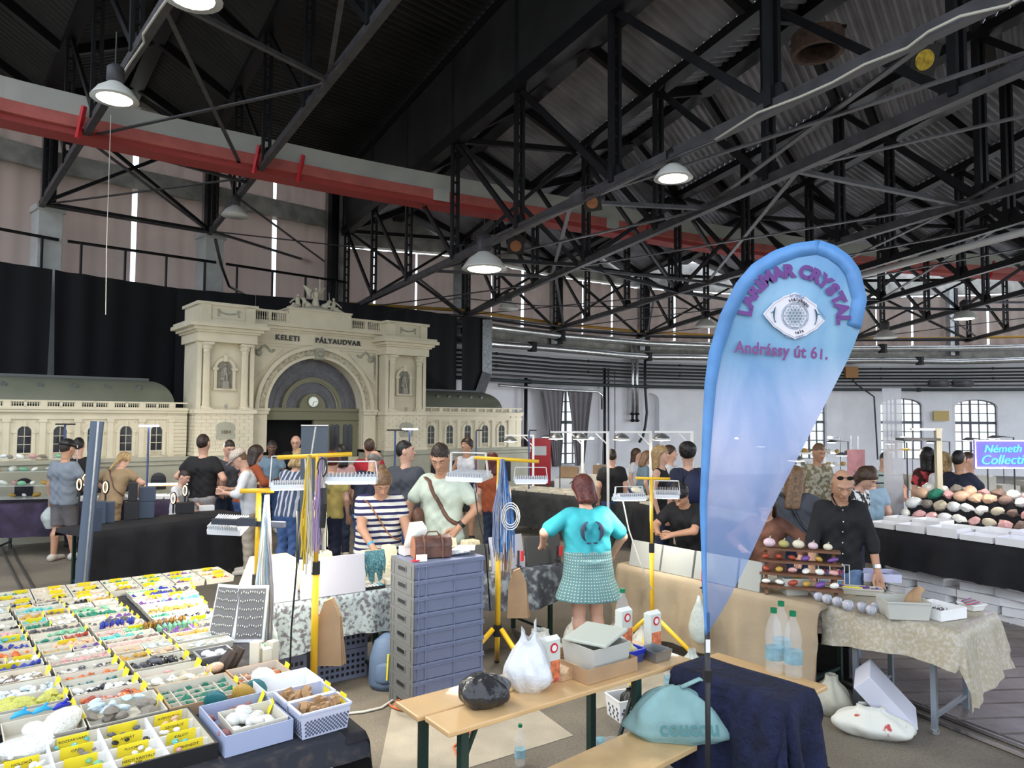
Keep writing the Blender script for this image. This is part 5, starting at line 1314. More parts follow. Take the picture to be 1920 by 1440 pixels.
person('woman in navy and white striped dress looking down at the stall, orange strap across', 700, 7.15, 879, rz=R_(18), lean=.22, nod=.55, topm=stripes('navy and white stripes', (.72, .70, .62), (.02, .02, .09), 17, .56), botm=stripes('navy and white stripes', (.7, .7, .6), (.02, .02, .09), 17, .56), bot='dress', hair='streak', hs='bun', sleeve=.45, wide=1.3, hem=.46, skin='tan', shift=(.07, 0), extra=xs, arms={-1: ((-.10, -.42, .93), (-1, .35, -.25)), 1: ((.26, -.38, .84), (1, .6, 0))})
def xm(i):
 strap(i, M_bagbrown, False, .045)
 wristband(i, 1, M_band, f=.35); wristband(i, 1, M_black, 'watch', f=.12, w=.035, r=.021)
 L = i['L']; m = MB(i['M']); a = L((-.125, -.05, .60)); m.ball(tuple(a), .12, 8, sc=(.55, .9, 1.0)); m.build('shoulder_bag', M_bagbrown, i['t'], smooth=True)
person('young man in pale mint T-shirt with brown cross-body bag and watch, hand on hip', 838, 7.32, 835, rz=R_(-12), lean=.10, nod=.5, turn=.1, topm=C_mint, botm=C_beige, hair='dkbrown', hs='short', sleeve=.62, wide=1.1, skin='tan', hem=.47, extra=xm, shift=(-.02, 0), arms={1: ((.17, -.10, 1.04), (1, .25, -.15)), -1: ((-.30, -.12, .98), (-1, .3, 0))})
person('woman with top bun, white tank top and black shorts, hand on hip', 876, 12.6, 824, rz=R_(-15), turn=-.3, topm=C_white, botm=cloth('black denim', (.02, .02, .022)), bot='shorts', hair='dkbrown', hs='topbun', sleeve=.0, wide=.86, skin='tan', hem=.57, arms={-1: ((-.13, -.02, .96), (-1, .3, 0)), 1: ((.2, -.02, .85), (1, .3, 0))})
def xt(i):
 M = i['M']; L = i['L']; sf = i['surf']
 for s_ in (-1, 1):   # two leaping dolphins printed on the back
  c = []
  for k in range(11):
   a = -0.9 + 2.2 * k / 10; c.append((s_ * (.010 + .050 * math.cos(a)), .1, .705 + .058 * math.sin(a)))
  pts = [sf(p, .019) for p in c]; rs = [.003, .008, .013, .018, .021, .022, .020, .017, .013, .008, .003]
  m = MB(M); m.tube([tuple(p) for p in pts], rs, 8, flat=1)
  b = m
  # flatten against the shirt
  q = b.build('dolphin_print', mat('dolphin print', (.035, .055, .10), .7, var=.4, scale=30), i['t'], smooth=True)
  m = MB(M); e = sf((s_ * .022, .1, .648), .02); m.ball(tuple(e), .016, 5, sc=(1.6, .3, .5)); fpt = sf((s_ * .040, .1, .725), .02); m.ball(tuple(fpt), .013, 5, sc=(.6, .3, 1.4)); m.build('dolphin_fin_print', MATS['dolphin print'], i['t'])
 hp = i['HF']; m = MB(M)
 m.tube([hp((.05, .03, .955)), hp((.054, 0, .975)), hp((.04, -.045, .98))], .004, 5); m.build('sunglasses', M_black, i['t'])
person('woman with dark red hair, turquoise dolphin T-shirt and teal polka-dot skirt, back turned', 1103, 6.35, 898, rz=R_(193), lean=.10, nod=.35, turn=.25, topm=C_teal, botm=dots('teal polka dot', (.10, .21, .22), (.45, .52, .48), 40, .2), bot='skirt', hair='red', hs='bob', sleeve=.78, wide=1.25, hem=.58, skin='light', extra=xt, cut=.355, arms={1: ((.36, -.20, 1.02), (1, .2, -.6)), -1: ((-.30, -.20, .90), (-1, .4, -.4))})
# ---- centre right
person('dark wavy-haired woman in black T-shirt threading beads, bent over the stall', 1297, 7.62, 904, rz=R_(-38), lean=.38, nod=.55, topm=C_black, botm=C_dkjeans, hair='black', hs='mop', sleeve=.6, wide=1.15, skin='tan', arms={-1: ((-.16, -.50, 1.00), (-1, .2, -.6)), 1: ((.0, -.50, .99), (1, .2, -.6))})
def bp(i, m):
 L = i['L']; q = MB(i['M']); a = L((0, .12, .70)); q.ball(tuple(a), .19, 10, sc=(.75, .5, 1.05)); o = q.build('backpack', m, None, smooth=True, label='small navy backpack on the back of the dark-haired man near the flag', cat='backpack')
 for s_ in (-1, 1): MB(i['M']).tube([tuple(L((s_ * .055, .09, .63))), tuple(L((s_ * .07, .085, .74))), tuple(L((s_ * .068, .03, .835))), tuple(L((s_ * .06, -.05, .81)))], .013, 5).build('backpack_strap', m, i['t'])
person('dark-haired young man in navy T-shirt seen from behind beside the flag', 1289, 9.3, 834, rz=R_(185), turn=-.4, topm=C_navy, botm=C_beige, bot='shorts', hair='black', hs='mop', wide=1.12, extra=lambda i: bp(i, mat('navy canvas', (.015, .02, .06), .7)))
person('laughing blond woman in black sleeveless top', 1239, 10.2, 839, rz=R_(60), topm=C_black, botm=C_dkjeans, hair='blond', hs='mid', sleeve=0, wide=.95)
person('woman with brown ponytail in white blouse beyond the laughing blond woman', 1256, 11.6, 838, rz=R_(70), topm=C_white, botm=C_denim, hair='brown', hs='pony', wide=.9)
person('broad man in black T-shirt seen from behind among the far lamps', 1147, 12.0, 845, rz=R_(180), topm=C_black, botm=C_denim, hair='dkbrown', hs='buzz', wide=1.25)
person('long-haired woman at the far stall in grey top', 1188, 14.5, 843, rz=R_(60), lean=.1, topm=C_white, botm=C_denim, hair='brown', hs='long', H=1.6)
person('woman in blue dress at the far stall', 1203, 13.2, 848, rz=R_(100), lean=.1, nod=.3, topm=C_blueshirt, botm=C_denim, hair='ltbrown', hs='mid', wide=.95)
# ---- right side
def xb(i):
 strap_m = M_black
 glasses(i, M_black, z=.998, y=-.032, up=True); wristband(i, -1, M_band); wristband(i, 1, M_silver, 'watch', w=.03, r=.0215)
 m = MB(i['M'])
 for k in range(6): p = i['surf']((0.0, -.1, .80 - .055 * k), .02); m.ball(tuple(p), .006, 5)
 m.build('shirt_buttons', M_whitepaper, i['t'])
 m = MB(i['M'])
 for s_ in (-1, 1): m.tube([tuple(i['L']((s_ * .01, -.062, .80))), tuple(i['L']((s_ * .035, -.045, .835))), tuple(i['L']((s_ * .04, .01, .86))), tuple(i['L']((s_ * .02, .04, .865)))], [.010, .013, .013, .010], 6, flat=.4)
 m.build('collar', C_black, i['t'])
person('man with shaved head, sunglasses on brow and black button-up shirt looking down', 1566, 6.35, 881, rz=R_(-14), lean=.12, nod=.5, topm=C_black, botm=C_ltdenim, hair='grey', hs='bald', sleeve=1.25, wide=1.02, skin='tan', shoes=mat('black canvas sneaker', (.03, .03, .035), .6), hem=.48, extra=xb, shift=(.02, 0), arms={-1: ((-.27, -.18, .82), (-1, .5, 0)), 1: ((.28, -.12, .82), (1, .5, 0))})
person('long-haired woman in dark top with black shoulder bag, back to us by the flag edge', 1488, 7.7, 881, rz=R_(160), lean=.12, nod=.25, turn=-.5, topm=C_char, botm=C_dkjeans, hair='streak', hs='long', wide=1.12, extra=lambda i: strap(i, M_black, True, .03), arms={-1: ((-.30, -.2, 1.0), (-1, 0, -.5)), 1: ((.2, -.25, .9), (1, 0, -1))})
person('woman in sheer brown blouse and dark skirt half hidden by the flag', 1436, 6.9, 925, rz=R_(-25), lean=.1, nod=.6, topm=cloth('sheer brown chiffon', (.16, .07, .045), var=.5, scale=6), botm=dots('black beaded skirt', (.015, .015, .015), (.5, .5, .45), 30, .2), bot='skirt', hair='dkbrown', hs='mid', sleeve=1.7, wide=1.05, arms={-1: ((-.2, -.3, .95), (-1, 0, -.5)), 1: ((.30, -.22, .88), (1, .3, -.2))})
person('stallholder in camouflage shirt behind glass shelves', 1530, 10.8, 835, rz=R_(8), nod=.4, topm=cloth('camouflage cotton', (.20, .17, .10), col2=(.45, .42, .32), scale=16, rng=(.48, .52)), botm=C_beige, hair='ltbrown', hs='buzz', wide=1.2, skin='tan')
person('short brown-haired woman in zebra-print top looking down', 1594, 8.3, 875, rz=R_(35), lean=.15, nod=.6, topm=cloth('zebra cotton', (.02, .02, .02), col2=(.7, .7, .68), scale=22, rng=(.49, .51)), botm=C_dkjeans, hair='brown', hs='bob', wide=1.0)
person('boy in light blue T-shirt, back to us', 1630, 9.3, 877, rz=R_(175), topm=C_ltblue, botm=C_beige, hair='brown', hs='buzz', wide=1.0)
person('man in pale polo with dark stripes holding something by the yellow stand', 1653, 10.9, 850, rz=R_(15), nod=.5, topm=stripes('pale green with dark stripes', (.45, .55, .50), (.02, .03, .06), 9, .8), botm=cloth('white apron cloth', (.6, .6, .62)), hair='dkbrown', hs='short', wide=1.2, arms={1: ((.2, -.22, .98), (1, .2, -.5)), -1: ((-.1, -.3, 1.0), (-1, .2, -.5))})
person('young man in navy T-shirt in profile before the lit mineral cabinet', 1796, 10.1, 849, rz=R_(115), turn=.1, topm=C_navy, botm=C_dkjeans, hair='black', hs='short', wide=1.15, skin='tan', arms={1: ((.15, -.3, 1.1), (1, .2, -.5)), -1: ((-.1, -.3, 1.1), (-1, .2, -.5))})
person('woman in white top with pale hair, back to us beside the pink bag', 1765, 10.4, 851, rz=R_(190), topm=C_white, botm=C_white, hair='blond', hs='bob', wide=1.1)
person('person in red and black checked top by the far shelves', 1736, 10.6, 842, rz=R_(170), topm=cloth('red and black check', (.04, .01, .01), col2=(.5, .06, .07), scale=12, rng=(.45, .55)), botm=C_dkjeans, hair='black', hs='mid', wide=.8)
person('short-haired man glimpsed beyond the navy T-shirt', 1815, 10.6, 851, rz=R_(60), topm=C_char, botm=C_dkjeans, hair='brown', hs='buzz', wide=1.0)
person('red-haired woman behind the yarn on the yellow stand', 925, 10.6, 852, rz=R_(150), topm=C_rust, botm=C_dkjeans, hair='red', hs='mid', wide=1.0)
person('grey-haired seller in glasses seated behind the glass shelves at the far table', 84, 12.4, 855, rz=R_(20), nod=.4, topm=C_white, botm=C_denim, hair='blond', hs='bob', wide=1.1)
# ================================================================ helpers for the stalls
def tablecloth(M, x0, x1, y0, y1, top, dl, dr, df, db, m, label, parent=None, rip=.02, st=.045, wob=.0, name='tablecloth', group=None, cat='tablecloth', seed=1.0, flare=.1):
 def seq(a, b, da, db_):
  o = []
  for p, q in ((a - da, a), (a, b), (b, b + db_)): n = max(1, int((q - p) / st + .5)); o += [p + (q - p) * k / n for k in range(n)]
  return o + [b + db_]
 R = []
 for v in seq(y0, y1, df, db):
  row = []
  for u in seq(x0, x1, dl, dr):
   cx_, cy_ = min(max(u, x0), x1), min(max(v, y0), y1); ex, ey = u - cx_, v - cy_; e_ = math.hypot(ex, ey)
   if e_ > 1e-6:
    s_ = (u * 13 + v * 13) if abs(ex) > 0 and abs(ey) > 0 else (v * 14 if abs(ex) > 0 else u * 14)
    o = .012 + flare * e_ + rip * math.sin(s_ + seed) * min(1, e_ * 4) + rip * .5 * math.sin(s_ * 2.3 + seed * 2) * min(1, e_ * 4)
    x = cx_ + ex / e_ * o; y = cy_ + ey / e_ * o; z = top - e_ * (1 + wob * math.sin(s_ * .31 + seed))
    z = max(z, .01)
   else: x, y, z = u, v, top + .003 * math.sin(u * 9 + seed) * math.sin(v * 11)
   row.append((x, y, z))
  R.append(row)
 mb = MB(M); mb.grid(R); return mb.build(name, m, parent, smooth=True, label=label, cat=cat, group=group)
def table(M, x0, x1, y0, y1, top, label, m=None, legm=None, group=None, name='folding_table', th=.03, cross=True):
 T = thing(name, label, 'table', M=M @ Matrix.Translation(((x0 + x1) / 2, (y0 + y1) / 2, 0)), group=group); m = m or M_wood; legm = legm or M_green_steel
 MB(M).bx(x0, x1, y0, y1, top - th, top).build('tabletop', m, T, bevel=.006)
 for x in (x0 + .16, x1 - .16):
  for y in (y0 + .05, y1 - .05):
   MB(M).bar((x, y, 0), (x, y, top - th), .035, .035).build('leg', legm, T)
  MB(M).bar((x, y0 + .05, .12), (x, y1 - .05, .12), .025).build('crossbar', legm, T)
 return T
def obox(mb, x0, x1, y0, y1, z0, h, t=.006, taper=.0, mi=0, mi2=None):
 mi2 = mi if mi2 is None else mi2
 a = taper
 o = [(x0 + a, y0 + a, z0), (x1 - a, y0 + a, z0), (x1 - a, y1 - a, z0), (x0 + a, y1 - a, z0)]; O = [(x0, y0, z0 + h), (x1, y0, z0 + h), (x1, y1, z0 + h), (x0, y1, z0 + h)]
 i_ = [(x0 + t, y0 + t, z0 + h), (x1 - t, y0 + t, z0 + h), (x1 - t, y1 - t, z0 + h), (x0 + t, y1 - t, z0 + h)]; I = [(x0 + a + t, y0 + a + t, z0 + t), (x1 - a - t, y0 + a + t, z0 + t), (x1 - a - t, y1 - a - t, z0 + t), (x0 + a + t, y1 - a - t, z0 + t)]
 vs = o + O + i_ + I; fs = [(3, 2, 1, 0)]
 for k in range(4):
  l = (k + 1) % 4; fs += [(k, l, 4 + l, 4 + k), (4 + k, 4 + l, 8 + l, 8 + k)]
 mb.add(vs, fs, mi)
 mb.add(i_ + I, [(k, (k + 1) % 4, 4 + (k + 1) % 4, 4 + k) for k in range(4)] + [(4, 5, 6, 7)], mi2)
 return mb
# rocks
import bmesh
def rockmesh(seed, m, flat=.75, rough=.28, n=2, smooth=False):
 r = random.Random(seed); bm = bmesh.new(); bmesh.ops.create_icosphere(bm, subdivisions=n, radius=.5)
 ax = [Vector((r.uniform(-1, 1), r.uniform(-1, 1), r.uniform(-1, 1))).normalized() for _ in range(7)]
 for v in bm.verts:
  d = v.co.normalized(); k = 1.0
  for q, a in enumerate(ax):
   c = d.dot(a)
   if c > .55: k = min(k, .55 / c + rough * .3) if rough > .1 else k
  v.co = d * .5 * (k + r.uniform(-1, 1) * rough * .16); v.co.z *= flat; v.co.x *= r.uniform(1, 1) 
 me = bpy.data.meshes.new('rock'); bm.to_mesh(me); bm.free(); me.materials.append(m)
 if smooth: me.polygons.foreach_set('use_smooth', [True] * len(me.polygons))
 return me
import bmesh
STONEC = {'quartz': (.75, .76, .74), 'milk': (.80, .78, .70), 'celestite': (.55, .66, .72), 'sulfur': (.66, .66, .16), 'brownquartz': (.22, .15, .12), 'malachite': (.03, .22, .14), 'carnelian': (.62, .16, .04), 'jasper': (.35, .06, .03), 'rose': (.65, .36, .34), 'obsidian': (.02, .02, .025),
          'amethyst': (.16, .07, .28), 'turquoise': (.12, .45, .42), 'grey': (.28, .25, .21), 'lapis': (.03, .05, .30), 'honey': (.50, .30, .06), 'cream': (.62, .55, .40), 'hematite': (.10, .10, .11), 'green': (.20, .45, .28), 'pinkraw': (.40, .17, .16), 'white': (.82, .82, .80), 'peach': (.70, .45, .30), 'teal': (.03, .15, .16), 'tigereye': (.28, .15, .04)}
SM = {}
def smat(k):
 if k not in SM:
  c = STONEC[k]; raw = k in ('sulfur', 'grey', 'malachite', 'brownquartz', 'pinkraw', 'cream')
  SM[k] = mat('stone ' + k, c, .75 if raw else .18, var=.28, scale=25, bump=.5 if raw else 0, bscale=60)
 return SM[k]
RK = {}
def stone(k, p, s, label, group, tumbled=None, sc=None, rot=None, name='gemstone', cat='stone'):
 sd = random.randrange(4); tb = tumbled if tumbled is not None else k not in ('sulfur', 'grey', 'malachite', 'brownquartz', 'pinkraw', 'celestite')
 key = (k, sd, tb)
 if key not in RK: RK[key] = rockmesh(hash((sd, 5, tb)) % 999, smat(k), .7, .05 if tb else .45, 2, tb)
 o = bpy.data.objects.new(name, RK[key]); COL.objects.link(o); o.location = p
 s *= 1.18
 o.scale = [s * x for x in (sc or (random.uniform(.85, 1.3), random.uniform(.7, 1), random.uniform(.7, 1)))]
 o.rotation_euler = rot or (random.uniform(-.4, .4), random.uniform(-.4, .4), random.uniform(0, 6.28))
 tag(o, label, cat, group); return o
def rockstuff(mb, k_mi, p, s, M=None):
 """adds a small faceted pebble to one shared 'stuff' mesh"""
 vs = []
 for a, b, c in ((1, 0, 0), (-1, 0, 0), (0, 1, 0), (0, -1, 0), (0, 0, 1), (0, 0, -1)): vs.append((p[0] + a * s * random.uniform(.4, .7), p[1] + b * s * random.uniform(.35, .6), p[2] + c * s * random.uniform(.3, .5) + s * .3))
 mb.add(vs, [(0, 2, 4), (2, 1, 4), (1, 3, 4), (3, 0, 4), (2, 0, 5), (1, 2, 5), (3, 1, 5), (0, 3, 5)], k_mi)
# ================================================================ long bead stall (left front)
TH1 = math.radians(38.3)
M1 = frame(-.72, 3.21, 0, TH1); Z1 = .76
table(M1, -1.95, .06, -.03, 1.95, Z1 - .005, 'long trestle table carrying the nearest stone trays', M_wood)
table(M1, -1.95, .10, 1.97, 3.66, Z1 - .005, 'long trestle table under the far half of the bead trays', M_wood)
M_floral = mat('dark floral tablecloth', (.02, .022, .03), .85, col2=(.07, .055, .05), scale=18, rng=(.5, .75), detail=8)
tablecloth(M1, -1.96, .07, -.04, 3.68, Z1, .25, .05, .10, .1, M_floral, 'dark floral cloth beneath the stone trays', rip=.012, st=.09)
tablecloth(M1, -.02, .07, -.04, .30, Z1 + .003, .01, .27, .02, .02, M_blackcloth, 'black cloth end flapping off the corner of the stone stall', rip=.03, st=.03, wob=.5)
mb = MB(M1)
mb.bar((-.16, .03, .70), (-.62, .35, .2), .03); MB(M1).bar((-.2, .3, .70), (-.7, .02, .15), .02)
mb.build('table_strut', M_green_steel, bpy.data.objects['folding_table'])
STUFFK = ['quartz', 'milk', 'celestite', 'brownquartz', 'malachite', 'carnelian', 'jasper', 'rose', 'obsidian', 'amethyst', 'turquoise', 'lapis', 'honey', 'hematite', 'peach', 'green', 'sulfur', 'white', 'teal', 'cream']
heap = MB()
def tag_card(M, x, y, z, w, h, parent, lean=.6, txt=None, rz=0.0, size=None, m=None):
 T = M @ Matrix.Translation((x, y, z)) @ Matrix.Rotation(rz, 4, 'Z') @ Matrix.Rotation(-lean, 4, 'X')
 mb = MB(T); mb.bx(-w / 2, w / 2, -.001, .001, 0, h); c = mb.build('price_card', m or M_tag, parent)
 if txt:
  tx = MB(); text_on(tx, txt, size or h * .38, basis(T @ Vector((0, -.0015, h * .52)), T.to_3x3() @ Vector((1, 0, 0)), T.to_3x3() @ Vector((0, 0, 1))), extr=.0004); tx.build('handwriting', M_ink, c)
 return c
M_traywhite = mat('white tray plastic', (.62, .585, .49), .5, var=.04, scale=3); M_traycard = mat('cream tray card', (.66, .58, .44), .8)
# big black compartment case with yellow handwritten cards
cs = thing('compartment_case', 'black edged case of white compartments with handwritten yellow cards, nearest on the stall', 'display case', M=M1 @ Matrix.Translation((-1.07, .33, Z1)))
cx0, cx1, cy0, cy1 = -1.62, -.52, .10, .56
mb = MB(M1); obox(mb, cx0, cx1, cy0, cy1, Z1 + .002, .062, .012, 0, 0, 1); mb.build('case_shell', [M_black, M_traywhite], cs)
names_ = ['ZÖLD KALCIT\n500', '', 'JÁSPIS', 'ROZSAKVARC', '', 'AVENTURIN', 'AMETISZT', '', 'HOLDKŐ', 'OPÁL', 'ACHÁT', 'SZODALIT', 'AMMONITESZ\n500', 'JÁSPIS', 'HEGYIKRISTÁLY\n200', '', 'FLUORIT', 'KALCIT', 'GYÖNGY', 'FEKETE ÓNIX', 'ÖRVÉNYKŐ\n500', 'SZERPENTIN', 'HEGYI KRISTÁLY\n200', 'MAGNEZIT']
dv_ = MB(M1)
ncx, ncy = 6, 4
for i in range(1, ncx): x = cx0 + (cx1 - cx0) * i / ncx; dv_.bx(x - .0035, x + .0035, cy0 + .01, cy1 - .01, Z1 + .01, Z1 + .062)
for j in range(1, ncy): y = cy0 + (cy1 - cy0) * j / ncy; dv_.bx(cx0 + .01, cx1 - .01, y - .003, y + .003, Z1 + .01, Z1 + .050)
dv_.build('divider', M_whitepaper, cs)
ck = ['rose', 'brownquartz', 'quartz', 'turquoise', 'hematite', 'peach', 'amethyst', 'cream', 'quartz', 'grey', 'obsidian', 'white', 'hematite', 'brownquartz', 'white', 'green', 'milk', 'turquoise', 'hematite', 'cream', 'teal', 'milk', 'quartz', 'rose']
q = 0
for j in range(ncy - 1, -1, -1):
 for i in range(ncx):
  xa = cx0 + (cx1 - cx0) * i / ncx; ya = cy0 + (cy1 - cy0) * j / ncy; wx = (cx1 - cx0) / ncx; wy = (cy1 - cy0) / ncy
  tg = tag_card(M1, xa + wx * .5, ya + wy * .90, Z1 + .012, wx * .62, .055, cs, lean=-.25, txt=names_[q % 24] or None, size=.016)
  if i > 1:
   kk = ck[q % 24]
   for s_ in range(3):
    p = M1 @ Vector((xa + wx * random.uniform(.15, .85), ya + wy * random.uniform(.3, .75), Z1 + .040)); stone(kk, p, random.uniform(.018, .03), 'small %s stone inside yellow-carded compartment case' % {'brownquartz': 'brown', 'hematite': 'dark grey', 'teal': 'dark teal'}.get(kk, kk), 'small stones in the compartment case')
  q += 1
# trays: (x0,x1,y0,y1,h,material,kind,count,size,label)
def tray(x0, x1, y0, y1, h, m, label, kind=None, n=0, s=.03, tagc=True, M=None, z=None, taper=.012, group=None, name='sorting_tray', slabel=None, pile=0, z2=0.0):
 M = M or M1; z = Z1 if z is None else z
 t = thing(name, label, 'tray', M=M @ Matrix.Translation(((x0 + x1) / 2, (y0 + y1) / 2, z)), group=group)
 mb = MB(M); obox(mb, x0, x1, y0, y1, z + .002, h, .005, taper); mb.build('tray_shell', m, t)
 if tagc: tag_card(M, x1 - .012, (y0 + y1) / 2, z + h * .5, min(.07, (y1 - y0) * .75), .05, t, lean=-.3, rz=PI / 2 + .1)
 if kind:
  ks = kind if isinstance(kind, (list, tuple)) else [kind]
  for i in range(n):
   k = ks[i % len(ks)]; ss = s * random.uniform(.75, 1.25)
   px_ = random.uniform(x0 + ss * .5 + .012, x1 - ss * .5 - .012); py_ = random.uniform(y0 + ss * .4 + .010, y1 - ss * .4 - .010)
   stone(k, M @ Vector((px_, py_, z + h * .35 + ss * .3 + (random.random() * pile))), ss, slabel or ('%s stone in the %s' % (k, label)), label[:48])
  for i in range(n * 3):
   k = ks[i % len(ks)]; ss = s * .5
   if k in STUFFK and s < .06: rockstuff(heap, STUFFK.index(k), M @ Vector((random.uniform(x0 + .02, x1 - .02), random.uniform(y0 + .015, y1 - .015), z + h * .45)), ss * random.uniform(.9, 1.5))
 return t
tray(-1.21, -.92, .60, .86, .06, M_traywhite, 'white tray of large smooth cream pebbles', ['milk'], 4, .12, slabel='large smooth cream pebble in white tray', pile=.02)
stone('quartz', M1 @ Vector((-1.13, .56, Z1 + .05)), .16, 'big clear crystal cluster in front of the cream pebble tray', None, tumbled=False, sc=(1.4, .8, .8), rot=(.2, .1, .6), name='crystal_cluster', cat='crystal')
t = tray(-.91, -.60, .60, .90, .055, M_traywhite, 'white tray of pale blue crystals and grey rocks', None)
for k in range(13): stone('celestite', M1 @ Vector((random.uniform(-.87, -.66), random.uniform(.76, .87), Z1 + random.uniform(.04, .07))), random.uniform(.04, .065), 'pale blue crystal in tray shared with grey rocks', 'pale blue crystals')
for k in range(9): stone('grey', M1 @ Vector((random.uniform(-.90, -.63), random.uniform(.62, .76), Z1 + random.uniform(.03, .06))), random.uniform(.06, .09), 'rough grey rock in tray with pale blue crystals', 'rough grey rocks')
def compbox(x0, x1, y0, y1, nx, ny, label, kind, h=.055, outer=None, per=3, s=.03):
 t = thing('compartment_box', label, 'box', M=M1 @ Matrix.Translation(((x0 + x1) / 2, (y0 + y1) / 2, Z1)))
 mb = MB(M1); obox(mb, x0, x1, y0, y1, Z1 + .002, h, .008, 0, 0, 1); mb.build('box_shell', [outer or M_card, M_traywhite], t)
 mb = MB(M1)
 for i in range(1, nx): x = x0 + (x1 - x0) * i / nx; mb.bx(x - .002, x + .002, y0 + .01, y1 - .01, Z1 + .01, Z1 + h * .55)
 for j in range(1, ny): y = y0 + (y1 - y0) * j / ny; mb.bx(x0 + .01, x1 - .01, y - .002, y + .002, Z1 + .01, Z1 + h * .55)
 mb.build('divider', M_traywhite, t)
 for i in range(nx):
  for j in range(ny):
   for _ in range(7): rockstuff(heap, STUFFK.index(kind), M1 @ Vector((x0 + (x1 - x0) * (i + random.uniform(.15, .85)) / nx, y0 + (y1 - y0) * (j + random.uniform(.15, .85)) / ny, Z1 + .012)), s * .5)
   for _ in range(per):
    stone(kind, M1 @ Vector((x0 + (x1 - x0) * (i + random.uniform(.2, .8)) / nx, y0 + (y1 - y0) * (j + random.uniform(.2, .8)) / ny, Z1 + .022)), s * random.uniform(.6, 1.3), 'small piece in the ' + label, label[:40], tumbled=False)
 tag_card(M1, x1 - .01, (y0 + y1) / 2, Z1 + h * .4, .06, .06, t, lean=-.3, rz=PI / 2)
 return t
compbox(-.59, -.25, .60, .93, 5, 5, 'partitioned card box of green malachite chips', 'malachite', per=1, s=.035)
compbox(-.24, .03, .66, .96, 4, 4, 'partitioned card box of orange carnelian chips', 'carnelian', per=1, s=.035)
# agate slabs and geode standing in front of the boxes
for k, (x, y, c, lb) in enumerate(((-.40, .57, 'teal', 'grey-blue agate slab leaning before the malachite box'), (-.27, .575, 'honey', 'honey agate slab leaning beside the carnelian box'), (-.20, .60, 'teal', 'dark teal geode half by the wood block basket'))):
 stone(c, M1 @ Vector((x, y, Z1 + .055)), .11, lb, None, sc=(.85, .3, 1.25), rot=(.2, .3 * (k - 1), .1), name='agate_slab', cat='mineral')
stone('white', M1 @ Vector((-.13, .70, Z1 + .07)), .12, 'white quartz boulder on the carnelian box', None, name='quartz_boulder', cat='mineral', sc=(1.2, .9, 1))
# blue-grey carton with white stones
t = thing('stone_carton', 'pale blue carton with white palm stones and raw pink quartz', 'carton', M=M1 @ Matrix.Translation((-.36, .25, Z1)))
mb = MB(M1); obox(mb, -.50, -.215, .08, .47, Z1 + .002, .085, .006, 0); mb.build('carton_shell', mat('pale blue carton', (.38, .43, .60), .6), t)
mb = MB(M1); obox(mb, -.46, -.23, .10, .33, Z1 + .02, .075, .005, .01); mb.build('inner_tray', M_traywhite, t)
tag_card(M1, -.25, .30, Z1 + .05, .06, .06, t, lean=-.4, rz=PI / 2.3); tag_card(M1, -.25, .42, Z1 + .05, .06, .06, t, lean=-.4, rz=PI / 2.3)
for k in range(14): stone('quartz', M1 @ Vector((random.uniform(-.43, -.26), random.uniform(.13, .30), Z1 + random.uniform(.05, .09))), random.uniform(.045, .065), 'milky white palm stone in the pale blue carton', 'milky palm stones')
for k in range(11): stone('pinkraw', M1 @ Vector((random.uniform(-.48, -.23) if k > 3 else random.uniform(-.485, -.465), random.uniform(.35, .45) if k > 3 else random.uniform(.14, .4), Z1 + random.uniform(.04, .07))), random.uniform(.035, .05), 'raw pink quartz at the back of the pale blue carton', 'raw pink quartz')
# perforated baskets of wood blocks
M_basket = mat('lilac white plastic', (.55, .58, .72), .45)
def perf_basket(M, x0, x1, y0, y1, z, h, label, m, nx, nz, parent_cat='basket', r=.004, taper=.012):
 t = thing('plastic_basket', label, parent_cat, M=M @ Matrix.Translation(((x0 + x1) / 2, (y0 + y1) / 2, z)))
 mb = MB(M); obox(mb, x0, x1, y0, y1, z, h, .004, taper); mb.build('basket_shell', m, t)
 mb = MB(M); 
 for (a, b, c_, d_) in ((x0, y0, x1, y0), (x1, y0, x1, y1), (x1, y1, x0, y1), (x0, y1, x0, y0)): mb.bar((a, b, z + h), (c_, d_, z + h), .012, .008)
 mb.build('rim', m, t)
 mb = MB(M)
 for i in range(nx):
  for j in range(nz):
   u = (i + 1) / (nx + 1) + (.5 / (nx + 1) if j % 2 else 0); v = .12 + .62 * j / nz; tp = taper * (1 - v)
   x = x0 + tp + (x1 - x0 - 2 * tp) * u; mb.bx(x - r, x + r, y0 + tp - .002, y0 + tp + .001, z + h * v - r, z + h * v + r)
   y = y0 + tp + (y1 - y0 - 2 * tp) * u
   if i % 2 == 0: mb.bx(x0 + tp - .002, x0 + tp + .001, y - r, y + r, z + h * v - r, z + h * v + r)
 mb.build('perforation', mat('shadowed hole', (.08, .09, .14), .8), t)
 return t
for (y0, y1, nm) in ((.03, .185, 'nearest the table corner'), (.20, .36, 'behind the first one')):
 tt = perf_basket(M1, -.20, .03, y0, y1, Z1 + .003, .11, 'pale perforated plastic basket of small wood blocks, ' + nm, M_basket, 12, 8)
 tag_card(M1, .02, (y0 + y1) / 2, Z1 + .08, .06, .055, tt, lean=-.2, rz=PI / 2)
 for k in range(30):
  bw = MB(M1 @ Matrix.Translation((random.uniform(-.175, .0), random.uniform(y0 + .03, y1 - .03), Z1 + random.uniform(.07, .115))) @ Matrix.Rotation(random.uniform(0, 3), 4, 'Z') @ Matrix.Rotation(random.uniform(-1, 1), 4, 'X'))
  a = random.uniform(.012, .02); bw.bx(-a, a, -.008, .008, -a * 1.3, a * 1.3)
  bw.build('wood_block', mat('cut wood block', (.42, .25, .12), .7, var=.25, scale=20), label='small brown wood block in the basket ' + nm, cat='wood block', group='wood blocks ' + nm, bevel=.0015)
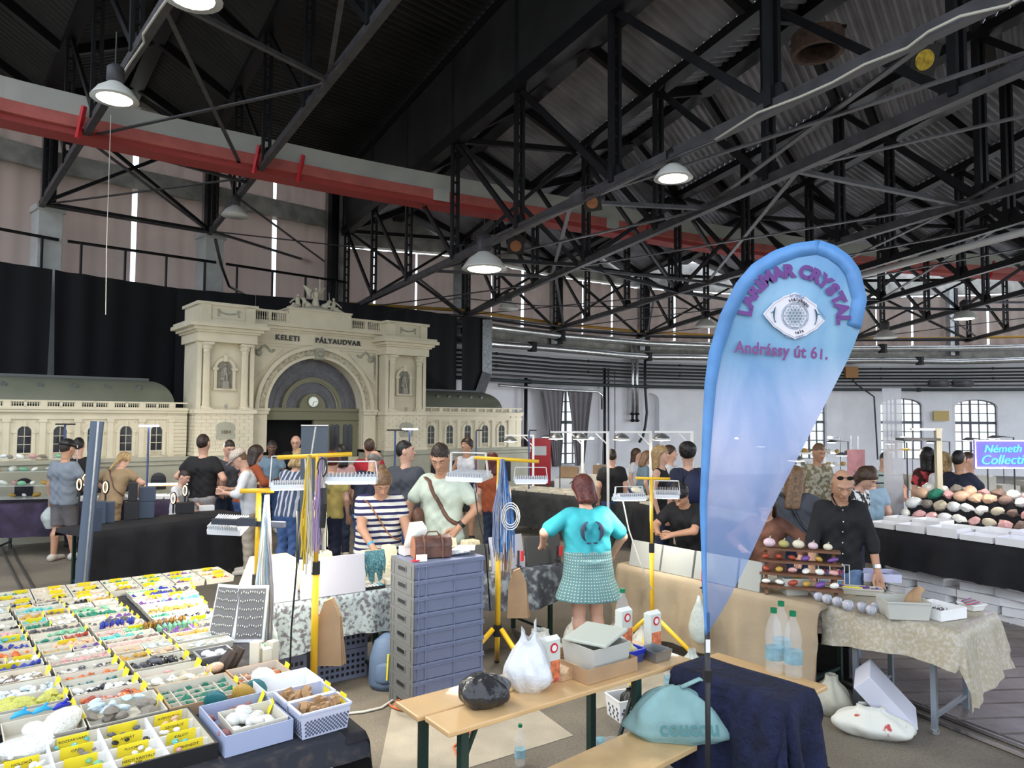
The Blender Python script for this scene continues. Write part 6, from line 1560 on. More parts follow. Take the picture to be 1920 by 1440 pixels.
tray(-.22, .06, .40, .62, .10, M_whitepaper, 'tall white open carton behind the block baskets', tagc=False, taper=0)
# third row
tray(-1.22, -.93, .88, 1.00, .05, M_traywhite, 'narrow white tray with bright blue glass dolphins', tagc=True)
for k, c in enumerate((.0, .08, .16)):
 mb = MB(M1 @ Matrix.Translation((-1.17 + c, .94, Z1 + .045)) @ Matrix.Rotation(.2, 4, 'Z')); mb.tube([(0, 0, 0), (.02, 0, .012), (.05, 0, .014), (.085, 0, .0)], [.004, .014, .013, .003], 8); mb.bar((.045, 0, .02), (.06, 0, .036), .004, .012)
 mb.build('glass_dolphin', mat('aqua glass' if k < 2 else 'cobalt glass', (.04, .42, .75) if k < 2 else (.02, .03, .45), .08), smooth=True, label=['pale aqua', 'bright aqua', 'cobalt'][k] + ' glass dolphin in the narrow tray', cat='figurine')
tray(-1.23, -.94, 1.02, 1.20, .055, M_traywhite, 'white tray heaped with yellow sulphur lumps', ['sulfur'], 20, .055, slabel='rough yellow sulphur lump heaped in white tray', pile=.03)
tray(-1.25, -.95, 1.22, 1.42, .05, M_traywhite, 'white tray of pale blue raw aquamarine', ['celestite', 'quartz'], 26, .034, slabel='pale blue raw chip in the aquamarine tray')
tray(-1.27, -.97, 1.44, 1.64, .05, M_traycard, 'card tray of brown and white quartz points', ['brownquartz', 'quartz'], 24, .034, slabel='brown or white quartz point in the card tray')
tray(-.92, -.62, .92, 1.06, .045, M_traywhite, 'white tray of polished red agate beads', ['jasper', 'carnelian', 'rose'], 10, .04, slabel='polished red or orange agate bead in tray')
tray(-.92, -.63, 1.07, 1.21, .045, M_traywhite, 'white tray of round white and dark pebbles', ['white', 'white', 'obsidian'], 13, .038, slabel='round white or dark pebble')
tray(-.94, -.65, 1.22, 1.33, .04, M_traywhite, 'slim white tray of dark teal beads', ['teal'], 9, .024, slabel='dark teal bead in slim tray')
tray(-.94, -.65, 1.34, 1.45, .04, M_traywhite, 'slim white tray of orange beads', ['carnelian'], 7, .03, slabel='orange bead lying in slim tray')
tray(-.95, -.66, 1.46, 1.60, .04, M_traywhite, 'slim white tray of silver and dark chips', ['hematite', 'white'], 12, .024, slabel='silver or dark chip in slim tray')
tray(-.61, -.30, .96, 1.12, .045, M_traywhite, 'white tray with cream shells', ['cream', 'milk'], 7, .05, slabel='cream shell piece in white tray')
tray(-.61, -.31, 1.14, 1.26, .04, M_traywhite, 'nearly empty white tray with few pink crumbs', ['rose'], 3, .02, slabel='pink crumb in the nearly empty tray')
tray(-.62, -.33, 1.28, 1.46, .045, M_traywhite, 'white tray of black tumbled stones', ['obsidian', 'hematite'], 16, .045, slabel='glossy black tumbled stone in white tray', pile=.015)
perf_basket(M1, -.30, -.12, 1.20, 1.36, Z1 + .003, .06, 'small grey mesh basket of white stones', mat('grey mesh plastic', (.22, .22, .22), .5), 8, 4, r=.003)
for k in range(8): stone('white', M1 @ Vector((random.uniform(-.27, -.15), random.uniform(1.23, 1.33), Z1 + .055)), .045, 'white stone in the grey mesh basket', 'white stones in the grey basket')
for k, (x, y) in enumerate(((-.20, 1.10), (-.15, 1.13))):
 mb = MB(M1 @ Matrix.Translation((x, y, Z1 + .05)) @ Matrix.Rotation(.6, 4, 'Y') @ Matrix.Rotation(.5, 4, 'Z')); mb.lathe([(.035, -.07), (.04, -.02), (.036, .03), (.03, .07)], n=7); mb.build('petrified_log', mat('dark banded wood', (.07, .045, .03), .5, var=.7, scale=9), label='dark banded petrified log, %s of the crossed pair' % ('lower' if k == 0 else 'upper'), cat='petrified wood')
stone('peach', M1 @ Vector((-.27, 1.05, Z1 + .05)), .09, 'pinkish white coral lump by the petrified logs', None, name='coral_lump', cat='mineral')
for k, (x, y, w_) in enumerate(((.0, 1.03, .05), (.05, 1.07, .05), (-.05, 1.05, .045))):
 MB(M1 @ Matrix.Translation((x, y, Z1)) @ Matrix.Rotation(.4 * k, 4, 'Z')).prism([(-w_ / 2, -.025), (w_ / 2, -.022), (w_ / 2, .02), (-w_ / 2, .03)], 0, .11 + .02 * k, axis='z').build('selenite_block', mat('translucent cream selenite', (.75, .70, .55), .35), label='cream selenite block standing at the table edge, %s of three' % ['middle', 'tallest', 'shortest'][k], cat='mineral', bevel=.004)
for k in range(3): mb = MB(M1 @ Matrix.Translation((-.02 + k * .03, 1.16, Z1 + .07))); mb.ball((0, 0, 0), .028, 10); mb.build('stone_sphere', smat(['teal', 'white', 'green'][k]), smooth=True, label=['dark green', 'white', 'pale green'][k] + ' stone sphere near the selenite blocks', cat='sphere')
# general rows further back
cols = [(-1.27, -.97), (-.95, -.66), (-.64, -.34), (-.32, -.03)]
rowcol = [[1.67, 3.2], [1.63, 3.2], [1.49, 3.2], [1.50, 3.2]]
rnd = random.Random(5)
RL_ = ['first', 'second', 'third', 'fourth', 'fifth', 'sixth', 'seventh', 'eighth', 'ninth', 'tenth', 'eleventh', 'twelfth', 'thirteenth', 'fourteenth', 'fifteenth', 'sixteenth', 'seventeenth', 'eighteenth']
CN = ['on the outer file of the bead stall', 'on the inner left file of the bead stall', 'on the middle file of the bead stall', 'along the sellers\' side of the bead stall']
CW = {'quartz': 'clear chips', 'milk': 'cream beads', 'celestite': 'pale blue beads', 'brownquartz': 'brown beads', 'malachite': 'dark green chips', 'carnelian': 'orange beads', 'jasper': 'dark red beads', 'rose': 'pink beads', 'obsidian': 'black beads', 'amethyst': 'purple beads', 'turquoise': 'turquoise beads', 'lapis': 'deep blue beads', 'honey': 'honey beads', 'hematite': 'grey beads', 'peach': 'peach beads', 'green': 'green beads'}
for c, (xa, xb) in enumerate(cols):
 y = rowcol[c][0]; k = 0
 while y < rowcol[c][1]:
  d_ = rnd.choice([.10, .12, .13, .16]); kd = rnd.choice(STUFFK[:16]); split = rnd.random() < .45
  pieces = [(xa, xb)] if not split else [(xa, (xa + xb) / 2 - .003), ((xa + xb) / 2 + .003, xb)]
  for pi_, (a, b) in enumerate(pieces):
   skew = (y - 1.5) * .06 if c < 3 else (y - 1.5) * .18
   kd2 = kd if pi_ == 0 else rnd.choice(STUFFK[:16]); a2, b2 = a - skew * (1 if c < 3 else 0), b - skew * (1 if c < 3 else 0)
   if c == 3: b2 = b + max(0, skew) * .6
   t = thing('bead_tray', 'tray of %s, %s from front%s in the %s file' % (CW[kd2], RL_[min(k, 17)], '' if not split else (', %s half' % ('outer' if pi_ == 0 else 'inner')), ['sulphur', 'agate', 'malachite', 'sellers\' side'][c]), 'tray', M=M1 @ Matrix.Translation(((a2 + b2) / 2, y + d_ / 2, Z1)), group='bead trays %s' % CN[c])
   mb = MB(M1); hh = rnd.uniform(.035, .05); obox(mb, a2, b2, y, y + d_ - .008, Z1 + .002, hh, .005, .008); mb.build('tray_shell', M_traywhite if rnd.random() < .85 else M_traycard, t)
   if rnd.random() < .7: tag_card(M1, b2 - .01, y + d_ / 2, Z1 + hh * .4, d_ * .6, .045, t, lean=-.3, rz=PI / 2)
   if rnd.random() < .2: tag_card(M1, (a2 + b2) / 2, y + d_ * .75, Z1 + hh * .4, .09, .045, t, lean=-.35)
   n_ = int((b2 - a2) * (d_) * 800)
   cx_ = rnd.uniform(a2 + .07, b2 - .06)
   for _ in range(n_):
    px_ = min(max(rnd.gauss(cx_, .07), a2 + .015), b2 - .015); rockstuff(heap, STUFFK.index(kd2), M1 @ Vector((px_, rnd.uniform(y + .018, y + d_ - .022), Z1 + .016 + .014 * rnd.random())), rnd.uniform(.022, .042))
  y += d_ + .003; k += 1
# far cross rows with clustered yellow cards
y = 3.27; k = 0
while y < 3.6:
 for i in range(8):
  a = -1.36 + i * .235; 
  if y < 3.5 and i < 0: continue
  kd2 = rnd.choice(STUFFK[:16])
  t = thing('bead_tray', 'small tray of %s, %s along the %s far row' % (CW[kd2], RL_[i], RL_[k]), 'tray', M=M1 @ Matrix.Translation((a + .11, y + .08, Z1)), group='far rows of small trays')
  mb = MB(M1); obox(mb, a, a + .225, y, y + .15, Z1 + .002, .045, .005, .006); mb.build('tray_shell', M_traywhite, t)
  tag_card(M1, a + .06 + .11 * rnd.random(), y + .13, Z1 + .025, .085, .035, t, lean=-.5)
  if rnd.random() < .6: tag_card(M1, a + .06 + .11 * rnd.random(), y + .06, Z1 + .02, .085, .03, t, lean=-1.0)
  for _ in range(16): rockstuff(heap, STUFFK.index(kd2), M1 @ Vector((rnd.uniform(a + .02, a + .2), rnd.uniform(y + .02, y + .1), Z1 + .025)), rnd.uniform(.02, .034))
 y += .16; k += 1
# outermost file beyond the black rail
y = .6; k = 0
while y < 3.3:
 kd2 = rnd.choice(STUFFK[:16]); a = -1.62 - (y - 1) * .05; b = -1.25 - (y - .6) * .06 - .02
 t = thing('bead_tray', 'tray of %s, %s from front beyond the black rail' % (CW[kd2], RL_[min(k, 17)]), 'tray', M=M1 @ Matrix.Translation(((a + b) / 2, y + .08, Z1)), group='trays beyond the black rail')
 mb = MB(M1); obox(mb, a, b, y, y + .15, Z1 + .002, .05, .005, .01); mb.build('tray_shell', M_traywhite, t); tag_card(M1, b - .012, y + .075, Z1 + .02, .09, .05, t, lean=-.3, rz=PI / 2)
 if y > 1.0:
  for _ in range(40): rockstuff(heap, STUFFK.index(kd2), M1 @ Vector((rnd.uniform(a + .02, b - .02), rnd.uniform(y + .02, y + .13), Z1 + .028)), rnd.uniform(.022, .04))
 else:
  for _ in range(9): stone('obsidian', M1 @ Vector((rnd.uniform(a + .06, b - .04), rnd.uniform(y + .02, y + .12), Z1 + .05)), .05, 'black crystal blade in the tray beside the large clear cluster', 'black crystal blades', tumbled=False, sc=(2.0, .4, .4))
 y += .165; k += 1
heap.build('bead_heaps', [smat(k) for k in STUFFK], label='heaps of small coloured beads and chips lying in the white trays', cat='beads', kind='stuff')
MB(M1).bx(-1.245, -1.225, .58, 1.9, Z1 + .002, Z1 + .05).build('black_rail', M_black, label='thin black rail between the outer trays and the sulphur trays', cat='rail')
# individual highlights among the rows
for (x, y, kd, n_, lb) in ((-.34, 2.0, 'green', 8, 'pale green pointed crystal standing in a row'), (-.40, 2.12, 'tigereye', 9, 'amber brown pointed crystal standing in a row'), (-.62, 2.28, 'lapis', 7, 'deep blue pointed crystal standing in a row')):
 for i in range(n_):
  m_ = smat(kd); mb = MB(M1 @ Matrix.Translation((x + i * .03, y + rnd.uniform(-.01, .01), Z1 + .03)) @ Matrix.Rotation(rnd.uniform(-.2, .2), 4, 'Y')); mb.lathe([(.012, 0), (.015, .03), (.0, .055)], n=6); mb.build('crystal_point', m_, label=lb, cat='crystal', group=lb)
# two-leaf earring display board
ED = M1 @ Matrix.Translation((-.12, 1.75, Z1)) @ Matrix.Rotation(-.95, 4, 'Z')
t = thing('earring_board', 'two-leaf white framed board hung with silver earrings', 'display board', M=ED)
for s_, ang in ((0, .0), (1, .35)):
 Q = ED @ Matrix.Translation((s_ * .19, 0, 0)) @ Matrix.Rotation(ang, 4, 'Z') @ Matrix.Rotation(-.28, 4, 'X')
 mb = MB(Q); mb.bx(0, .185, .0, .02, 0, .34); f_ = mb.build('board_leaf', M_white, t)
 MB(Q).bx(.012, .173, -.004, .0, .02, .32).build('felt', mat('grey felt', (.20, .19, .18), .9), f_)
 mb = MB(Q)
 for j in range(6):
  for i in range(11): mb.ball((.025 + i * .0137, -.007, .30 - j * .05 - rnd.random() * .012), .0045, 4, sc=(1, 1, 1.9))
 mb.build('earrings', mat('silver bits', (.7, .68, .62), .25, .8), f_)
# ================================================================ rear side of the sellers' ring
def box(mb, M, c, s, rz=0): mb.bx(-s[0] / 2, s[0] / 2, -s[1] / 2, s[1] / 2, 0, s[2], M=M @ Matrix.Translation(c) @ Matrix.Rotation(rz, 4, 'Z')); return mb
def simple(name, m, label, cat, fn, M=None, group=None, smooth=False, bevel=0):
 mb = MB(M); fn(mb); return mb.build(name, m, smooth=smooth, label=label, cat=cat, group=group, bevel=bevel)
M2 = frame(-1.92, 5.24, 0, math.radians(34.6))
table(M2, .04, 1.2, .02, .74, .755, 'trestle table under the patterned cloth and display backs'); table(M2, 1.25, 3.0, .02, .74, .755, 'trestle table behind the grey crates')
M_pat = mat('blue grey paisley cloth', (.27, .32, .33), .85, col2=(.09, .085, .10), scale=32, rng=(.47, .60), detail=6)
M_patd = mat('dark script print cloth', (.07, .075, .09), .85, col2=(.30, .34, .36), scale=11, rng=(.48, .62), detail=7)
tablecloth(M2, .0, 1.22, 0, .76, .76, .02, .02, .36, .2, M_pat, 'blue grey paisley cloth hanging beside the grey crates', rip=.025, wob=.15)
tablecloth(M2, 1.24, 3.02, 0, .76, .76, .02, .02, .33, .2, M_patd, 'dark script-printed cloth beside the woman in turquoise', rip=.025, wob=.12, seed=3)
def panel(M, x, y, w, h, lab, m=None, rz=0, lean=.12, t=.04, z=.763):
 P = M @ Matrix.Translation((x, y, z)) @ Matrix.Rotation(rz, 4, 'Z') @ Matrix.Rotation(-lean, 4, 'X')
 T = thing('display_board', lab, 'display board', M=P)
 MB(P).bx(0, w, 0, t, 0, h).build('back_panel', m or mat('lilac white board', (.40, .40, .46), .6), T, bevel=.004); MB(P).bx(.02, w - .02, t, t + .004, .02, h - .02).build('front_pad', M_whitepaper, T); return T
panel(M2, .02, .02, .36, .25, 'lower white display board seen from behind on paisley cloth'); panel(M2, .40, .0, .52, .30, 'wider white display board seen from behind on paisley cloth')
M_dkboard = mat('dark grey board back', (.06, .06, .06), .7)
panel(M2, 1.62, .06, .52, .25, 'dark display board back behind the grey crates', M_dkboard); panel(M2, 2.17, .03, .36, .31, 'white tilted display board with red clamp', None, .05, .2); panel(M2, 2.56, .05, .40, .27, 'dark display board back nearest the woman in turquoise', M_dkboard)
def clamp(M, x, y, z, lab, h=.14):
 P = M @ Matrix.Translation((x, y, z)); T = thing('bar_clamp', lab, 'clamp', M=P)
 MB(P).bar((0, 0, -.05), (0, 0, h), .012, .02).build('bar', M_grey_steel, T); MB(P).cyl((.02, -.03, h * .35), (.02, -.03, h * .35 + .09), .015, .013, 10).build('handle', M_red, T); MB(P).bar((0, -.04, .0), (0, .03, 0), .012).build('jaw', M_black, T)
clamp(M2, 2.40, -.02, .80, 'red handled clamp on the white tilted board'); clamp(M2, 2.86, -.01, .80, 'red handled clamp on the dark board')
# bracelet tiers and necklace busts on the far side
for k, (x, y, w_, d_, h_, lab) in enumerate(((.30, .42, .5, .25, .27, 'cream bracelet pyramid on the paisley table'), (.72, .50, .28, .1, .26, 'dotted earring board on the paisley table'), (1.15, .5, .16, .14, .22, 'cream wedge ring stand by the striped dress'), (1.35, .5, .14, .14, .25, 'cream wedge ring stand by the treasure chest'), (1.85, .45, .35, .2, .28, 'cream stepped necklace stand by the yarn'), (2.2, .5, .24, .12, .22, 'yellowish card stand behind the white tilted board'))):
 simple('jewellery_stand', mat('ivory velvet', (.72, .64, .44), .8, var=.2, scale=50), lab, 'display stand', lambda mb: mb.prism([(x - w_ / 2, .763), (x + w_ / 2, .763), (x + w_ * .3, .763 + h_), (x - w_ * .3, .763 + h_)], y - d_ / 2, y + d_ / 2), M2, bevel=.01)
for k in range(10): simple('sorting_tray', M_traywhite, 'low white tray in the %s position along the paisley table' % RL_[k], 'tray', lambda mb: obox(mb, .95 + k * .2, 1.12 + k * .2, .10, .34, .763, .04), M2)
t = thing('bead_tree', 'wooden stand draped with blue bead necklaces', 'necklace stand', M=M2 @ Matrix.Translation((1.04, .12, .763)))
MB(M2).bar((1.03, .12, .763), (1.03, .12, 1.05), .025).build('post', M_wood, t); MB(M2).bar((.96, .12, 1.05), (1.1, .12, 1.05), .02).build('crosspiece', M_wood, t)
M_bluebead = mat('blue grey beads', (.12, .30, .34), .3, var=.5, scale=70, bump=1, bscale=90)
for k in range(14):
 x = .955 + k * .012; l = rnd.uniform(.15, .27); MB(M2).tube([(x, .10, 1.06), (x - .008, .085, 1.06 - l * .5), (x + .01, .09, 1.06 - l), (x + .02, .10, 1.06 - l * .5), (x + .01, .12, 1.06)], .007, 5).build('necklace', M_bluebead, t)
t = thing('calculator', 'black desk calculator on the paisley cloth', 'calculator', M=M2 @ Matrix.Translation((1.0, .07, .765)))
MB(M2).bx(.93, 1.10, .02, .14, .764, .785).build('case', M_black, t)
for i in range(5):
 for j in range(4): MB(M2).bx(.94 + i * .03, .958 + i * .03, .03 + j * .02, .043 + j * .02, .785, .79).build('key', M_white if i < 4 else mat('cyan key', (.1, .5, .7), .5), t)
# grey stacking crates
MC = frame(-.70, 5.22, 0, math.radians(34.2)); M_crate = mat('blue grey crate plastic', (.17, .195, .29), .5, var=.05, scale=4); M_crate_l = mat('grey crate plastic', (.125, .13, .13), .5)
for k in range(9):
 z = .002 + k * .121; T = thing('stacking_crate', 'grey plastic stacking crate, %s in the tall stack' % ['bottom one', 'second from bottom', 'third from bottom', 'fourth from bottom', 'middle one', 'fourth from top', 'third from top', 'second from top', 'topmost'][k], 'crate', M=MC @ Matrix.Translation((.3, .2, z)), group='stacked grey crates')
 mb = MB(MC); mb.bx(.006, .594, .006, .394, z, z + .105, 0); mb.bx(0, .6, 0, .4, z + .095, z + .118, 0)
 mb.build('crate_body', M_crate, T, bevel=.004)
 mb = MB(MC); mb.bx(-.004, .0, .0, .4, z + .09, z + .118)
 for y in (.0, .045, .335, .385): mb.bx(-.006, .006, y, y + .014, z, z + .1)
 mb.bx(-.004, .006, .0, .4, z, z + .012); mb.bx(-.002, .0, .01, .39, z, z + .1); mb.build('end_ribs', M_crate_l, T)
 MB(MC).bx(-.008, -.003, .13, .27, z + .035, z + .08).build('grip_frame', M_crate_l, T); MB(MC).bx(-.010, -.008, .14, .26, z + .042, z + .07).build('grip_hole', M_black, T)
 mb = MB(MC)
 for x in (.03, .09, .33, .57): mb.bx(x, x + .008, -.005, .006, z, z + .1)
 mb.bx(0, .6, -.006, 0, z + .09, z + .096); mb.build('side_ribs', M_crate, T)
zt = 1.096
CH = MC @ Matrix.Translation((.22, .18, zt)) @ Matrix.Rotation(-.25, 4, 'Z'); T = thing('treasure_chest', 'small brown wooden treasure chest with rounded lid on the crate stack', 'chest', M=CH)
M_chest = mat('antique brown leather', (.10, .05, .04), .35, var=.5, scale=14); M_chend = mat('reddish wood', (.30, .12, .06), .5, var=.1)
MB(CH).bx(-.13, .15, -.08, .08, 0, .085).build('chest_box', M_chest, T, bevel=.004)
lidp = [(-.082, .085)] + [(-.082 * math.cos(a), .085 + .072 * math.sin(a)) for a in [PI * k / 10 for k in range(1, 10)]] + [(.082, .085)]
MB(CH).prism(lidp, -.132, .152, axis='x').build('lid', M_chest, T); MB(CH).prism([(-.08, 0)] + lidp + [(.08, 0)], -.137, -.130, axis='x').build('end_panel', M_chend, T)
for x in (-.06, .08): MB(CH).tube([(x, -.083, .0)] + [(x, y * 1.03, z + .003) for y, z in lidp] + [(x, .083, 0)], .008, 6).build('band', M_bagbrown, T)
MB(CH).tube([(-.04, 0, .155), (-.02, 0, .185), (.05, 0, .185), (.07, 0, .155)], .006, 6).build('handle', M_bagbrown, T)
simple('paper_slip', M_whitepaper, 'folded white card leaning on the treasure chest', 'card', lambda mb: mb.bx(-.06, .02, -.10, -.094, 0, .05), MC @ Matrix.Translation((.12, .12, zt)) @ Matrix.Rotation(-.3, 4, 'Z'))
simple('scissors', M_red, 'red handled scissors on the crate corner', 'scissors', lambda mb: mb.tube([(.03 + .03 * math.cos(a), .05 + .02 * math.sin(a), zt + .008) for a in [2 * PI * k / 10 for k in range(11)]] + [(.1, .06, zt + .008)], .006, 6), MC)
t = thing('flip_box', 'open white plastic box with raised lid behind the chest', 'box', M=MC @ Matrix.Translation((.12, .36, zt)))
obox(MB(MC), .06, .24, .30, .40, zt, .06).build('box_shell', M_white, t); MB(MC).grid([[(.05, .30, zt + .06), (.25, .30, zt + .06)], [(.07, .26, zt + .2), (.23, .26, zt + .2)], [(.10, .30, zt + .25), (.21, .30, zt + .25)]]).build('lid', M_white, t, smooth=True, thick=.006)
simple('paper_stack', M_whitepaper, 'loose stack of white cards and bags on the crates', 'papers', lambda mb: [box(mb, Matrix.Identity(4), (.42 + .02 * k, .2 - .01 * k, zt + .002 + k * .007), (.2, .14, .006), .2 * k) for k in range(6)] and None, MC)
# right arm of the ring
M4 = frame(1.03, 6.93, 0, math.radians(-50.6)); M5 = frame(2.38, 5.50, 0, math.radians(-50))
table(M4, .0, 1.98, .02, .74, .755, 'trestle table with tan cloth beyond the flag'); T5 = table(M5, .05, .90, .03, .74, .745, 'short steel-legged table with beige brocade cloth', legm=mat('blue grey steel leg', (.30, .34, .38), .35, .6))
for x in (.21, .74): MB(M5).lathe([(.0, 0), (.03, .01), (.03, .035), (0, .045)], (x + (.0), .08, 0), 8).build('foot_clamp', M_silver, T5)
M_tan = mat('tan tablecloth', (.34, .265, .175), .8, var=.06, scale=5, bump=.5, bscale=5); M_broc = mat('beige brocade cloth', (.37, .32, .225), .45, col2=(.47, .435, .37), scale=42, rng=(.45, .65), detail=8)
tablecloth(M4, .0, 2.0, 0, .76, .76, .08, .03, .58, .2, M_tan, 'long tan tablecloth hanging behind the flag', rip=.02)
tablecloth(M5, .02, .93, 0, .76, .752, .02, .42, .26, .25, M_broc, 'beige brocade tablecloth with pointed corners on the end table', rip=.02, wob=.12, seed=2, flare=.2)
for k, (x, w_, lab) in enumerate(((.12, .36, 'beside the woman in turquoise'), (.50, .34, 'behind the yellow stand'), (.86, .42, 'with the red clamp'), (1.30, .2, 'next to the flag edge'))): panel(M4, x, .02, w_, .24, 'grey white display board seen from behind, ' + lab, mat('pale grey board', (.33, .335, .31), .6), 0, .22)
clamp(M4, 1.0, -.03, .72, 'red handled clamp on the grey white boards', .16)
simple('carrier_bag', M_bag, 'thin white carrier bag hanging from the red clamp', 'plastic bag', lambda mb: mb.lathe([(.012, .68), (.03, .62), (.075, .52), (.10, .42), (.09, .33), (.03, .29), (0, .285)], (1.05, -.16, 0), 14, sx=1, sy=.6), M4, smooth=True)
for k in range(6): simple('sorting_tray', M_traywhite, 'low white tray in the %s place on the tan clothed table' % RL_[k], 'tray', lambda mb: obox(mb, .15 + k * .24, .35 + k * .24, .3, .55, .763, .04), M4)
# wooden stepped shelf with pumpkins
MP = M4 @ Matrix.Translation((1.72, .28, .762)) @ Matrix.Rotation(.55, 4, 'Z'); M_dkwood = mat('brown stained wood', (.16, .075, .04), .5, var=.2, scale=8)
T = thing('stepped_shelf', 'brown wooden stepped shelf with mini pumpkins, against the flag', 'shelf', M=MP)
for s_ in (-.27, .24):
 MB(MP).bar((s_, -.14, 0), (s_, .06, .34), .025, .035).build('upright', M_dkwood, T); MB(MP).bar((s_, .20, 0), (s_, .02, .34), .025, .035).build('upright', M_dkwood, T)
for k in range(4): z = .34 - k * .09; y = .04 - k * .05; MB(MP).bx(-.32, .29, y - .06, y + .06, z - .01, z + .004).build('shelf_board', M_dkwood, T)
for k, (x, c, r_) in enumerate(((-.24, 'lilac', .052), (-.13, 'olive', .045), (-.02, 'cream', .05), (.09, 'lilac', .042), (.2, 'cream', .038))):
 cm = {'lilac': (.70, .52, .58), 'olive': (.42, .38, .14), 'cream': (.72, .66, .50)}[c]; mb = MB(MP)
 P = [[((r_ * math.sin(v) * (1 - .12 * abs(math.cos(4 * a)))) * math.cos(a) + x, (r_ * math.sin(v) * (1 - .12 * abs(math.cos(4 * a)))) * math.sin(a) + .04, .346 + r_ * .7 - r_ * .7 * math.cos(v)) for a in [2 * PI * q / 24 for q in range(24)]] for v in [PI * q / 8 for q in range(9)]]
 mb.grid(P, closed=True); o = mb.build('mini_pumpkin', mat('pumpkin ' + c, cm, .6), smooth=True, label='%s ribbed mini pumpkin, %s on the top shelf board' % (c, RL_[k]), cat='pumpkin', group='mini pumpkins'); MB(MP).cyl((x, .04, .346 + r_ * 1.3), (x + .01, .04, .346 + r_ * 1.75), .007, .005, 6).build('stem', M_stone_d, o)
for k in range(18):
 row = k // 6 + 1; c = rnd.choice(['amethyst', 'jasper', 'turquoise', 'honey', 'rose', 'milk']); stone(c, MP @ Vector((-.27 + (k % 6) * .1, .04 - row * .05, .34 - row * .09 + .03)), .06, '%s coloured lump on the %s board of the stepped shelf' % (c, RL_[row]), 'lumps on the stepped shelf', name='mineral_lump', cat='mineral')
# goods on the end table, placed by the table frame
def at5(px, py, z=.755): return Pz(px, py, z)
M_g = mat('pale grey plastic tub', (.52, .52, .47), .5)
def tub(px, py, w_, d_, h, lab, m, rz=math.radians(-50), z=.757, taper=.015, name='plastic_tub', cat='tub', t=.005):
 p = at5(px, py, z); MM = frame(p.x, p.y, z, rz); T = thing(name, lab, cat, M=MM); obox(MB(MM), 0, w_, 0, d_, 0, h, t, taper).build('shell', m, T)
 mb = MB(MM); 
 if taper > 0:
  for a in ((0, 0, w_, 0), (w_, 0, w_, d_), (w_, d_, 0, d_), (0, d_, 0, 0)): mb.bar((a[0], a[1], h), (a[2], a[3], h), .014, .01)
  mb.build('rim', m, T)
 return T, MM
T, MM = tub(1665, 1162, .29, .24, .12, 'large pale grey tub with a paper bag, at the table edge', M_g, rz=math.radians(-8))
simple('paper_pouch', M_card, 'crumpled brown paper bag sticking out of the grey tub', 'paper bag', lambda mb: mb.grid([[(.12, .10, .04), (.2, .12, .05), (.24, .1, .04)], [(.16, .11, .15), (.22, .15, .17), (.27, .12, .16)], [(.22, .12, .20), (.27, .16, .21), (.3, .13, .19)]]), MM)
T, MM = tub(1765, 1166, .26, .26, .075, 'white carton of thin metal findings', M_whitepaper, rz=math.radians(22), taper=0, name='carton', cat='carton')
simple('metal_findings', M_grey_steel, 'tangle of thin metal pins in the white carton', 'findings', lambda mb: [mb.bar((a := rnd.uniform(.03, .2), b := rnd.uniform(.03, .2), rnd.uniform(.01, .05)), (a + rnd.uniform(-.03, .03), b + rnd.uniform(-.03, .03), rnd.uniform(.01, .06)), .0025) for _ in range(160)] and None, MM)['kind'] = 'stuff'
T, MM = tub(1826, 1148, .13, .13, .045, 'small white tub of coloured pens', M_white, rz=math.radians(20))
for k in range(9): simple('pen', mat('pen %d' % (k % 4), [(.4, .02, .12), (.5, .35, .1), (.05, .3, .35), (.2, .03, .2)][k % 4], .4), 'coloured pen lying across the small white tub', 'pen', lambda mb: mb.cyl((-.06 + .01 * k, .01 + .012 * k, .055), (.10 + .004 * k, .03 + .012 * k, .06), .005, .004, 6), MM, group='coloured pens')
T, MM = tub(1620, 1090, .30, .24, .07, 'large white carton with grey crystal pieces', mat('lilac carton', (.60, .60, .78), .6), rz=math.radians(-12), taper=0, name='carton', cat='carton')
for k in range(14): stone('hematite', MM @ Vector((rnd.uniform(.04, .26), rnd.uniform(.04, .2), .03)), .035, 'dark grey crystal piece in the large white carton', 'crystal pieces in the carton')
T, MM = tub(1548, 1112, .42, .12, .05, 'long white tray with purple amethysts and a yellow card', M_traywhite, rz=math.radians(-18), name='long_tray', cat='tray'); tag_card(MM, .2, .01, .02, .15, .045, T, lean=.5)
for k in range(16): stone('amethyst', MM @ Vector((rnd.uniform(.04, .16) if k < 8 else rnd.uniform(.27, .40), rnd.uniform(.02, .1), .05)), .035, 'purple amethyst in the long white tray', 'amethysts in the long tray', tumbled=False)
T, MM = tub(1474, 1118, .20, .14, .075, 'shallow white perforated basket beside the stepped shelf', M_g, rz=math.radians(5)); obox(MB(MM), -.01, .2, .0, .14, .08, .055, .004, .01).build('sieve_tub', M_g, T); tag_card(MM, .15, .1, .12, .08, .03, T, lean=-.6)
M_swirl = mat('bluish wire-wrapped glass', (.32, .42, .48), .3, col2=(.55, .45, .50), scale=30, bump=.6)
